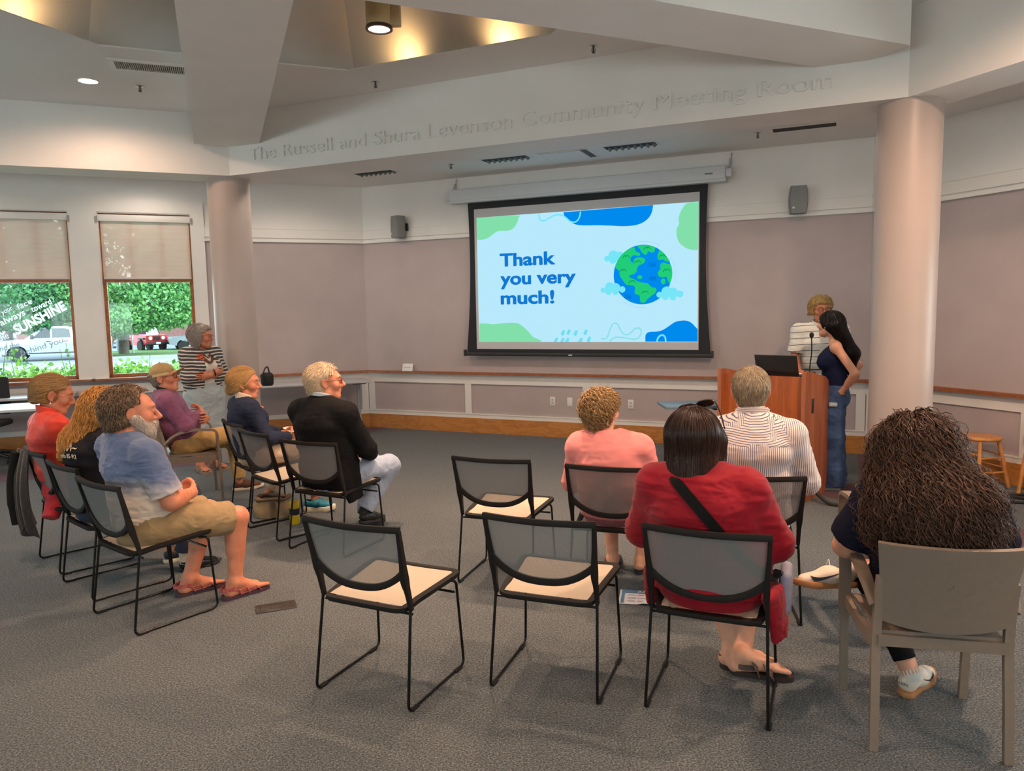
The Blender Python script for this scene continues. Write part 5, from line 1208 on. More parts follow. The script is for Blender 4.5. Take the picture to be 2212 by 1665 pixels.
def flow_from(c, g=.4, back=None):
    c = A3(*c)
    def f(p):
        v = p-c; v = v/(np.linalg.norm(v, axis=1)[:, None]+1e-9); v = v+A3(0, 0, -g)
        if back is not None: v = v+A3(*back)
        return v
    return f
def glasses(P, m, w=.0225, h=.018, drop=0., lens=None, r=.0016, up=0., fwd=0.):
    mb = MB(); M = np.eye(4); M[:3, :3] = P.R*P.hs; M[:3, 3] = P.g(0, fwd, up)
    for q in (-1, 1):
        c = [(q*.032+w*math.copysign(abs(math.cos(a))**.75, math.cos(a)), .1035-.006*abs(math.cos(a))*(1 if math.cos(a)*q > 0 else 0), .008+h*math.copysign(abs(math.sin(a))**.75, math.sin(a))) for a in np.linspace(0, 2*PI, 25)[:-1]]
        mb.tube(c, r, 6, M=M, closed=True); mb.tube([(q*(.032+w), .098, .014), (q*.073, .07, .016), (q*.080, .0, .014), (q*.081, -.03, .0)], r, 6, M=M)
    mb.tube([(-.0095, .104, .012), (0, .108, .015), (.0095, .104, .012)], r, 6, M=M)
    o = mb.obj('glasses', m, P.root, smooth=180)
    if lens is not None:
        mb = MB()
        for q in (-1, 1): mb.add([(q*.032+w*.96*math.copysign(abs(math.cos(a))**.75, math.cos(a)), .102, .008+h*.96*math.copysign(abs(math.sin(a))**.75, math.sin(a))) for a in np.linspace(0, 2*PI, 25)[:-1]], [tuple(range(24))], 0, M)
        mb.obj('lens', lens, o, smooth=0)
    return o
LASTSHOE = [None]
def shoe(P, heel, toe, m_up, m_sole, name='shoe', h=.075, sole=.026, wid=.044, up=(0, 0, 1), low=False, vox=.0055, collar=.034, label=None):
    """heel & toe: points under the foot on the ground side"""
    heel, toe = A3(*heel), A3(*toe); R = frame(toe-heel, up); L = np.linalg.norm(toe-heel); s, f, u = R[:, 0], R[:, 1], R[:, 2]
    def q(y, z, x=0): return heel+f*y+u*z+s*x
    pr = [cone(q(.035, sole+.028), q(L*.45, sole+.030), .033, .037, .02, s, 1.08), cone(q(L*.42, sole+.026), q(L-.045, sole+.010), .036, .027, .03, s, 1.38), cone(q(.042, sole+.025), q(.050, h), .033, collar, .02, s, .95, f1=.0),
          ell(q(.055, h+.012), (.026, .034, .028), R, .006, 'sub'), cutp(q(0, sole*.7), -u)]
    LASTSHOE[0] = pr; o = sdf_obj(name, pr, vox, m_up, P.root, smooth=1)
    pts = [(-.030, .012), (-.033, .05), (-.030, L*.42), (-wid*1.02, L*.68), (-wid*.82, L*.90), (-.018, L-.004), (.012, L+.004), (wid*.75, L*.91), (wid*1.05, L*.70), (.034, L*.42), (.034, .05), (.030, .012), (0, -.006)]
    C = catmull(pts, 4); mb = MB(); M = np.eye(4); M[:3, :3] = R; M[:3, 3] = heel
    n = len(C); rings = [(0, .93), (.005, 1.), (sole*.8, 1.03), (sole, 1.0)]; c0 = C.mean(0); V = [];
    for z, k in rings:
        for x, y in C: lz = max(0, (y-L*.72)/L)*.06; V.append((c0[0]+(x-c0[0])*k, c0[1]+(y-c0[1])*(1+(k-1)*.5), z+lz))
    F = [(a*n+j, a*n+(j+1) % n, (a+1)*n+(j+1) % n, (a+1)*n+j) for a in range(3) for j in range(n)]+[tuple(range(n))[::-1], tuple(3*n+j for j in range(n))]
    mb.add(V, F, 0, M); mb.obj('sole', m_sole, o, smooth=50)
    if label: o['label'] = label
    return o, R, L

# ================================================================== THE PEOPLE
SK_A = skin_mat('skin_ruddy', srgb(200, 132, 100), .20); SK_B = skin_mat('skin_fair', srgb(212, 158, 128), .14); SK_C = skin_mat('skin_tanned', srgb(194, 126, 94), .16)
def seated(**o):
    J = dict(pel=(0, -.06, .545), wai=(0, -.075, .69), che=(0, -.10, .88), nb=(0, -.115, 1.02), hd=(0, -.06, 1.15), shL=(-.18, -.10, .955), shR=(.18, -.10, .955),
             elL=(-.25, -.03, .70), elR=(.25, -.03, .70), wrL=(-.12, .19, .64), wrR=(.12, .19, .64), hipL=(-.09, -.03, .535), hipR=(.09, -.03, .535), knL=(-.13, .41, .505), knR=(.13, .41, .505), anL=(-.13, .38, .085), anR=(.13, .38, .085))
    J.update(o); return J
def standing(h=1., **o):
    J = dict(pel=(0, 0, .92), wai=(0, .0, 1.05), che=(0, -.01, 1.23), nb=(0, -.03, 1.40), hd=(0, .02, 1.545), shL=(-.175, -.02, 1.345), shR=(.175, -.02, 1.345), elL=(-.22, -.04, 1.07), elR=(.22, -.04, 1.07), wrL=(-.22, .05, .84), wrR=(.22, .05, .84),
             hipL=(-.085, 0, .87), hipR=(.085, 0, .87), knL=(-.09, .015, .47), knR=(.09, .015, .47), anL=(-.09, -.01, .085), anR=(.09, -.01, .085))
    J = {k: tuple(v*h for v in q) for k, q in J.items()}; J.update(o); return J
def grad_mat(name, stops, axis='Z', rough=.88, warp=.05, extra=None):
    m = bpy.data.materials.new(name); m.use_nodes = True; nt = m.node_tree; b = nt.nodes['Principled BSDF']; L = nt.links.new
    tc = nd(nt, 'ShaderNodeTexCoord'); n = nd(nt, 'ShaderNodeTexNoise', Scale=9., Detail=4.); L(tc.outputs['Object'], n.inputs['Vector'])
    sx = nd(nt, 'ShaderNodeSeparateXYZ'); L(tc.outputs['Object'], sx.inputs[0])
    mu = nd(nt, 'ShaderNodeMath', operation='MULTIPLY_ADD'); mu.inputs[1].default_value = warp*2; mu.inputs[2].default_value = -warp; L(n.outputs['Fac'], mu.inputs[0])
    ad = nd(nt, 'ShaderNodeMath', operation='ADD'); L(sx.outputs[axis], ad.inputs[0]); L(mu.outputs[0], ad.inputs[1])
    lo, hi = stops[0][0], stops[-1][0]; mr = nd(nt, 'ShaderNodeMapRange'); mr.inputs['From Min'].default_value = lo; mr.inputs['From Max'].default_value = hi; L(ad.outputs[0], mr.inputs['Value'])
    r = nd(nt, 'ShaderNodeValToRGB'); cr = r.color_ramp
    for i, (p, c) in enumerate(stops):
        e = cr.elements[i] if i < 2 else cr.elements.new(.5); 
    for e, (p, c) in zip(cr.elements, stops): e.position = (p-lo)/(hi-lo); e.color = (*c, 1)
    L(mr.outputs[0], r.inputs['Fac']); L(r.outputs['Color'], b.inputs['Base Color']); b.inputs['Roughness'].default_value = rough; b.inputs['Sheen Weight'].default_value = .2; b.inputs['Specular IOR Level'].default_value = .25
    MATS[name] = m; return m
def stripe_mat(name, base, line, direction, period, frac, phase=0., rough=.8, wob=.0, base2=None):
    m = bpy.data.materials.new(name); m.use_nodes = True; nt = m.node_tree; b = nt.nodes['Principled BSDF']; L = nt.links.new
    tc = nd(nt, 'ShaderNodeTexCoord'); dt = nd(nt, 'ShaderNodeVectorMath', operation='DOT_PRODUCT'); dt.inputs[1].default_value = direction; L(tc.outputs['Object'], dt.inputs[0])
    src = dt.outputs['Value']
    if wob:
        n = nd(nt, 'ShaderNodeTexNoise', Scale=7.); L(tc.outputs['Object'], n.inputs['Vector']); ma = nd(nt, 'ShaderNodeMath', operation='MULTIPLY_ADD'); ma.inputs[1].default_value = wob; L(n.outputs['Fac'], ma.inputs[0]); L(src, ma.inputs[2]); src = ma.outputs[0]
    mo = nd(nt, 'ShaderNodeMath', operation='MULTIPLY_ADD'); mo.inputs[1].default_value = 1/period; mo.inputs[2].default_value = phase+100; L(src, mo.inputs[0])
    fr = nd(nt, 'ShaderNodeMath', operation='FRACT'); L(mo.outputs[0], fr.inputs[0]); lt_ = nd(nt, 'ShaderNodeMath', operation='LESS_THAN'); lt_.inputs[1].default_value = frac; L(fr.outputs[0], lt_.inputs[0])
    mx = nd(nt, 'ShaderNodeMix', data_type='RGBA'); mx.inputs['A'].default_value = (*base, 1); mx.inputs['B'].default_value = (*line, 1); L(lt_.outputs[0], mx.inputs['Factor']); L(mx.outputs['Result'], b.inputs['Base Color'])
    b.inputs['Roughness'].default_value = rough; b.inputs['Sheen Weight'].default_value = .15; b.inputs['Specular IOR Level'].default_value = .25
    MATS[name] = m; return m
def trousers(P, m, e0=.018, e1=.022, upto=.97, top=.68, wr=.005, name='trousers', k=.04, vox=None, extra=()):
    J, B = P.J, P.B; pel, wai = A3(*J['pel']), A3(*J['wai']); md = nrm(A3(*J['hipR'])-A3(*J['hipL']))
    pr = [cone(pel-A3(0, 0, .02), pel+(wai-pel)*.8, B['hipd']+.014, B['waid']+.016, .05, md, (B['hipw']+.014)/(B['hipd']+.014))]
    for S in 'LR': pr += leg_prims(J, B, S, e0, e1, k, upto, f1=0.)
    pr += list(extra)+[cutp(pel+(wai-pel)*top/.68*.75, wai-pel)]
    return P.garment(name, pr, m, wr, vox, wscale=13., wdir=(1, 1, 1))
def shirt(P, m, name='shirt', e=.014, se=.016, sl=.42, hem=None, wr=.005, neck=.078, ndz=0., extra=(), vox=None, wdir=None, wscale=11., nocut=False, k=.05, sleeve1=None, parent=None):
    J, B = P.J, P.B; pr = torso_prims(J, B, e, k=k)
    for S in 'LR': pr += arm_prims(J, B, S, se, sleeve1 if sleeve1 is not None else se, .03, sl, f1=0.)
    pr += list(extra)
    if hem is not None: pr.append(cutp((0, 0, hem), (0, 0, -1)))
    if not nocut: pr += P.neckcut(neck, ndz)
    return P.garment(name, pr, m, wr, vox, wdir=wdir, wscale=wscale, parent=parent)
def skull_hair(P, t=.012, fz=.085, fy=.05, sy=.022, low=-.055, tilt=.35, back=.0, sides=0., ear=.036, nape=.055):
    """hair volume cut by a hairline: fz/fy forehead, sy temples, ear radius left free, low nape"""
    g, R, s = P.g, P.R, P.hs; P.hl = (fz, fy, sy, ear, low)
    pr = [ell(g(0, -.022-back, .040), np.array([.0765+t+sides, .096+t+back, .082+t])*s, R, .02), cone(g(0, -.06, -.02), g(0, -.07, .03), (nape+t)*s, (.06+t)*s, .03, R[:, 0], 1.15)]
    pr += [bxp(g(0, fy+.10, fz-.15), np.array([.14, .10, .15])*s, R, .012, 'sub', .03), bxp(g(0, sy+.10, .048-.15), np.array([.14, .10, .15])*s, R, .012, 'sub', .02)]
    if ear: pr += [ell(g(q*.088, -.006, -.004), np.array([.026, .028, .038])*s, R, .006, 'sub') for q in (-1, 1)]
    return pr+[cutp(g(0, -.06, low), R@A3(0, tilt, -1), .01)]
def hairline(P, pad=.004, z0=-9.):
    fz, fy, sy, ear, low = P.hl
    def f(p):
        q = (p-P.hd)@P.R/P.hs; x, y, z = np.abs(q[:, 0]), q[:, 1], q[:, 2]
        b = ((z < fz-pad) & (y > fy+pad+.4*np.maximum(0, x-.045)*0)) | ((z < .048) & (y > sy+pad)) | (y > .098)
        if ear: b |= ((x-.088)**2/.9+(y+.006)**2+(z+.004)**2*.6 < (ear*.86)**2)
        return b
    return f
# ---------------------------------------------------------------- bearded man
J = seated(pel=(0, -.05, .545), wai=(0, -.05, .69), che=(0, -.085, .885), nb=(0, -.115, 1.03), hd=(0, -.06, 1.155), shL=(-.205, -.10, .955), shR=(.205, -.10, .955), elL=(-.27, 0, .685), elR=(.275, -.02, .685), wrL=(-.075, .20, .665), wrR=(.105, .195, .668),
           knR=(.17, .43, .478), anR=(.18, .385, .10), knL=(-.12, .41, .478), anL=(-.10, .255, .10))
P = Person('bearded man in a blue and white tie-dyed T-shirt, khaki shorts and sandals, sitting', CH['H'][:2], CH['H'][2], J, SK_A, .0055, dict(hipw=.185, hipd=.13, waiw=.178, waid=.13, chew=.188, ched=.122, belly=.055, arm=(.056, .048, .031), leg=(.092, .062, .041), neck=.063), (-24, -2, 0), 1.12, dict(jaw=1.05, nose=1.08))
P.body(hands=[hand_prims(J['wrR'], (-.72, .45, -.05), (-.35, -.6, -.5), (-.1, .35, .9), .9, 1.02), hand_prims(J['wrL'], (.75, .45, -.08), (.3, -.7, -.5), (.1, .3, .9), .75, 1.02)], feet=[foot_prims(J['anR'], (.20, .575, .03), 1.05), foot_prims(J['anL'], (-.07, .44, .03), 1.05)], iris=(.08, .10, .14), brow=hair_mat('brow_grey', srgb(120, 96, 78), srgb(190, 170, 150)))
shirt(P, grad_mat('tie_dye', [(.45, srgb(228, 206, 184)), (.70, srgb(224, 204, 186)), (.78, srgb(150, 150, 160)), (.84, srgb(92, 106, 138)), (1.1, srgb(84, 98, 128))], warp=.07), 't_shirt', .014, .022, .42, .49, .0065, .085, wdir=(1, 1, 2.2), sleeve1=.032)
trousers(P, cloth('khaki', srgb(150, 126, 90)), .02, .032, .455, .62, .005, 'shorts')
hb, hg = hair_mat('hair_grey_brown', srgb(70, 52, 38), srgb(150, 122, 96)), hair_mat('beard_grey', srgb(150, 132, 116), srgb(226, 214, 200))
hp = skull_hair(P, .016, .108, .028, -.002, -.066, .25, .004)
hair(P, hp, hb, [dict(flow=flow_from(P.g(0, .02, .13), .45, tuple(P.R@A3(0, -.5, 0))), n=1700, length=.055, r=.0026, steps=9, curl=.009, wav=.032, off=.004, lift=.12, seed=3, jit=.35)], wr=.007, forbid=hairline(P))
g = P.g; bp = [ell(g(0, .050, -.095), np.array([.056, .044, .062])*P.hs, P.R, .03), cone(g(-.070, .005, -.02), g(-.045, .055, -.085), .022, .036, .03), cone(g(.070, .005, -.02), g(.045, .055, -.085), .022, .036, .03), cone(g(-.026, .093, -.050), g(.026, .093, -.050), .011, .011, .01), ell(g(0, .098, -.066), np.array([.018, .02, .006])*P.hs, P.R, .005, 'sub')]
hair(P, bp, hg, [dict(flow=flow_from(P.g(0, 0, -.02), 1.2), n=2000, length=.055, r=.0013, steps=6, curl=.004, wav=.03, off=.003, lift=.18, seed=5)], name='beard', vox=.0055)
# trekking sandals
M_ssole = mat('sandal_sole', srgb(74, 48, 58), .75, noise=.1); M_strap = mat('sandal_strap', srgb(196, 92, 70), .7, noise=.5, nscale=70, dark=srgb(96, 54, 74))
def sandal(P, an, toe, m_sole, m_strap, style='trek', L0=.285):
    an, toe = A3(*an), A3(*toe); f = toe-an; f[2] = 0; f = nrm(f); s = A3(f[1], -f[0], 0); heel = A3(toe[0], toe[1], 0)-f*L0+f*.012; R = np.stack([s, f, A3(0, 0, 1)], 1)
    M = np.eye(4); M[:3, :3] = R; M[:3, 3] = heel; L = L0+.01
    C = catmull([(-.034, .015), (-.036, .06), (-.033, L*.42), (-.048, L*.70), (-.040, L*.92), (-.01, L), (.026, L*.98), (.045, L*.84), (.046, L*.66), (.036, L*.42), (.036, .06), (.032, .014), (0, -.006)], 5)
    mb = MB(); mb.prism([tuple(c) for c in C], .0, .024, 0, M); o = mb.obj('sandal', m_sole, P.root, smooth=30)
    mb = MB(); bw = [(-.0015, -.011), (.0015, -.011), (.0015, .011), (-.0015, .011)]
    def st(pts): mb.tube(catmull(pts, 5, False), 1., prof=[(-.011, -.0015), (.011, -.0015), (.011, .0015), (-.011, .0015)], M=M, up=(0, .55, 1))
    if style == 'trek':
        for y, h, w in ((.70, .052, .047), (.46, .074, .041)): st([(-w, L*y+.01, .02), (-w*.93, L*y, h*.75), (0, L*y-.01, h+.006), (w*.93, L*y, h*.75), (w, L*y+.01, .02)])
        mb.tube(catmull([(-.036, .105, .075), (-.044, .04, .066), (0, -.012, .064), (.044, .04, .066), (.036, .105, .075)], 5, False), 1., prof=[(-.0015, -.010), (.0015, -.010), (.0015, .010), (-.0015, .010)], M=M, up=(0, 0, 1))
        for q in (-1, 1): mb.tube([(q*.040, L*.46, .052), (q*.046, .085, .05), (q*.043, .045, .066)], .004, 6, M=M); mb.tube([(q*.046, .085, .05), (q*.041, .10, .02)], .005, 6, M=M); mb.tube([(q*.046, L*.68, .035), (q*.046, L*.5, .03), (q*.044, .10, .026)], .004, 6, M=M)
    else:
        for y, h, w, wd in ((.62, .062, .047, .03), (.40, .080, .042, .022)): mb.tube(catmull([(-w, L*y+.01, .02), (-w*.97, L*y, h*.75), (0, L*y-.01, h+.004), (w*.97, L*y, h*.75), (w, L*y+.01, .02)], 5, False), 1., prof=[(-wd, -.002), (wd, -.002), (wd, .002), (-wd, .002)], M=M, up=(0, .5, 1))
        mb.tube(catmull([(-.036, .10, .05), (-.042, .04, .05), (0, -.008, .055), (.042, .04, .05), (.036, .10, .05)], 5, False), 1., prof=[(-.002, -.012), (.002, -.012), (.002, .012), (-.002, .012)], M=M, up=(0, 0, 1))
    mb.obj('strap', m_strap, o, smooth=60); return o
sandal(P, J['anR'], (.20, .575, 0), M_ssole, M_strap); sandal(P, J['anL'], (-.07, .44, 0), M_ssole, M_strap)
# ---------------------------------------------------------------- man in the dark blazer
J = seated(pel=(0, -.06, .545), wai=(0, -.075, .70), che=(0, -.115, .91), nb=(0, -.125, 1.065), hd=(0, -.058, 1.195), shL=(-.20, -.11, .99), shR=(.20, -.10, .985), elL=(-.26, 0, .73), elR=(.27, .03, .72), wrL=(-.06, .25, .64), wrR=(.13, .26, .63), knR=(.12, .50, .50), knL=(-.06, .50, .50), anR=(.02, .29, .17), anL=(-.03, .36, .12))
P = Person('white-haired man with glasses in a dark blazer and faded jeans, sitting', CH['M'][:2], CH['M'][2], J, SK_A, .006, dict(hipw=.17, hipd=.12, waiw=.165, waid=.118, chew=.178, ched=.115, arm=(.052, .043, .029), neck=.06), (-49, 2, 0), 1.06, dict(nose=1.05))
P.body(hands=[hand_prims(J['wrR'], (-.45, .75, -.35), (-.5, -.2, -.9), (-.8, .3, .5), .45), hand_prims(J['wrL'], (.4, .75, -.35), (.5, -.2, -.9), (.8, .3, .5), .45)], brow=MATS['brow_grey'])
M_jean1 = mat('faded_jeans', srgb(150, 164, 184), .85, noise=.22, nscale=7, bump=.3, bscale=700, sheen=.2); M_blz = cloth('blazer_wool', (.009, .0085, .009), noise=.25, nscale=60)
trousers(P, M_jean1, .016, .024, .97, .66, .006)
br_ = shirt(P, M_blz, 'blazer', .030, .022, .93, None, .005, .068, -.01, extra=[cone((.15, -.08, .60), (.205, -.03, .36), .055, .030, .05, (.2, 1, 0), 2.6, f1=.0), cone((-.15, -.08, .60), (-.205, -.03, .40), .055, .030, .05, (.2, -1, 0), 2.4, f1=.0), cone((0, -.08, .62), (0, -.10, .47), .10, .09, .05, (1, 0, 0), 1.7, f1=0.)], wscale=8.)
nb = A3(*J['nb']); mb = MB(); C = [nb+A3(.066*math.cos(a), .055*math.sin(a)+.012, .030-.020*math.sin(a)) for a in np.linspace(0, 2*PI, 33)[:-1]]; mb.tube(C, 1., prof=[(-.004, -.022), (.004, -.022), (.009, .022), (.003, .024)], closed=True, up=(0, 0, 1)); mb.obj('shirt_collar', cloth('pale_blue_shirt', srgb(190, 204, 214)), P.root, smooth=50)
mb = MB(); C = [nb+A3(.080*math.cos(a), .064*math.sin(a)+.006, .004-.020*math.sin(a)) for a in np.linspace(PI*.9, 2.1*PI, 23)]; mb.tube(C, 1., prof=[(-.005, -.020), (.005, -.020), (.007, .022), (-.001, .022)], up=(0, 0, 1)); mb.obj('lapel_collar', M_blz, P.root, smooth=50)
hw = hair_mat('hair_white', srgb(176, 150, 116), srgb(236, 216, 184))
hair(P, skull_hair(P, .012, .088, .050, .014, -.075, .3), hw, [dict(flow=flow_from(P.g(0, .02, .16), .25, tuple(P.R@A3(0, -.4, 0))), n=2800, length=.034, r=.0013, steps=5, off=.003, lift=.35, seed=4, jit=.2)], forbid=hairline(P))
glasses(P, mat('glasses_brown', srgb(110, 40, 28), .3), r=.0021)
M_bshoe = mat('black_leather', (.012, .011, .01), .35, noise=.1)
for an, tl in (('anR', (.04, .16, 0)), ('anL', (-.02, .22, 0))):
    a = A3(*J[an]); shoe(P, a-A3(0, .05, .085), a+A3(.03, .20, -.115), M_bshoe, mat('black_rubber', (.02, .018, .016), .7), h=.085, up=(0, .25, 1)); 
    mb = MB(); kn = A3(*J['kn'+an[-1]]); d = nrm(kn-a); mb.tube([a-d*.03, a+d*.05], .043, 14); mb.obj('sock', mat('black_sock', (.012, .012, .013), .95), P.root)
# ---------------------------------------------------------------- blonde woman in the navy cardigan
J = seated(pel=(0, -.10, .54), wai=(0, -.135, .68), che=(0, -.165, .86), nb=(0, -.185, .985), hd=(0, -.145, 1.115), shL=(-.165, -.17, .925), shR=(.165, -.17, .925), elL=(-.22, -.02, .70), elR=(.23, -.06, .68), wrL=(-.05, .18, .655), wrR=(.09, .18, .65), knL=(-.12, .36, .50), knR=(.15, .37, .50), anL=(-.20, .06, .12), anR=(.22, .32, .10))
P = Person('blonde woman with a low bun in a navy cardigan and beige trousers, sitting', CH['K'][:2], CH['K'][2], J, SK_A, .006, dict(hipw=.165, hipd=.115, waiw=.145, waid=.10, chew=.155, ched=.105, bust=.02, arm=(.046, .038, .025), neck=.05), (-30, -2, 0), 1.06, dict(jaw=.93))
P.body(hands=[hand_prims(J['wrR'], (-.5, .8, .1), (-.6, -.2, .7), (-.2, .2, 1), .5, .92), hand_prims(J['wrL'], (.5, .8, .1), (.6, -.2, .7), (.2, .2, 1), .5, .92)], brow=hair_mat('brow_fair', srgb(130, 90, 56), srgb(170, 126, 84)))
trousers(P, cloth('beige_trousers', srgb(196, 172, 146)), .016, .026, .95, .62)
M_navy = cloth('navy_knit', srgb(44, 50, 68), noise=.2, bump=.5, bscale=420)
shirt(P, M_navy, 'cardigan', .018, .02, .94, .48, .0055, .085, wscale=9.)
nb = A3(*J['nb']); mb = MB(); C = [nb+A3(.072*math.cos(a), .064*math.sin(a)+.025, .028-.026*math.sin(a)-.055*max(0, math.sin(a))**3) for a in np.linspace(0, 2*PI, 33)[:-1]]; mb.tube(C, 1., prof=[(-.003, -.03), (.008, -.03), (.010, .018), (.003, .022)], closed=True, up=(0, 0, 1)); mb.obj('blouse_collar', cloth('cream_blouse', srgb(232, 206, 180)), P.root, smooth=50)
che = A3(*J['che']); mb = MB(); mb.tube(catmull([nb+A3(.06, .085, -.01), che+A3(.035, .135, .04), che+A3(.03, .150, -.06), (.03, .05, .66)], 5, False), 1., prof=[(-.016, -.003), (.016, -.003), (.016, .003), (-.016, .003)], up=(.3, 1, .2)); mb.obj('placket', cloth('cream_placket', srgb(224, 200, 180)), P.root, smooth=50)
for dx, dz, c in ((.055, .05, (220, 110, 110)), (.062, .00, (226, 130, 60)), (.052, -.045, (214, 96, 44)), (.07, .03, (220, 150, 120))):
    mb = MB(); mb.sphere(che+A3(dx, .128, dz), (.018, .010, .016)); mb.obj('embroidery', cloth('thread_%d_%d' % c[:2], srgb(*c)), P.root, smooth=180)
hbl = hair_mat('hair_blonde', srgb(150, 104, 50), srgb(226, 184, 120))
hp = skull_hair(P, .016, .080, .050, .030, -.062, .25, .004, ear=0)+[ell(P.g(0, -.118, -.048), (.034, .032, .040), P.R, .02)]; P.hl = (.080, .050, .030, 0, 0)
hair(P, hp, hbl, [dict(flow=flow_from(P.g(0, .07, .11), .55, tuple(P.R@A3(0, -.6, 0))), n=1900, length=.10, r=.0014, steps=8, off=.0025, seed=6, jit=.15)], forbid=hairline(P))
mb = MB(); mb.tube(catmull([P.g(-.03, -.105, -.02), P.g(0, -.11, .005), P.g(.03, -.105, -.02)], 5, False), .006, 8); mb.obj('hair_clip', mat('clip_silver', (.5, .5, .5), .3, metal=.7), P.root)
M_teal = mat('teal_knit', srgb(24, 122, 140), .7, noise=.35, nscale=24, dark=srgb(10, 72, 90)); M_foam = mat('cream_foam', srgb(232, 214, 184), .65, noise=.06)
shoe(P, (-.28, -.02, 0), (-.10, .19, 0), M_teal, M_foam, h=.09, sole=.045, wid=.05); o, R_, L_ = shoe(P, (.17, .24, 0), (.33, .45, 0), M_teal, M_foam, h=.09, sole=.045, wid=.05)
pp = empty('paper_sheets', wp(np.array([[math.cos(rad(CH['K'][2])), -math.sin(rad(CH['K'][2])), 0, CH['K'][0]], [math.sin(rad(CH['K'][2])), math.cos(rad(CH['K'][2])), 0, CH['K'][1]], [0, 0, 1, 0], [0, 0, 0, 1.]]), .02, .27, .655), rad(CH['K'][2])); tag(pp, 'cream paper sheets in the lap of the woman in the navy cardigan', 'paper')
G = np.array([[(-.14+.28*i/8, -.08+.16*j/5, .02+.02*abs(i/4-1)+.008*math.sin(j*1.1)) for j in range(6)] for i in range(9)]); MB().slab(G, .0012).obj('sheets', mat('cream_paper', srgb(236, 214, 190), .7), pp)
# ---------------------------------------------------------------- man in the cap
NP, NY = (-2.97, 6.72), -62.
J = seated(pel=(0, -.05, .545), wai=(0, -.10, .69), che=(0, -.165, .865), nb=(0, -.205, 1.0), hd=(0, -.175, 1.125), shL=(-.19, -.19, .935), shR=(.19, -.19, .935), elL=(-.24, -.02, .72), elR=(.235, -.05, .70), wrL=(.05, .15, .745), wrR=(.0, .115, .795), knR=(.08, .37, .585), anR=(-.14, .60, .36), knL=(-.11, .40, .505), anL=(-.11, .42, .085))
P = Person('man in a tan baseball cap and mauve sweater, sitting with arms folded', NP, NY, J, SK_A, .006, dict(hipw=.17, hipd=.12, waiw=.165, waid=.122, chew=.175, ched=.115, belly=.03, arm=(.052, .043, .028), neck=.06), (-26, 10, 0), 1.05, dict(nose=1.1))
P.body(hands=[hand_prims(J['wrR'], (-.9, -.28, .22), (-.25, -.95, -.1), (.1, -.1, 1), .35), hand_prims(J['wrL'], (.93, -.25, -.05), (.1, -.95, -.1), (0, .1, 1), .35)], brow=MATS['brow_grey'])
trousers(P, cloth('khaki_trousers', srgb(196, 158, 100)), .018, .024, .95, .62)
M_mauvek = cloth('mauve_knit', srgb(138, 84, 112), noise=.15, bump=.5, bscale=420)
shirt(P, M_mauvek, 'sweater', .020, .020, .92, .49, .006, .082, wscale=9.)
nb = A3(*J['nb']); mb = MB(); C = [nb+A3(.074*math.cos(a), .062*math.sin(a)+.02, .024-.020*math.sin(a)-.02*max(0, math.sin(a))**3) for a in np.linspace(0, 2*PI, 33)[:-1]]; mb.tube(C, 1., prof=[(-.003, -.022), (.007, -.022), (.009, .016), (.003, .020)], closed=True, up=(0, 0, 1)); mb.obj('polo_collar', cloth('green_collar', srgb(36, 52, 48)), P.root, smooth=50)
hgr = hair_mat('hair_iron_grey', srgb(86, 76, 68), srgb(170, 156, 142)); hair(P, skull_hair(P, .004, .06, .03, .008, -.068, .25, nape=.050)+[cutp(P.g(0, 0, .06), P.R@A3(0, 0, 1))], hgr, [dict(flow=flow_from(P.g(0, 0, .14), .8), n=900, length=.022, r=.0012, steps=4, off=.002, lift=.08, seed=7)], forbid=hairline(P))
M_cap = cloth('tan_twill', srgb(176, 146, 98), noise=.12); M_cap2 = cloth('tan_twill_light', srgb(206, 176, 128))
pr = [ell(P.g(0, -.016, .050), np.array([.091, .106, .092])*P.hs, P.R, .02), cutp(P.g(0, 0, .035), P.R@A3(0, .12, -1)), ell(P.g(0, -.016, .040), np.array([.086, .101, .086])*P.hs, P.R, .0, 'sub')]
cap = P.garment('cap', pr, M_cap, .0)
G = np.array([[P.g(x_ := (-.078+.156*i/12), .072+.0+(.085*(1-(abs(-1+2*i/12))**2.4))*j/5+.028*(1-(-1+2*i/12)**2), .048-.026*(-1+2*i/12)**2+.028*j/5*(1-(-1+2*i/12)**2)*.6) for j in range(6)] for i in range(13)]); MB().slab(G, .004).obj('brim', M_cap, cap)
mb = MB(); mb.sphere(P.g(0, -.016, .143), .008); mb.obj('button', M_cap, cap); mb = MB(); mb.tube([P.g(.0862*math.cos(a)*1.045, -.016+.101*math.sin(a)*1.045, .040+.010*math.sin(a)*0) for a in np.linspace(-.9, .9, 9)], 1., prof=[(-.002, -.012), (.002, -.012), (.002, .012), (-.002, .012)], up=P.R[:, 2]); mb.obj('cap_band', M_cap2, cap)
glasses(P, mat('glasses_black', (.02, .02, .02), .3), r=.0018)
M_brshoe = mat('brown_suede', srgb(96, 62, 44), .8, noise=.15)
shoe(P, (-.12, .36, 0), (-.10, .64, 0), M_brshoe, M_foam); a = A3(*J['anR']); shoe(P, a+A3(.02, -.02, -.09), a+A3(-.08, .22, -.03), M_brshoe, M_foam, up=(.3, -.3, 1))
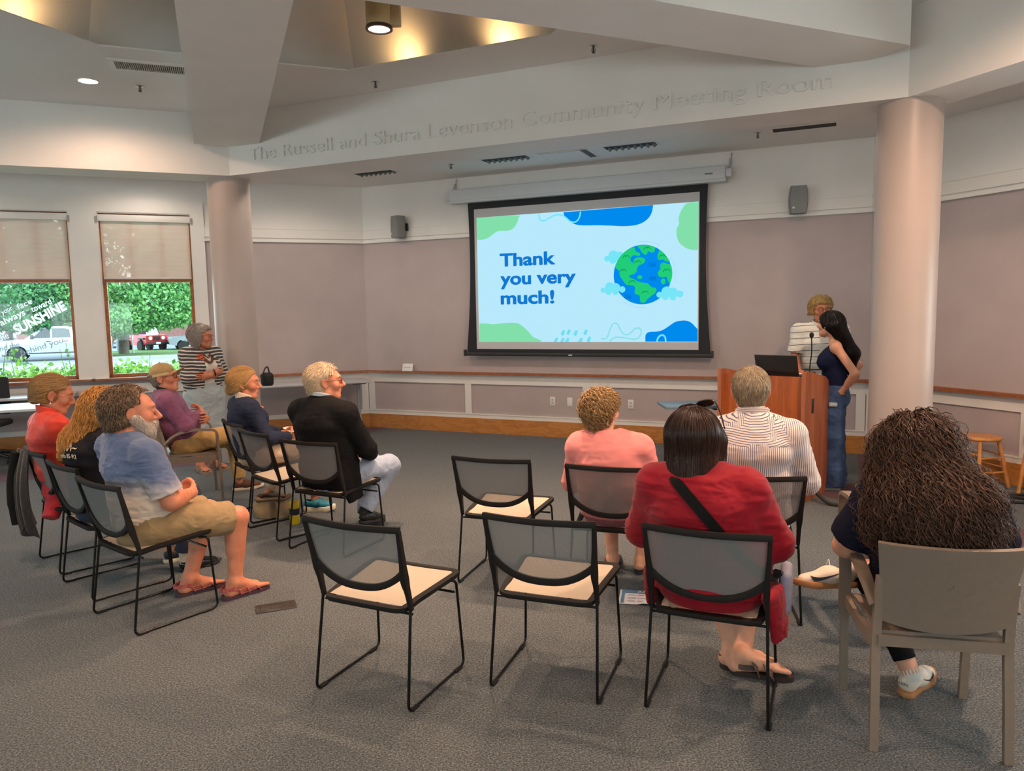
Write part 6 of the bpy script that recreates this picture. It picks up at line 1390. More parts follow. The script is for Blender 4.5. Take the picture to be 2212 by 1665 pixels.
# ---------------------------------------------------------------- golden-haired woman in black
J = seated(pel=(0, -.08, .54), wai=(0, -.10, .68), che=(0, -.115, .86), nb=(.0, -.085, .985), hd=(.02, .0, 1.085), shL=(-.175, -.075, .925), shR=(.175, -.075, .925), elL=(-.23, .05, .69), elR=(.23, .05, .69), wrL=(-.06, .24, .64), wrR=(.07, .24, .64))
P = Person('woman with long wavy golden hair in a printed black T-shirt, bent forward on her chair', CH['I'][:2], CH['I'][2], J, SK_B, .006, dict(hipw=.175, hipd=.122, waiw=.155, waid=.11, chew=.165, ched=.11, bust=.03), (-5, -32, 0), 1., dict(jaw=.92))
P.body(hands=[hand_prims(J['wrR'], (-.4, .8, -.2), (-.4, -.2, -.9), (-.8, .2, .4), .4, .92), hand_prims(J['wrL'], (.4, .8, -.2), (.4, -.2, -.9), (.8, .2, .4), .4, .92)])
trousers(P, mat('dark_jeans', srgb(40, 44, 60), .85, noise=.2, nscale=9, bump=.3, bscale=700), .016, .026, .95, .62)
M_btee = cloth('black_jersey', (.016, .015, .017), noise=.2); shirt(P, M_btee, 't_shirt', .018, .024, .46, .49, .007, .08, wscale=8.)
hgo = hair_mat('hair_golden', srgb(134, 78, 26), srgb(232, 172, 92), .34)
hp = skull_hair(P, .022, .085, .055, .045, -.2, .2, .008, ear=0)+[cone(P.g(0, -.06, .0), (-.04, -.165, .90), .09, .075, .06, (1, 0, 0), 1.4), cone((-.06, -.17, .93), (-.12, -.20, .84), .07, .035, .05, (1, 0, 0), 1.6), cone(P.g(-.07, .0, .0), (-.13, -.06, .90), .05, .035, .05)]
hair(P, hp, hgo, [dict(flow=flow_from(P.g(0, .10, .10), .7, (0, -.55, -.1)), n=2400, length=.24, r=.0027, steps=14, curl=.014, wav=.085, off=.006, seed=8, jit=.2)], wr=.006, forbid=hairline(P))
# printed lettering follows the back of the shirt: flat strips set on the cloth surface
def decal(P, prims, name, body, o, xd, yd, size, m, off=.008, width=None):
    """text laid on a garment by pushing each vertex onto its surface"""
    o, xd, yd = A3(*o), nrm(xd), nrm(yd); M = np.eye(4); M[:3, 0] = xd; M[:3, 1] = yd; nn = np.cross(xd, yd); M[:3, 2] = nn; M[:3, 3] = o
    t = textmesh(name, body, size, m, P.root, None, offset=.0006, width=width); me = t.data; co = np.empty(len(me.vertices)*3); me.vertices.foreach_get('co', co); co = co.reshape(-1, 3) @ M[:3, :3].T+M[:3, 3]
    for _ in range(14): d = field_pts(prims, co)-off; co = co-nn*np.clip(d, -.03, .03)[:, None]*.8
    me.vertices.foreach_set('co', co.ravel()); me.update(); return t
tp = torso_prims(P.J, P.B, .018)
M_print = mat('cream_print', srgb(222, 196, 168), .8)
decal(P, tp, 'shirt_print', 'works 85-92', (-.045, -.30, .855), (1, 0, .10), (-.10, .35, 1), .034, M_print)
decal(P, tp, 'shirt_print', '~/\\/\\~', (-.02, -.30, .895), (1, 0, .18), (-.15, .35, 1), .06, M_print)
M_dshoe = mat('dark_shoe', (.02, .02, .022), .6); shoe(P, (-.12, .34, 0), (-.10, .60, 0), M_dshoe, M_foam)
shoe(P, (.13, .33, 0), (.16, .60, 0), mat('black_patent', (.010, .010, .011), .12, spec=.6), mat('black_rubber2', (.015, .015, .015), .6), h=.055, sole=.014, low=True)
mb = MB(); a = A3(*J['anR']); mb.tube([a-A3(0, .005, .05), a+A3(0, 0, .16)], [.04, .043], 16); mb.obj('sock', cloth('cream_sock', srgb(214, 186, 160)), P.root)
# ---------------------------------------------------------------- woman in the orange-red jacket
J = seated(pel=(0, -.09, .54), wai=(0, -.135, .69), che=(0, -.17, .885), nb=(0, -.19, 1.03), hd=(0, -.13, 1.165), shL=(-.17, -.175, .965), shR=(.17, -.175, .965), elL=(-.23, -.02, .71), elR=(.23, -.03, .71), wrL=(-.05, .2, .66), wrR=(.06, .2, .66))
P = Person('woman with a fair chignon and glasses in an orange-red jacket, head bowed, sitting', CH['J'][:2], CH['J'][2], J, SK_A, .006, dict(hipw=.17, hipd=.12, waiw=.15, waid=.108, chew=.16, ched=.108, bust=.02), (-18, -16, 0), 1.06, dict(jaw=.95))
P.body(hands=[hand_prims(J['wrR'], (-.4, .8, 0), (-.5, -.2, -.7), (-.6, .2, .7), .5, .92), hand_prims(J['wrL'], (.4, .8, 0), (.5, -.2, -.7), (.6, .2, .7), .5, .92)], brow=MATS['brow_fair'])
trousers(P, cloth('dark_trousers', (.02, .02, .024)), .016, .026, .95, .62)
M_or = cloth('orange_red_silk', srgb(206, 62, 40), rough=.55, noise=.3, nscale=9, dark=srgb(168, 40, 34), sheen=.1)
shirt(P, M_or, 'jacket', .022, .022, .93, .60, .007, .078, wscale=8.)
P.garment('red_top', [cone((0, -.10, .62), (0, -.115, .49), .13, .135, .03, (1, 0, 0), 1.4, f1=0., f0=0.), cone((.05, -.16, .52), (.10, -.235, .36), .06, .045, .05, (1, 0, .0), 1.8, f1=0.)], cloth('red_fleece', srgb(176, 42, 48)), .007)
nb = A3(*J['nb']); mb = MB(); C = [nb+A3(.07*math.cos(a), .062*math.sin(a)+.016, .030-.026*math.sin(a)) for a in np.linspace(0, 2*PI, 33)[:-1]]; mb.tube(C, 1., prof=[(-.003, -.03), (.008, -.03), (.010, .022), (.003, .026)], closed=True, up=(0, 0, 1)); mb.obj('stand_collar', M_or, P.root, smooth=50)
hfa = hair_mat('hair_fair_brown', srgb(112, 76, 42), srgb(204, 160, 104))
hair(P, skull_hair(P, .014, .088, .052, .020, -.055, .1, .004)+[ell(P.g(0, -.100, -.030), np.array([.045, .036, .045]), P.R, .025)], hfa, [dict(flow=flow_from(P.g(0, .08, .10), .25, tuple(P.R@A3(0, -.9, -.2))), n=2000, length=.10, r=.0014, steps=8, off=.0025, seed=9, jit=.15)], forbid=hairline(P))
glasses(P, mat('glasses_wire', (.55, .42, .3), .3, metal=.6), r=.0012, h=.015)
for q in (-1, 1): mb = MB(); mb.sphere(P.g(q*.079, -.008, -.048), .006); mb.tube([P.g(q*.079, -.01, -.034), P.g(q*.079, -.008, -.048)], .0014, 6); mb.obj('earring', mat('pearl', (.8, .76, .7), .2), P.root)
shoe(P, (-.13, .33, 0), (-.12, .60, 0), M_dshoe, M_foam); shoe(P, (.13, .33, 0), (.14, .60, 0), M_dshoe, M_foam)
# dark coat hung over her chair
ct = empty('hanging_coat', (CH['J'][0], CH['J'][1], 0), rad(CH['J'][2])); tag(ct, 'dark brown coat hanging over the chair back of the orange-jacket woman', 'coat')
n, m_ = 28, 18; G = []
for i in range(n):
    t = i/(n-1); row = []
    for j in range(m_):
        v = j/(m_-1); z = .80-.56*v-.05*math.sin(7*t)*v; row.append((-.255+.24*t+.02*v*math.sin(9*t), -.315-.02*math.sin(PI*v)-.035*math.sin(t*17)*(.2+.8*v)-.05*v*(1-v), z))
    G.append(row)
MB().slab(np.array(G), .012).obj('body', mat('brown_coat', (.030, .023, .020), .9, noise=.4, nscale=50, bump=.5, bscale=300, sheen=.3), ct, smooth=180)
mb = MB(); mb.tube(catmull([(-.23, -.33, .78), (-.255, -.36, .60), (-.25, -.37, .42), (-.245, -.36, .28)], 6, False), [.032]*7+[.035]*6+[.03]*6, 12); mb.obj('sleeve', cloth('black_lining', (.014, .013, .013)), ct)

# ---------------------------------------------------------------- woman in the pink sweater
J = seated(pel=(-.01, -.07, .54), wai=(-.015, -.095, .67), che=(-.03, -.115, .83), nb=(-.055, -.12, .955), hd=(-.075, -.07, 1.085), shL=(-.205, -.11, .885), shR=(.145, -.10, .885), elL=(-.27, -.01, .65), elR=(.215, 0, .65), wrL=(-.10, .20, .62), wrR=(.09, .2, .62), knL=(-.12, .38, .5), knR=(.12, .38, .5), anL=(-.09, .30, .09), anR=(.085, .33, .09))
P = Person('woman with short curly light-brown hair in a pink sweater, seen from behind, sitting', CH['E'][:2], CH['E'][2], J, SK_B, .006, dict(hipw=.18, hipd=.125, waiw=.168, waid=.115, chew=.17, ched=.112, bust=.02, leg=(.084, .055, .036)), (-22, 3, 4), 1.0, dict(jaw=.95))
P.body(hands=[hand_prims(J['wrR'], (-.4, .8, -.1), (-.5, -.2, -.8), (-.6, .2, .7), .5, .9), hand_prims(J['wrL'], (.4, .8, -.1), (.5, -.2, -.8), (.6, .2, .7), .5, .9)], feet=[foot_prims(J['anL'], (-.10, .46, .03), .78, False), foot_prims(J['anR'], (.12, .48, .03), .78, False)])
M_pink = cloth('pink_knit', srgb(232, 140, 134), noise=.08, bump=.6, bscale=380)
shirt(P, M_pink, 'sweater', .022, .022, .92, .53, .006, .078, wscale=8.)
P.garment('ribbed_hem', [cone((-.01, -.07, .545), (-.01, -.07, .482), .150, .143, .0, (1, 0, 0), 1.38, f0=0., f1=0.)], stripe_mat('pink_rib', srgb(224, 134, 130), srgb(206, 112, 112), (1, .25, 0), .011, .4), .002)
trousers(P, cloth('rose_skirt', srgb(150, 92, 100)), .016, .022, .5, .60, .004, 'skirt')
hcu = hair_mat('hair_curly_brown', srgb(96, 66, 38), srgb(200, 160, 106))
hair(P, skull_hair(P, .020, .085, .055, .012, -.092, .2, .006, ear=.034, nape=.046), hcu, [dict(flow=flow_from(P.g(0, -.03, .13), .6), n=900, length=.075, r=.0036, steps=11, curl=.011, wav=.045, off=.006, lift=.05, seed=12, jit=.4, tip=.5), dict(flow=flow_from(P.g(0, -.03, .13), .3), n=700, length=.06, r=.0018, steps=9, curl=.010, wav=.04, off=.008, lift=.12, seed=22, jit=.5)], wr=.010, forbid=hairline(P))
M_bflat = mat('black_flat', (.014, .015, .015), .6); 
for an, tx in (('anL', -.10), ('anR', .125)): a = A3(*J[an]); shoe(P, (a[0]-.01, a[1]-.045, 0), (tx, .53, 0), M_bflat, mat('flat_sole', (.03, .025, .02), .7), h=.052, sole=.018, low=True)
# ---------------------------------------------------------------- woman in the crimson top
J = seated(pel=(-.01, -.05, .55), wai=(-.02, -.065, .70), che=(-.04, -.105, .875), nb=(-.06, -.125, 1.005), hd=(-.075, -.09, 1.135), shL=(-.225, -.11, .945), shR=(.14, -.10, .94), elL=(-.315, .0, .70), elR=(.245, .0, .70), wrL=(-.13, .22, .65), wrR=(.10, .22, .65), knL=(-.12, .40, .505), knR=(.11, .41, .505), anL=(.05, .27, .10), anR=(.10, .30, .12))
P = Person('woman with a dark bob in a crimson top, sunglasses on her head, sitting', CH['C'][:2], CH['C'][2], J, SK_B, .0055, dict(hipw=.222, hipd=.15, waiw=.215, waid=.148, chew=.205, ched=.138, bust=.03, arm=(.064, .052, .032), leg=(.098, .064, .040), neck=.058, shr=.058), (-2, 0, 0), 1.05, dict())
P.body(hands=[hand_prims(J['wrR'], (-.4, .8, -.1), (-.5, -.2, -.8), (-.6, .2, .7), .5, .95), hand_prims(J['wrL'], (.4, .8, -.1), (.5, -.2, -.8), (.6, .2, .7), .5, .95)], feet=[foot_prims(J['anL'], (.22, .36, .03), .98), foot_prims((.10, .22, .095), (.30, .24, .04), .98)])
M_crim = cloth('crimson_jersey', srgb(140, 0, 24), rough=.7, noise=.10, sheen=.1)
shirt(P, M_crim, 'top', .016, .018, .80, .50, .006, .074, extra=[cone((-.01, -.05, .56), (-.01, -.06, .475), .165, .162, .05, (1, 0, 0), 1.42, f1=0.)], wdir=(1, 1, 2.4), wscale=9.)
trousers(P, M_crim, .020, .03, .48, .55, .005, 'skirt')
P.garment('cardigan_tail', [cone((.245, -.10, .52), (.275, -.05, .33), .03, .028, .02, (.3, 1, 0), 3.2, f1=0.)], M_crim, .006); P.garment('cardigan_tail', [cone((-.255, -.06, .55), (-.262, -.02, .40), .03, .026, .02, (.1, 1, 0), 2.6, f1=0.)], M_crim, .006)
hdk = hair_mat('hair_dark_brown', srgb(30, 19, 15), srgb(72, 48, 38), .3)
g = P.g; hp = [ell(g(0, -.022, .040), np.array([.098, .116, .100]), P.R, .02), cone(g(0, -.035, .02), g(0, -.050, -.135), .092, .082, .04, P.R[:, 0], 1.18), cone(g(-.085, .02, .0), g(-.088, .01, -.12), .035, .032, .04), cone(g(.085, .02, .0), g(.088, .01, -.12), .035, .032, .04), ell(g(0, .115, -.045), np.array([.070, .070, .12]), P.R, .012, 'sub'), cutp(g(0, -.05, -.172), P.R@A3(0, .12, -1), .012)]
hair(P, hp, hdk, [dict(flow=flow_from(g(0, -.01, .16), 1.1), n=3600, length=.24, r=.0013, steps=12, off=.0022, seed=13, jit=.05, lenvar=.5, tip=.5)], vox=.0055, wr=.002)
def shades(P, M_fr, up, back, pitch, lens, roll=0):
    mb = MB(); R = P.R@rotm(0, 0, roll)@rotm(0, pitch, 0); M = np.eye(4); M[:3, :3] = R*P.hs; M[:3, 3] = P.g(0, back, up); lm = MB()
    for q in (-1, 1):
        c = [(q*.037+.031*math.copysign(abs(math.cos(a))**.7, math.cos(a)), .012*abs(math.cos(a))*0, .024*math.copysign(abs(math.sin(a))**.7, math.sin(a))) for a in np.linspace(0, 2*PI, 29)[:-1]]
        mb.tube(c, .003, 6, M=M, closed=True); lm.add([(x*.99 if 0 else x, y, z) for x, y, z in c], [tuple(range(28))], 0, M); mb.tube(catmull([(q*.068, 0, .012), (q*.082, -.02, .010), (q*.092, -.07, .0), (q*.093, -.12, -.02)], 4, False), .0028, 6, M=M)
    mb.tube([(-.008, 0, .008), (.008, 0, .008)], .003, 6, M=M); o = mb.obj('sunglasses', M_fr, P.root, smooth=180); lm.obj('lens', lens, o, smooth=0); return o
M_tort = mat('tortoiseshell', srgb(70, 40, 28), .2, noise=.6, nscale=60, dark=(.01, .006, .004)); M_dlens = mat('dark_lens', (.02, .012, .01), .08, spec=.7)
shades(P, M_tort, .131, .030, 55, M_dlens, -16)
M_brsan = mat('taupe_sandal', srgb(92, 70, 62), .6, noise=.1); sandal(P, J['anL'], (.22, .36, 0), mat('sandal_dark_sole', srgb(48, 34, 28), .8), M_brsan, 'slide', .26); sandal(P, (.10, .22, .095), (.30, .24, 0), MATS['sandal_dark_sole'], M_brsan, 'slide', .26)
# her crossbody bag
cb = empty('crossbody_bag', (CH['C'][0], CH['C'][1], 0), rad(CH['C'][2])); tag(cb, 'grey-lavender crossbody bag with a broad black strap worn by the crimson-top woman', 'bag')
MB().rbox((.262, -.02, .40), (.312, .16, .58), .022, seg=3).obj('body', mat('lavender_nylon', srgb(150, 148, 166), .6, noise=.12, nscale=18, bump=.3, bscale=60), cb)
tpr = torso_prims(P.J, P.B, .016)+[cone((-.01, -.05, .56), (-.01, -.06, .475), .165, .162, .05, (1, 0, 0), 1.42)]
def on_cloth(prims, pts, off, c):
    Pn = np.asarray(pts, float); c = A3(*c)
    for _ in range(25):
        d = field_pts(prims, Pn)-off; v = Pn-c; v[:, 2] *= .0; v /= np.linalg.norm(v, axis=1)[:, None]+1e-9; Pn = Pn-v*np.clip(d, -.05, .05)[:, None]*.8
    return Pn
line_ = [(-.092, -.15, 1.0), (-.065, -.22, .94), (0, -.26, .86), (.08, -.26, .765), (.17, -.22, .67), (.24, -.12, .59)]
sp_ = on_cloth(tpr, catmull(line_, 4, False), .009, (-.02, -.06, 0)); pts = [(-.080, -.02, 1.055), (-.090, -.09, 1.04)]+[tuple(q) for q in sp_[1:]]+[(.265, .04, .57)]
mb = MB(); mb.tube(pts, 1., prof=[(-.021, -.0022), (.021, -.0022), (.021, .0022), (-.021, .0022)], up=(-.15, -1, .35)); mb.obj('strap', mat('black_webbing', (.008, .008, .008), .8, spec=.1, noise=.2, nscale=200), cb, smooth=60)
# ---------------------------------------------------------------- man in the striped shirt
J = seated(pel=(0, -.06, .55), wai=(0, -.085, .715), che=(0, -.115, .925), nb=(.0, -.125, 1.085), hd=(-.005, -.065, 1.222), shL=(-.195, -.11, 1.005), shR=(.20, -.11, 1.0), elL=(-.275, -.03, .74), elR=(.29, -.04, .735), wrL=(-.12, .21, .65), wrR=(.15, .21, .65), knL=(-.13, .44, .52), knR=(.14, .44, .52), anL=(-.13, .42, .09), anR=(.15, .40, .09))
P = Person('grey-haired man in a blue and white striped shirt, seen from behind, sitting', CH['F'][:2], CH['F'][2], J, SK_A, .006, dict(hipw=.178, hipd=.125, waiw=.172, waid=.12, chew=.186, ched=.118, arm=(.055, .046, .030), neck=.064), (-5, 0, 0), 1.08, dict(jaw=1.04))
P.body(hands=[hand_prims(J['wrR'], (-.4, .8, -.1), (-.5, -.2, -.8), (-.6, .2, .7), .5), hand_prims(J['wrL'], (.4, .8, -.1), (.5, -.2, -.8), (.6, .2, .7), .5)])
trousers(P, cloth('stone_trousers', srgb(186, 180, 172)), .018, .026, .95, .64)
cb1, cl1 = srgb(222, 208, 200), srgb(92, 92, 116)
M_strp = stripe_mat('pinstripe', cb1, cl1, (1, 0, 0), .0105, .30, wob=.012)
shirt(P, M_strp, 'shirt', .020, .024, .92, .49, .0065, .070, wscale=8., extra=[cone((0, -.06, .56), (0, -.07, .50), .15, .14, .05, (1, 0, 0), 1.4)])
yk = torso_prims(P.J, P.B, .0225); P.garment('yoke', [q for q in yk]+P.neckcut(.070)+[cutp((0, 0, .955), (0, 0, -1)), cutp((.205, 0, 0), (1, 0, 0)), cutp((-.205, 0, 0), (-1, 0, 0)), cutp((0, -.06, 0), (0, 1, 0))], stripe_mat('pinstripe_yoke', cb1, cl1, (0, -.45, 1), .0105, .30), .004)
nb = A3(*J['nb']); mb = MB(); C = [nb+A3(.078*math.cos(a), .068*math.sin(a)+.016, .030-.022*math.sin(a)) for a in np.linspace(0, 2*PI, 41)[:-1]]; mb.tube(C, 1., prof=[(-.002, -.024), (.009, -.026), (.010, .018), (.002, .024)], closed=True, up=(0, 0, 1)); mb.obj('collar', stripe_mat('pinstripe_collar', cb1, cl1, (0, 0, 1), .0095, .30), P.root, smooth=50)
hsg = hair_mat('hair_salt_grey', srgb(80, 68, 54), srgb(206, 184, 150))
hair(P, skull_hair(P, .010, .088, .05, .012, -.080, .22, nape=.050), hsg, [dict(flow=flow_from(P.g(0, -.045, .13), .5), n=3200, length=.032, r=.0012, steps=5, off=.002, lift=.18, seed=14, jit=.2)], forbid=hairline(P))
shoe(P, (-.13, .37, 0), (-.14, .65, 0), M_brshoe, M_foam); shoe(P, (.15, .35, 0), (.18, .63, 0), M_brshoe, M_foam)
# ---------------------------------------------------------------- woman with long curly hair
GP, GY = (1.622, 2.84), -12.6
J = seated(pel=(0, -.05, .545), wai=(0, -.06, .68), che=(-.015, -.055, .85), nb=(-.03, -.04, .975), hd=(-.05, .015, 1.10), shL=(-.20, -.05, .905), shR=(.175, -.04, .905), elL=(-.285, .04, .70), elR=(.285, .05, .695), wrL=(-.14, .27, .66), wrR=(.18, .27, .67), knR=(.30, .34, .53), anR=(-.17, .345, .505), knL=(-.10, .38, .455), anL=(.03, .215, .095))
P = Person('woman with very long dark curly hair in a dark navy T-shirt, seen from behind, sitting', GP, GY, J, SK_B, .0055, dict(hipw=.185, hipd=.125, waiw=.17, waid=.115, chew=.175, ched=.115, bust=.02, arm=(.056, .046, .029), leg=(.085, .056, .038)), (-2, -8, 0), 1.05, dict())
P.body(hands=[hand_prims(J['wrR'], (-.3, .8, 0), (-.4, -.2, -.8), (-.6, .2, .7), .5, .95), hand_prims(J['wrL'], (.3, .8, 0), (.4, -.2, -.8), (.6, .2, .7), .5, .95)])
shirt(P, cloth('dark_navy_jersey', srgb(28, 30, 44), noise=.15), 't_shirt', .020, .030, .40, .49, .006, .078, wscale=8., sleeve1=.036)
trousers(P, cloth('black_leggings', (.009, .009, .010), noise=.15), .010, .006, .93, .60, .003, 'leggings')
mb = MB(); mb.tube([A3(-.06, .34, .50), A3(-.155, .345, .505)], .041, 14); mb.obj('maroon_cuff', cloth('maroon_cloth', srgb(96, 40, 54)), P.root)
hcl = hair_mat('hair_long_curly', srgb(24, 15, 12), srgb(98, 66, 46), .5)
g = P.g; hp = [ell(g(0, -.022, .040), np.array([.094, .115, .100]), P.R, .03), cone(g(0, -.05, .02), (-.02, -.15, .90), .105, .115, .08, (1, 0, 0), 1.25), cone((-.02, -.15, .93), (.0, -.175, .775), .12, .085, .08, (1, 0, 0), 1.85), cone(g(-.08, .0, .0), (-.19, -.09, .83), .055, .052, .07), cone(g(.08, .0, .0), (.19, -.08, .82), .055, .056, .07), ell(g(0, .13, -.04), np.array([.07, .085, .12]), P.R, .015, 'sub'), cutp((0, 0, .745), (0, 0, -1), .02)]
hair(P, hp, hcl, [dict(flow=flow_from(g(0, .02, .16), 1.0), n=3000, length=.30, r=.0025, steps=20, curl=.012, wav=.095, off=.009, seed=15, jit=.16, tip=.5), dict(flow=flow_from(g(0, .02, .16), .8), n=700, length=.22, r=.0022, steps=16, curl=.020, wav=.07, off=.018, seed=16, jit=.3, lift=.05),
     dict(flow=flow_from(g(0, .0, .14), .9), n=700, length=.16, r=.0016, steps=10, curl=.006, wav=.09, off=.004, seed=17, jit=.12, mask=lambda c: c[:, 2] > g(0, 0, .02)[2])], vox=.0065, wr=.012)
shades(P, mat('black_frame', (.010, .010, .010), .25), .140, .040, 50, M_dlens, -10)
M_sneak = mat('white_leather', srgb(222, 206, 186), .5, noise=.05); M_gum = mat('gum_sole', srgb(176, 122, 78), .6, noise=.1); M_swoosh = mat('dark_swoosh', srgb(34, 36, 52), .5)
def sneaker(heel, toe, up, text):
    o, R, L = shoe(P, heel, toe, M_sneak, M_gum, h=.080, sole=.028, wid=.046, up=up, vox=.005); heel = A3(*heel)
    for q in (-1, 1):
        a, b = catmull([(.24*L, .074), (.42*L, .062), (.60*L, .052), (.70*L, .054), (.76*L, .060)], 6, False), catmull([(.24*L, .074), (.42*L, .056), (.60*L, .038), (.72*L, .036), (.765*L, .0595)], 6, False); V = []
        for (y1, z1), (y2, z2) in zip(a, b):
            for y, z in ((y1, z1), (y2, z2)):
                V.append(heel+R@A3(q*.06, y, z))
        V = np.array(V); sd = R[:, 0]*q
        for _ in range(30): dd_ = field_pts(LASTSHOE[0], V)-.0012; V = V-sd*np.clip(dd_, -.01, .01)[:, None]*.7
        n = len(a); mb = MB(); mb.add(V, [(2*i, 2*i+1, 2*i+3, 2*i+2) for i in range(n-1)]); mb.obj('swoosh', M_swoosh, o, smooth=0)
    mb = MB()
    for i in range(5): y = L*(.40+.075*i); z = .098-.009*i; mb.tube([heel+R@A3(-.019, y, z-.008), heel+R@A3(0, y+.006, z), heel+R@A3(.019, y, z-.008)], .0022, 6)
    mb.tube(catmull([heel+R@A3(0, L*.40, .10), heel+R@A3(.03, L*.38, .122), heel+R@A3(.05, L*.40, .10)], 5, False), .0018, 6); mb.obj('laces', mat('white_lace', (.75, .72, .68), .8), o)
    if text:
        M = np.eye(4); M[:3, 0] = -R[:, 0]*-1; M[:3, 1] = R[:, 2]; M[:3, 2] = -R[:, 1]; M[:3, 3] = heel+R@A3(-.020, -.0065, .058); textmesh('heel_text', 'NIKE', .015, M_swoosh, o, M, width=.04)
    return o
sneaker((-.005, .175, 0), (.165, .40, 0), (0, 0, 1), True); sneaker((-.165, .345, .415), (-.435, .31, .405), (0, .25, 1), False)
for an, kn in (('anL', 'knL'), ('anR', 'knR')):
    a = A3(*J[an]); d = nrm(A3(*J[kn])-a); mb = MB(); mb.tube([a-d*.035, a+d*.018], [.037, .039], 16); mb.obj('sock', cloth('white_sock', srgb(226, 216, 204)), P.root)
# ---------------------------------------------------------------- girl at the lectern
J = standing(1., pel=(0, -.01, .90), wai=(0, .01, 1.04), che=(0, .025, 1.20), nb=(0, .005, 1.355), hd=(0, .065, 1.505), shL=(-.150, .0, 1.305), shR=(.150, .0, 1.305), elL=(-.24, -.16, 1.075), elR=(.24, -.19, 1.125), wrL=(-.16, -.045, .90), wrR=(.165, -.06, .93), hipL=(-.085, 0, .865), hipR=(.085, 0, .865), knL=(-.09, .02, .47), knR=(.10, .0, .47), anL=(-.09, -.01, .085), anR=(.11, -.03, .085))
P = Person('girl with long straight black hair, navy tank top and jeans, hands on hips', (2.95, 6.70), 66, J, SK_B, .006, dict(hipw=.155, hipd=.105, waiw=.118, waid=.085, chew=.135, ched=.093, shr=.043, bust=.008, arm=(.040, .034, .023), leg=(.078, .050, .034), neck=.045), (-30, 2, 0), .98, dict(jaw=.9))
P.body(hands=[hand_prims(J['wrL'], (.25, .75, -.55), (.8, -.1, .2), (0, -.5, .9), .35, .9), hand_prims(J['wrR'], (-.25, .75, -.55), (-.8, -.1, .2), (0, -.5, .9), .35, .9)])
pr = torso_prims(P.J, P.B, .007, top=False)+[cone((-.085, .0, 1.26), (-.075, .02, 1.345), .022, .014, .02), cone((.085, .0, 1.26), (.075, .02, 1.345), .022, .014, .02)]+[cutp((0, 0, .955), (0, 0, -1)), ell((0, .10, 1.36), (.07, .09, .09), I3, .01, 'sub'), ell((0, -.08, 1.37), (.075, .09, .10), I3, .01, 'sub')]
P.garment('tank_top', pr, cloth('navy_rib', srgb(26, 32, 58), noise=.1), .003)
M_jean2 = mat('blue_jeans', srgb(66, 96, 140), .85, noise=.35, nscale=6, bump=.3, bscale=700, dark=srgb(34, 56, 92))
pel = A3(*J['pel']); pr = [cone(pel-A3(0, 0, .06), pel+A3(0, .008, .085), .115, .098, .05, (1, 0, 0), 1.42, f1=0.)]
for S in 'LR': a, k_, n_ = A3(*J['hip'+S]), A3(*J['kn'+S]), A3(*J['an'+S]); pr += [cone(a, k_, .098, .088, .04), cone(k_, n_-A3(0, 0, .045), .088, .098, .04, f1=0.)]
P.garment('jeans', pr, M_jean2, .008, wscale=9., wdir=(1, 1, 1.5))
mb = MB(); mb.rbox((-.205, -.02, .78), (-.178, .05, .815), .008); mb.obj('ripped_patch', mat('frayed_denim', srgb(190, 205, 214), .9, noise=.3, nscale=60), P.root)
hbk = hair_mat('hair_black', srgb(14, 11, 11), srgb(40, 32, 30), .28)
g = P.g; hp = [ell(g(0, -.022, .040), np.array([.086, .106, .092]), P.R, .02), cone(g(0, -.065, .0), (-.0, -.130, 1.24), .075, .056, .05, (1, 0, 0), 1.35), cone((0, -.130, 1.25), (0, -.125, 1.08), .058, .032, .04, (1, 0, 0), 1.5), ell(g(0, .105, -.05), np.array([.085, .075, .12]), P.R, .012, 'sub'), cutp((0, 0, 1.065), (0, 0, -1), .01)]
hair(P, hp, hbk, [dict(flow=flow_from(g(0, .0, .15), 1.4, (0, -.25, 0)), n=1600, length=.34, r=.0014, steps=12, off=.002, seed=18, jit=.04, tip=.4)])
mb = MB(); w_ = A3(*J['wrL']); d = nrm(A3(*J['elL'])-w_); a = nrm(np.cross(d, A3(0, 0, 1))); b = np.cross(d, a); mb.tube([w_+d*.01+a*.031*math.cos(t)+b*.031*math.sin(t) for t in np.linspace(0, 2*PI, 21)[:-1]], .003, 6, closed=True); mb.obj('bracelet', mat('gold', (.7, .5, .2), .3, metal=.9), P.root)
M_wsn = mat('pale_sneaker', srgb(216, 226, 226), .5)
shoe(P, (-.09, -.06, 0), (-.10, .20, 0), M_wsn, M_wsn); shoe(P, (.11, -.08, 0), (.13, .18, 0), M_wsn, M_wsn)
# ---------------------------------------------------------------- boy behind the lectern
J = standing(1.06, hd=(.0, .035, 1.632), nb=(0, -.015, 1.482), shL=(-.195, -.01, 1.425), shR=(.195, -.01, 1.425), elR=(.235, .01, 1.17), elL=(-.235, .0, 1.17), wrR=(.215, .16, 1.035), wrL=(-.2, .16, 1.05))
P = Person('boy with fluffy blond hair in a striped white polo shirt behind the lectern', (3.075, 7.36), 166, J, SK_C, .0065, dict(hipw=.155, hipd=.105, waiw=.145, waid=.10, chew=.168, ched=.105, arm=(.046, .038, .026), neck=.054), (8, -4, 0), 1.02, dict())
P.body(hands=[hand_prims(J['wrR'], (-.1, .85, -.4), (-.4, -.2, -.8), (-.8, .2, .3), .4), hand_prims(J['wrL'], (.1, .85, -.4), (.4, -.2, -.8), (.8, .2, .3), .4)], brow=MATS['brow_fair'])
shirt(P, stripe_mat('polo_stripe', srgb(222, 220, 210), srgb(60, 58, 62), (.06, 0, 1), .062, .09), 'polo_shirt', .016, .03, .42, .90, .005, .078, sleeve1=.036)
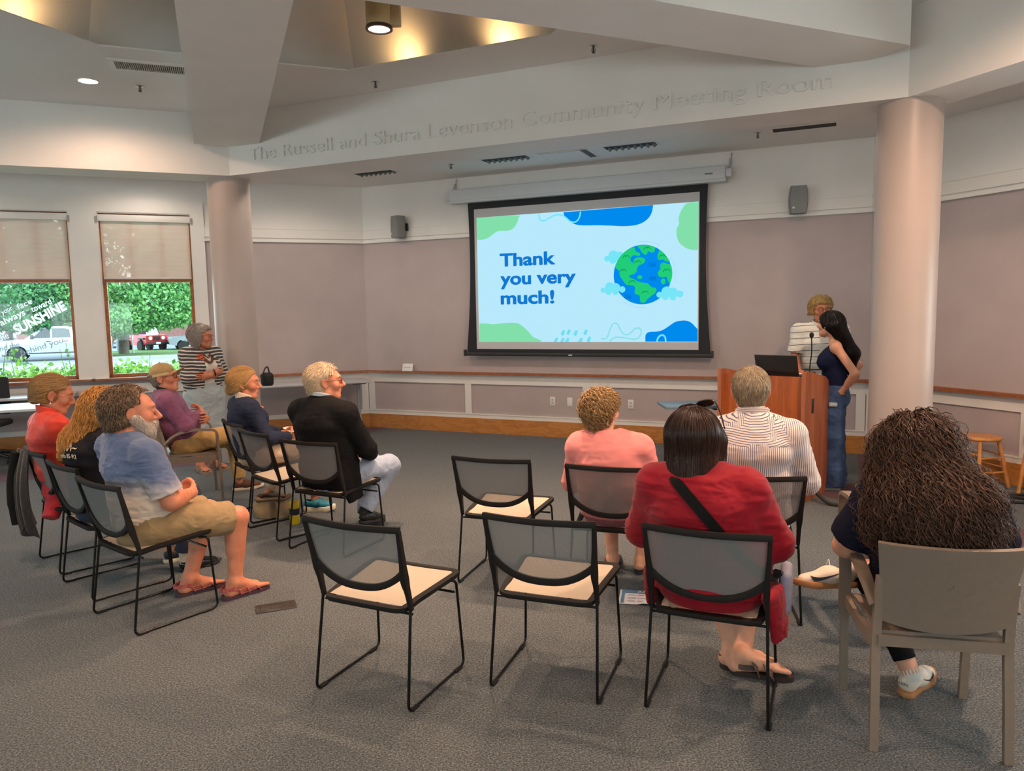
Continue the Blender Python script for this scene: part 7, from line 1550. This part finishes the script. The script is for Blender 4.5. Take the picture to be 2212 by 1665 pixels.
nb = A3(*J['nb']); mb = MB(); C = [nb+A3(.066*math.cos(a), .060*math.sin(a)+.018, .028-.026*math.sin(a)) for a in np.linspace(0, 2*PI, 33)[:-1]]; mb.tube(C, 1., prof=[(-.002, -.02), (.010, -.022), (.009, .014), (.002, .02)], closed=True, up=(0, 0, 1)); mb.obj('collar', cloth('cream_collar', srgb(214, 212, 200)), P.root, smooth=50)
MB().rbox((-.016, .112, 1.15), (.016, .124, 1.44), .004).obj('button_placket', MATS['cream_collar'], P.root)
trousers(P, cloth('grey_shorts', srgb(110, 104, 98)), .02, .03, .9, .68)
hbo = hair_mat('hair_bleached', srgb(120, 92, 48), srgb(224, 192, 124))
hair(P, skull_hair(P, .022, .070, .055, .02, -.03, -.1, .004, ear=.03), hbo, [dict(flow=flow_from(P.g(0, -.03, .13), .45), n=1600, length=.085, r=.0017, steps=8, curl=.007, wav=.06, off=.004, lift=.10, seed=19, jit=.35)], wr=.008, forbid=hairline(P))
glasses(P, mat('glasses_dark', (.03, .025, .02), .3), r=.002)
shoe(P, (-.095, -.06, 0), (-.11, .21, 0), M_wsn, M_wsn); shoe(P, (.095, -.06, 0), (.11, .21, 0), M_wsn, M_wsn)
# ---------------------------------------------------------------- standing woman in the striped jacket
J = standing(.945, hd=(.0, .035, 1.455), nb=(0, -.015, 1.315), elL=(-.225, .05, 1.03), elR=(.225, .05, 1.03), wrL=(.045, .175, 1.045), wrR=(-.045, .165, 1.075))
P = Person('standing woman with wavy grey hair and glasses in a striped jacket, arms folded', (-3.34, 7.96), -122, J, SK_A, .006, dict(hipw=.165, hipd=.115, waiw=.14, waid=.10, chew=.155, ched=.105, bust=.03, arm=(.046, .038, .025), neck=.05), (28, 0, 0), 1.0, dict(jaw=.95))
P.body(hands=[hand_prims(J['wrR'], (-.9, -.05, .1), (-.1, -.9, 0), (.1, .1, 1), .6, .92), hand_prims(J['wrL'], (.9, -.05, -.1), (.1, -.9, 0), (.1, .1, 1), .6, .92)], feet=[foot_prims(J['anL'], (-.12, .17, .03), .95), foot_prims(J['anR'], (.12, .17, .03), .95)], brow=MATS['brow_grey'])
shirt(P, cloth('white_blouse', srgb(226, 216, 204)), 'blouse', .010, .01, .3, .86, .003, .08)
mj = stripe_mat('jacket_stripe', srgb(70, 66, 66), srgb(214, 206, 196), (0, .12, 1), .034, .36, wob=.03)
pr = torso_prims(P.J, P.B, .026)+[cone((0, -.02, .98), (0, -.03, .68), .13, .12, .06, (1, 0, 0), 1.5, f1=0.)]
for S in 'LR': pr += arm_prims(P.J, P.B, S, .026, .020, .03, .82, f1=0.)
pr += [cone((0, .14, 1.32), (0, .20, .66), .065, .10, .02, (1, 0, 0), 1.0, op='sub')]+P.neckcut(.085)+[cutp((0, 0, .70), (0, 0, -1))]
P.garment('jacket', pr, mj, .006, wscale=8.)
trousers(P, mat('pale_denim', srgb(178, 188, 190), .88, noise=.12, nscale=8, bump=.3, bscale=600), .03, .04, .80, .70, .007, 'skirt', extra=[cone((0, 0, .82), (0, 0, .30), .14, .15, .1, (1, 0, 0), 1.35, f1=0.)])
mb = MB(); nb = A3(*J['nb']); mb.tube(catmull([nb+A3(-.075, .0, .02), nb+A3(-.07, .10, -.06), nb+A3(-.01, .155, -.13), nb+A3(.05, .12, -.08), nb+A3(.075, .0, .02)], 6, False), .013, 8); mb.tube(catmull([nb+A3(-.06, .02, .03), nb+A3(-.045, .10, -.03), nb+A3(0, .135, -.08), nb+A3(.045, .10, -.03), nb+A3(.06, .02, .03)], 6, False), .007, 8); mb.obj('bead_necklace', mat('bead_brown', srgb(110, 62, 40), .35, noise=.7, nscale=60, dark=(.02, .012, .01)), P.root)
mb = MB(); mb.tube(catmull([nb+A3(.08, .03, .01), nb+A3(.085, .125, -.08), nb+A3(.07, .15, -.20)], 5, False), 1., prof=[(-.03, -.004), (.03, -.004), (.03, .004), (-.03, .004)], up=(.2, 1, .2)); mb.obj('scarf', stripe_mat('scarf_check', srgb(206, 84, 44), srgb(70, 40, 36), (.4, 0, 1), .03, .3), P.root, smooth=60)
mb = MB(); w_ = A3(*J['wrR']); d = nrm(A3(*J['elR'])-w_); a = nrm(np.cross(d, A3(0, 0, 1))); b = np.cross(d, a); mb.tube([w_+d*.015+a*.032*math.cos(t)+b*.032*math.sin(t) for t in np.linspace(0, 2*PI, 21)[:-1]], .007, 6, closed=True); mb.obj('watch', mat('watch_black', (.015, .015, .018), .3), P.root)
hgw = hair_mat('hair_grey_wavy', srgb(104, 92, 86), srgb(206, 194, 182))
hair(P, skull_hair(P, .024, .080, .052, .022, -.09, .1, .008, ear=0)+[cone(P.g(-.07, -.04, -.02), P.g(-.07, -.05, -.10), .045, .035, .04), cone(P.g(.07, -.04, -.02), P.g(.07, -.05, -.10), .045, .035, .04)], hgw, [dict(flow=flow_from(P.g(0, .02, .14), .7), n=1600, length=.13, r=.0016, steps=10, curl=.007, wav=.06, off=.004, seed=20, jit=.2)], wr=.006, forbid=hairline(P))
glasses(P, mat('glasses_orange', srgb(150, 70, 30), .3), r=.002)
M_tan = mat('tan_sandal', srgb(150, 126, 104), .7)
for x, an in ((-.12, 'anL'), (.12, 'anR')): sandal(P, J[an], (x, .17, 0), M_tan, M_tan, 'trek', .24)

# ================================================================== OUTSIDE THE WINDOWS
ZG = -.63
def LW(x, y, z): return np.array(wp(wallframe(AL, 0), x, y, z))
M_asph = mat('pale_asphalt', (.20, .21, .23), .9, noise=.1, nscale=3, bump=.2, bscale=90); M_lawn = mat('lawn_grass', (.12, .22, .05), .95, noise=.35, nscale=6, bump=.6, bscale=40); M_curb = mat('kerb_concrete', (.26, .26, .27), .8, noise=.08)
def oplane(name, x0, x1, y0, y1, z, m, th=.05):
    mb = MB(); mb.box((x0, y0, z-th), (x1, y1, z), 0, wallframe(AL, 0)); return struct(mb.obj(name, m, smooth=0))
oplane('ground_car_park', -60, 45, 11.2, 130, ZG, M_asph)
oplane('lawn_near', -30, 20, 11.3, 15.2, ZG+.02, M_lawn, .04); oplane('lawn_far', -7.2, 20, 47.0, 56.5, ZG+.10, M_lawn, .1); oplane('kerb', -7.4, 20, 46.7, 47.0, ZG+.12, M_curb, .12); oplane('lawn_strip', -8, 20, 36.2, 38.3, ZG+.05, M_lawn, .05)
def leaf_mat(name, c1, c2, tr=.35):
    m = bpy.data.materials.new(name); m.use_nodes = True; nt = m.node_tree; b = nt.nodes['Principled BSDF']; L = nt.links.new
    g = nd(nt, 'ShaderNodeNewGeometry'); mx = nd(nt, 'ShaderNodeMix', data_type='RGBA'); mx.inputs['A'].default_value = (*c1, 1); mx.inputs['B'].default_value = (*c2, 1)
    L(g.outputs['Random Per Island'], mx.inputs['Factor']); L(mx.outputs['Result'], b.inputs['Base Color']); b.inputs['Roughness'].default_value = .55
    t = nd(nt, 'ShaderNodeBsdfTranslucent'); L(mx.outputs['Result'], t.inputs['Color']); ms = nd(nt, 'ShaderNodeMixShader', Fac=tr); L(b.outputs[0], ms.inputs[1]); L(t.outputs[0], ms.inputs[2]); L(ms.outputs[0], nt.nodes['Material Output'].inputs['Surface'])
    MATS[name] = m; return m
def leaves(n, centers, radii, size, seed, shell=.55):
    rg = np.random.default_rng(seed); centers = np.asarray(centers, float); radii = np.asarray(radii, float)
    k = rg.integers(0, len(centers), n); d = rg.normal(size=(n, 3)); d /= np.linalg.norm(d, axis=1)[:, None]; r = shell+(1-shell)*rg.random(n)**.5
    P = centers[k]+d*radii[k]*r[:, None]
    a = rg.normal(size=(n, 3)); a[:, 2] -= .3; a /= np.linalg.norm(a, axis=1)[:, None]; b = np.cross(a, rg.normal(size=(n, 3))); b /= np.linalg.norm(b, axis=1)[:, None]
    s = size*(.6+.8*rg.random(n))[:, None]; c = np.cross(a, b)*s*.12
    V = np.stack([P, P+a*s*.5+b*s*.32+c, P+a*s, P+a*s*.5-b*s*.32+c], 1).reshape(-1, 3); Q = np.arange(n*4).reshape(-1, 4); return V, Q
M_bark = mat('bark', (.16, .13, .11), .9, noise=.3, nscale=12, bump=.5); M_leafA = leaf_mat('leaf_fresh', srgb(48, 104, 58), srgb(132, 186, 100)); M_leafB = leaf_mat('leaf_deep', srgb(44, 92, 66), srgb(104, 160, 96)); M_leafC = leaf_mat('leaf_shrub', srgb(58, 112, 36), srgb(150, 190, 80))
def tree(base, blobs, n, size, m, lb, seed, branches=()):
    t = empty('tree', tuple(base)); tag(t, lb, 'tree', 'trees beyond the car park'); base = np.asarray(base)
    tp = np.mean([b[0] for b in blobs], 0)-base
    mb = MB(); mb.tube(catmull([(0, 0, -.05), (tp[0]*.15, tp[1]*.15, 1.2), (tp[0]*.5, tp[1]*.5, tp[2]*.6), tuple(tp)], 5, False), [.30]*6+[.24]*5+[.15]*5, 10); mb.obj('trunk', M_bark, t)
    for p in branches: mb = MB(); mb.tube(catmull([np.asarray(q)-base for q in p], 5, False), np.linspace(.2, .06, len(p)*5-4), 8); mb.obj('branch', M_bark, t)
    V, Q = leaves(n, [np.asarray(b[0])-base for b in blobs], [b[1] for b in blobs], size, seed); fast_mesh('foliage', V, Q, m, t, smooth=False)
tree(LW(-5.6, 51, ZG), [(LW(-5.6, 51, 4.3), (4.4, 3.6, 3.6)), (LW(-3.2, 49, 2.6), (2.6, 2.4, 1.7)), (LW(-8.0, 48.5, 3.4), (2.6, 2.4, 1.9)), (LW(-1.2, 50, 4.2), (3.2, 3, 2.6)), (LW(-5, 48, 1.6), (1.5, 1.5, .8)), (LW(-6.6, 49, .9), (1.3, 1, .5))], 30000, .23, M_leafA, 'big spreading tree on the lawn, seen through the right window', 1,
     [(LW(-7.0, 48.5, ZG), LW(-6.4, 48.8, 0), LW(-5.2, 49, 1.0), LW(-4.4, 49, 1.8)), (LW(-5.6, 51, .5), LW(-3.8, 50, 2.6), LW(-2.0, 50, 4.2))])
tree(LW(-12.6, 55, ZG), [(LW(-11.5, 50, 4.4), (4.6, 3.4, 3.0)), (LW(-8.6, 48, 2.9), (1.8, 2, 1.3)), (LW(-12.0, 49, 1.9), (1.7, 1.6, .9)), (LW(-9.6, 48, 1.6), (1.4, 1.2, .7))], 26000, .23, M_leafB, 'bluish green tree behind the white pickup, seen through the left window', 2)
tree(LW(1.5, 60, ZG), [(LW(1.0, 58, 4.5), (5, 3, 4.2)), (LW(-2.0, 60, 5.5), (4, 3, 3.4))], 14000, .30, M_leafA, 'tree behind the white car, at the right edge of the right window', 3)
tree(LW(-9, 78, ZG), [(LW(-9, 76, 6.5), (14, 4, 6.0)), (LW(-20, 76, 6.5), (10, 4, 6.0)), (LW(4, 76, 6.5), (10, 4, 6.0))], 9000, .75, M_leafB, 'far mass of trees closing the car park', 4)
for i, (x, y, z, w, lb) in enumerate(((-3.3, 12.7, .58, .55, 'leafy shrub at the lower left corner of the left window'), (-2.55, 12.5, .48, .5, 'leafy shrub under the lettering of the left window'), (-1.95, 12.8, .42, .42, 'thin leafy shrub at the right side of the left window'), (-1.25, 12.6, .48, .5, 'leafy shrub at the lower left of the right window'), (-.55, 12.6, .50, .5, 'leafy shrub below the head of the standing woman outside'))):
    b = LW(x, y, ZG); s = empty('shrub', tuple(b)); tag(s, lb, 'shrub', 'shrubs outside the windows')
    V, Q = leaves(3600, [(0, 0, 1.28), (-.25, .1, 1.1), (.25, 0, 1.15), (0, 0, .7)], [(w, .35, z*.55+.15), (w*.7, .3, .4), (w*.7, .3, .4), (w, .35, .5)], .075, 30+i, .2); 
    mb = MB(); rg = np.random.default_rng(60+i); EX = []
    for k in range(7):
        a = rg.random()*2*PI; tx, ty = math.cos(a)*w*.8, math.sin(a)*.25; h = 1.45+.55*rg.random()*(1 if k < 3 else .3); mb.tube([(0, 0, 0), (tx*.6, ty*.6, h*.55), (tx, ty, h)], [.012, .009, .004], 6)
        for q in range(9): EX.append((tx*(.6+.4*q/9), ty, h*(.62+.38*q/9)))
    mb.obj('stem', mat('green_stem', (.12, .16, .06), .7), s); V2, Q2 = leaves(110, EX, np.full((len(EX), 3), .05), .075, 80+i, .1); fast_mesh('foliage', np.concatenate([V, V2]), np.concatenate([Q, Q2+len(V)]), M_leafC, s, smooth=False)
# ---- vehicles
M_wpaint = mat('white_car_paint', (.26, .29, .33), .25, coat=.5, noise=.02); M_rpaint = mat('red_car_paint', (.62, .03, .04), .28, coat=.5, noise=.03); M_dglass = mat('car_glass', (.008, .012, .014), .06, spec=.7); M_tyre = mat('tyre', (.02, .02, .02), .8); M_rim = mat('rim', (.3, .3, .31), .35, metal=.7)
def wheelparts(root, pts, r, w=.24):
    for x, y in pts:
        Mw = np.array([[1, 0, 0, x], [0, 0, 1, y], [0, -1, 0, r], [0, 0, 0, 1.]])
        o = MB().lathe([(r*.62, -w/2), (r*.95, -w/2), (r, -w/2+.04), (r, w/2-.04), (r*.95, w/2), (r*.62, w/2)], 26, M=Mw).obj('wheel', M_tyre, root, smooth=50)
        mb = MB(); mb.lathe([(.01, w/2-.06), (r*.2, w/2-.04), (r*.62, w/2-.05)], 20, M=Mw, cap=False); mb.lathe([(.01, -w/2+.06), (r*.2, -w/2+.04), (r*.62, -w/2+.05)], 20, M=Mw, cap=False)
        for k in range(6): a = 2*PI*k/6; mb.box((-.03, .05, w/2-.05), (.03, r*.6, w/2-.02), 0, Mw@np.array([[math.cos(a), -math.sin(a), 0, 0], [math.sin(a), math.cos(a), 0, 0], [0, 0, 1, 0], [0, 0, 0, 1.]]))
        mb.obj('rim', M_rim, o)
def sideprism(mb, prof, w, mi=0, taper=None):
    """profile (x,z) extruded across the width, upper points drawn in by taper"""
    n = len(prof); V = []
    for s in (-1, 1):
        for x, z in prof: V.append((x, s*w/2*(1-(taper*max(0, z-1.05) if taper else 0)), z))
    mb.add(V, [tuple(range(n)), tuple(range(n, 2*n))[::-1]]+[(i, n+i, n+(i+1) % n, (i+1) % n) for i in range(n)], mi)
def vehicle(name, loc, yaw, lb, cat): v = empty(name, (loc[0], loc[1], ZG), yaw); tag(v, lb, cat, None); return v
tr = vehicle('pickup_truck', (-25.5, 41.55), math.atan2(-.45, -.893), 'white crew-cab pickup truck parked outside the left window', 'truck')
def archline(x0, x1, z, r, c): return [(c+r*math.cos(a), .38+r*math.sin(a)) for a in np.linspace(PI, 0, 9)]
prof = [(-2.75, .55)]+[(x, z) for x, z in archline(0, 0, 0, .50, -1.85)]+archline(0, 0, 0, .50, 1.80)+[(2.75, .55), (2.85, .85), (2.78, 1.12), (1.55, 1.22), (1.2, 1.24), (-.75, 1.26), (-2.75, 1.26)]
mb = MB(); sideprism(mb, prof, 1.98); mb.obj('body', M_wpaint, tr, smooth=30)
mb = MB(); sideprism(mb, [(1.45, 1.2), (.62, 1.83), (.3, 1.90), (-.55, 1.90), (-.82, 1.82), (-.95, 1.2)], 1.92, 0, .22); mb.obj('cab', M_wpaint, tr, smooth=30)
for s in (-1, 1):
    mb = MB(); y = s*.90
    for P_ in ([(1.05, 1.27), (.58, 1.75), (.22, 1.78), (.22, 1.27)], [(.12, 1.27), (.12, 1.78), (-.50, 1.78), (-.70, 1.68), (-.74, 1.27)]): mb.add([(x, s*(.965*(1-.22*max(0, z-1.05))+.002), z) for x, z in P_], [(0, 1, 2, 3) if len(P_) == 4 else (0, 1, 2, 3, 4)])
    mb.obj('side_window', M_dglass, tr, smooth=0)
    mb = MB(); mb.rbox((.98, s*1.0-.10, 1.22), (1.14, s*1.0+.10, 1.44), .04); mb.obj('mirror', M_blackpl, tr)
    mb = MB(); mb.box((.20, s*.985-.01, 1.05), (.42, s*.985+.015, 1.09)); mb.box((-.62, s*.985-.01, 1.05), (-.40, s*.985+.015, 1.09)); mb.obj('door_handle', M_blackpl, tr, smooth=0)
    mb = MB(); mb.box((-.85, s*.985-.005, .5), (-.87, s*.992, 1.26)); mb.box((.155, s*.985-.005, .55), (.165, s*.992, 1.26)); mb.box((-1.25, s*.96-.05, .42), (1.25, s*.96+.05, .48)); mb.obj('side_step', M_blackpl, tr, smooth=0)
    mb = MB(); mb.box((-2.78, s*.9-.06, .95), (-2.74, s*.9+.06, 1.22)); mb.obj('tail_lamp', mat('tail_red', (.5, .02, .02), .3), tr, smooth=0)
wheelparts(tr, [(-1.85, -.85), (-1.85, .85), (1.80, -.85), (1.80, .85)], .41)
jp = vehicle('off_road_car', (-25.0, 50.7), rad(-40), 'bright red open off-road car facing the lawn outside the right window', 'car')
prof = [(-1.75, .55), (-1.45, .5)]+[(-1.15+.42*math.cos(a), .42+.42*math.sin(a)) for a in np.linspace(PI, 0, 8)]+[(.83+.42*math.cos(a)*.8, .42+.42*math.sin(a)) for a in np.linspace(PI, 0, 8)]+[(1.55, .55), (1.62, 1.08), (.55, 1.16), (.5, 1.05), (-1.75, 1.05)]
mb = MB(); sideprism(mb, prof, 1.42); mb.obj('body', M_rpaint, jp, smooth=30)
mb = MB(); mb.rbox((.6, -.84, .82), (1.45, -.62, .92), .04); mb.rbox((.6, .62, .82), (1.45, .84, .92), .04); mb.rbox((-1.6, -.84, .82), (-.75, -.62, .92), .04); mb.rbox((-1.6, .62, .82), (-.75, .84, .92), .04); mb.obj('fender', M_blackpl, jp)
mb = MB(); mb.add([(.45, -.70, 1.14), (.45, .70, 1.14), (.22, .64, 1.62), (.22, -.64, 1.62)], [(0, 1, 2, 3)]); mb.obj('windscreen', mat('pale_screen', (.55, .62, .62), .1), jp, smooth=0)
mb = MB(); mb.tube([(.45, -.72, 1.12), (.22, -.66, 1.64), (.22, .66, 1.64), (.45, .72, 1.12)], .035, 8); mb.tube([(-.6, -.65, 1.0), (-.7, -.6, 1.68), (-.7, .6, 1.68), (-.6, .65, 1.0)], .035, 8); mb.obj('roll_bar', M_blackpl, jp)
mb = MB()
for k in range(7): y = -.21+.07*k; mb.box((1.60, y-.02, .74), (1.645, y+.02, 1.02))
mb.obj('grille', M_blackpl, jp, smooth=0)
for s in (-1, 1): Mw = np.array([[0, 0, 1, 1.61], [0, 1, 0, s*.42], [-1, 0, 0, .90], [0, 0, 0, 1.]]); MB().lathe([(.12, -.02), (.12, .02), (.02, .04)], 18, M=Mw).obj('headlamp', mat('lamp_glass', (.8, .78, .7), .15), jp)
mb = MB(); mb.rbox((1.62, -.80, .46), (1.80, .80, .62), .03); mb.obj('bumper', M_blackpl, jp); mb = MB(); mb.box((1.805, -.15, .50), (1.815, .15, .64)); mb.obj('number_plate', mat('plate_white', (.8, .8, .8), .4), jp, smooth=0)
wheelparts(jp, [(-1.15, -.72), (-1.15, .72), (.83, -.72), (.83, .72)], .38)
def sedan(name, loc, yaw, m, lb, suv=.0):
    v = vehicle(name, loc, yaw, lb, 'car')
    prof = [(-2.2, .45)]+[(-1.35+.40*math.cos(a), .36+.40*math.sin(a)) for a in np.linspace(PI, 0, 8)]+[(1.38+.40*math.cos(a), .36+.40*math.sin(a)) for a in np.linspace(PI, 0, 8)]+[(2.2, .45), (2.28, .75), (2.05, .92), (1.0, 1.02), (-1.9, 1.04), (-2.25, .95)]
    mb = MB(); sideprism(mb, prof, 1.80); mb.obj('body', m, v, smooth=30)
    mb = MB(); sideprism(mb, [(1.05, 1.0), (.35, 1.45+suv), (-.9-suv*2, 1.48+suv), (-1.9, 1.02)], 1.72, 0, .35); mb.obj('roof', m, v, smooth=30)
    for s in (-1, 1): MB().add([(x, s*(.86*(1-.35*max(0, z-1.05))+.004), z) for x, z in ((.9, 1.05), (.32, 1.38+suv), (-.85-suv*2, 1.40+suv), (-1.55, 1.06))], [(0, 1, 2, 3)]).obj('side_window', M_dglass, v, smooth=0)
    mb = MB(); mb.add([(1.02, -.74, 1.03), (1.02, .74, 1.03), (.40, .64, 1.42+suv), (.40, -.64, 1.42+suv)], [(0, 1, 2, 3)], 0, np.array([[1, 0, 0, .02], [0, 1, 0, 0], [0, 0, 1, .005], [0, 0, 0, 1.]])); mb.obj('windscreen', M_dglass, v, smooth=0)
    wheelparts(v, [(-1.35, -.80), (-1.35, .80), (1.38, -.80), (1.38, .80)], .34); return v
sedan('parked_car', (-21.3, 51.2), rad(-150), M_wpaint, 'white car parked to the right of the red off-road car', .15)
sedan('parked_car', (-31.3, 57.5), rad(-60), mat('silver_car_paint', (.5, .52, .54), .3, coat=.5), 'pale car half hidden behind the tree trunk, left of the red car', .15)
sedan('parked_car', (-36.5, 50.5), rad(200), mat('blue_car_paint', (.05, .09, .13), .3, coat=.5), 'dark blue car behind the bonnet of the white pickup')
sg = empty('sign_post', tuple(LW(-4.9, 51.3, ZG-.0)-np.array([0, 0, 0]))); sg.location = (-23.4, 45.79, ZG); tag(sg, 'thin grey sign post with a pink sign standing on the lawn', 'sign')
MB().tube([(0, 0, 0), (-.12, 0, 2.2)], .05, 8).obj('post', M_rim, sg); MB().box((-.05, -.02, 1.25), (.85, .02, 1.95)).obj('board', mat('pink_sign', (.75, .2, .5), .5), sg, smooth=0)
wpo = empty('white_post', (-25.73, 48.52, ZG)); tag(wpo, 'short white post on a concrete foot at the lawn edge', 'post'); MB().lathe([(.16, 0), (.16, 1.3)], 12).obj('shaft', M_wpaint, wpo); MB().lathe([(.5, 0), (.5, .14)], 16).obj('foot', M_curb, wpo)
hs_ = empty('far_building', (-42, 84, ZG), rad(AL)); tag(hs_, 'low brick building far beyond the pickup truck', 'building')
MB().box((-12, 0, 0), (14, 8, 3.2)).obj('wall', mat('brick_red', (.30, .13, .11), .9, noise=.2, nscale=4), hs_, smooth=0); MB().prism([(-.6, 3.1), (8.6, 3.1), (4, 5.6)], -12.6, 14.6, M=np.array([[0, 0, 1, 0], [1, 0, 0, 0], [0, 1, 0, 0], [0, 0, 0, 1.]])).obj('roof', mat('slate_roof', (.32, .35, .40), .8, noise=.1), hs_, smooth=0)
for i in range(5): MB().box((-10+i*5, -.03, 1.0), (-8+i*5, .0, 2.4)).obj('window', M_dglass, hs_, smooth=0)

# ================================================================== LIGHT
w = bpy.data.worlds.new('sky'); SC.world = w; w.use_nodes = True; nt = w.node_tree; bgn = nt.nodes['Background']
tc = nd(nt, 'ShaderNodeTexCoord'); sp = nd(nt, 'ShaderNodeSeparateXYZ'); nt.links.new(tc.outputs['Generated'], sp.inputs[0])
rp = nd(nt, 'ShaderNodeValToRGB'); rp.color_ramp.elements[0].position = .0; rp.color_ramp.elements[0].color = (.80, .90, .95, 1); rp.color_ramp.elements[1].position = .8; rp.color_ramp.elements[1].color = (.55, .75, 1, 1)
nt.links.new(sp.outputs['Z'], rp.inputs['Fac']); nt.links.new(rp.outputs['Color'], bgn.inputs['Color']); bgn.inputs['Strength'].default_value = 9.
def portal(F, o):
    xa, xb, za, zb = o; l = bpy.data.lights.new('daylight_portal', 'AREA'); l.shape = 'RECTANGLE'; l.size = xb-xa; l.size_y = zb-za; l.cycles.is_portal = True
    ob = bpy.data.objects.new('daylight_portal', l); COL.objects.link(ob)
    n = F[:3, 1]; z = n; x = F[:3, 0]; y = np.cross(z, x); M = np.eye(4); M[:3, 0] = x; M[:3, 1] = y; M[:3, 2] = z; M[:3, 3] = wp(F, (xa+xb)/2, .12, (za+zb)/2); ob.matrix_world = Matrix(M.tolist())
for o in (W1, W2, W0, W00): portal(FL, o)
for o in RW: portal(FR, o)
for F, L_, ow in REARW:
    for o in ow: portal(F, o)
SC.view_settings.view_transform = 'Standard'; SC.view_settings.look = 'None'; SC.view_settings.exposure = 0.; SC.view_settings.gamma = 1.; SC.view_settings.use_curve_mapping = False
SC.cycles.max_bounces = 8; SC.cycles.diffuse_bounces = 5; SC.cycles.transparent_max_bounces = 16; SC.cycles.sample_clamp_indirect = 6.
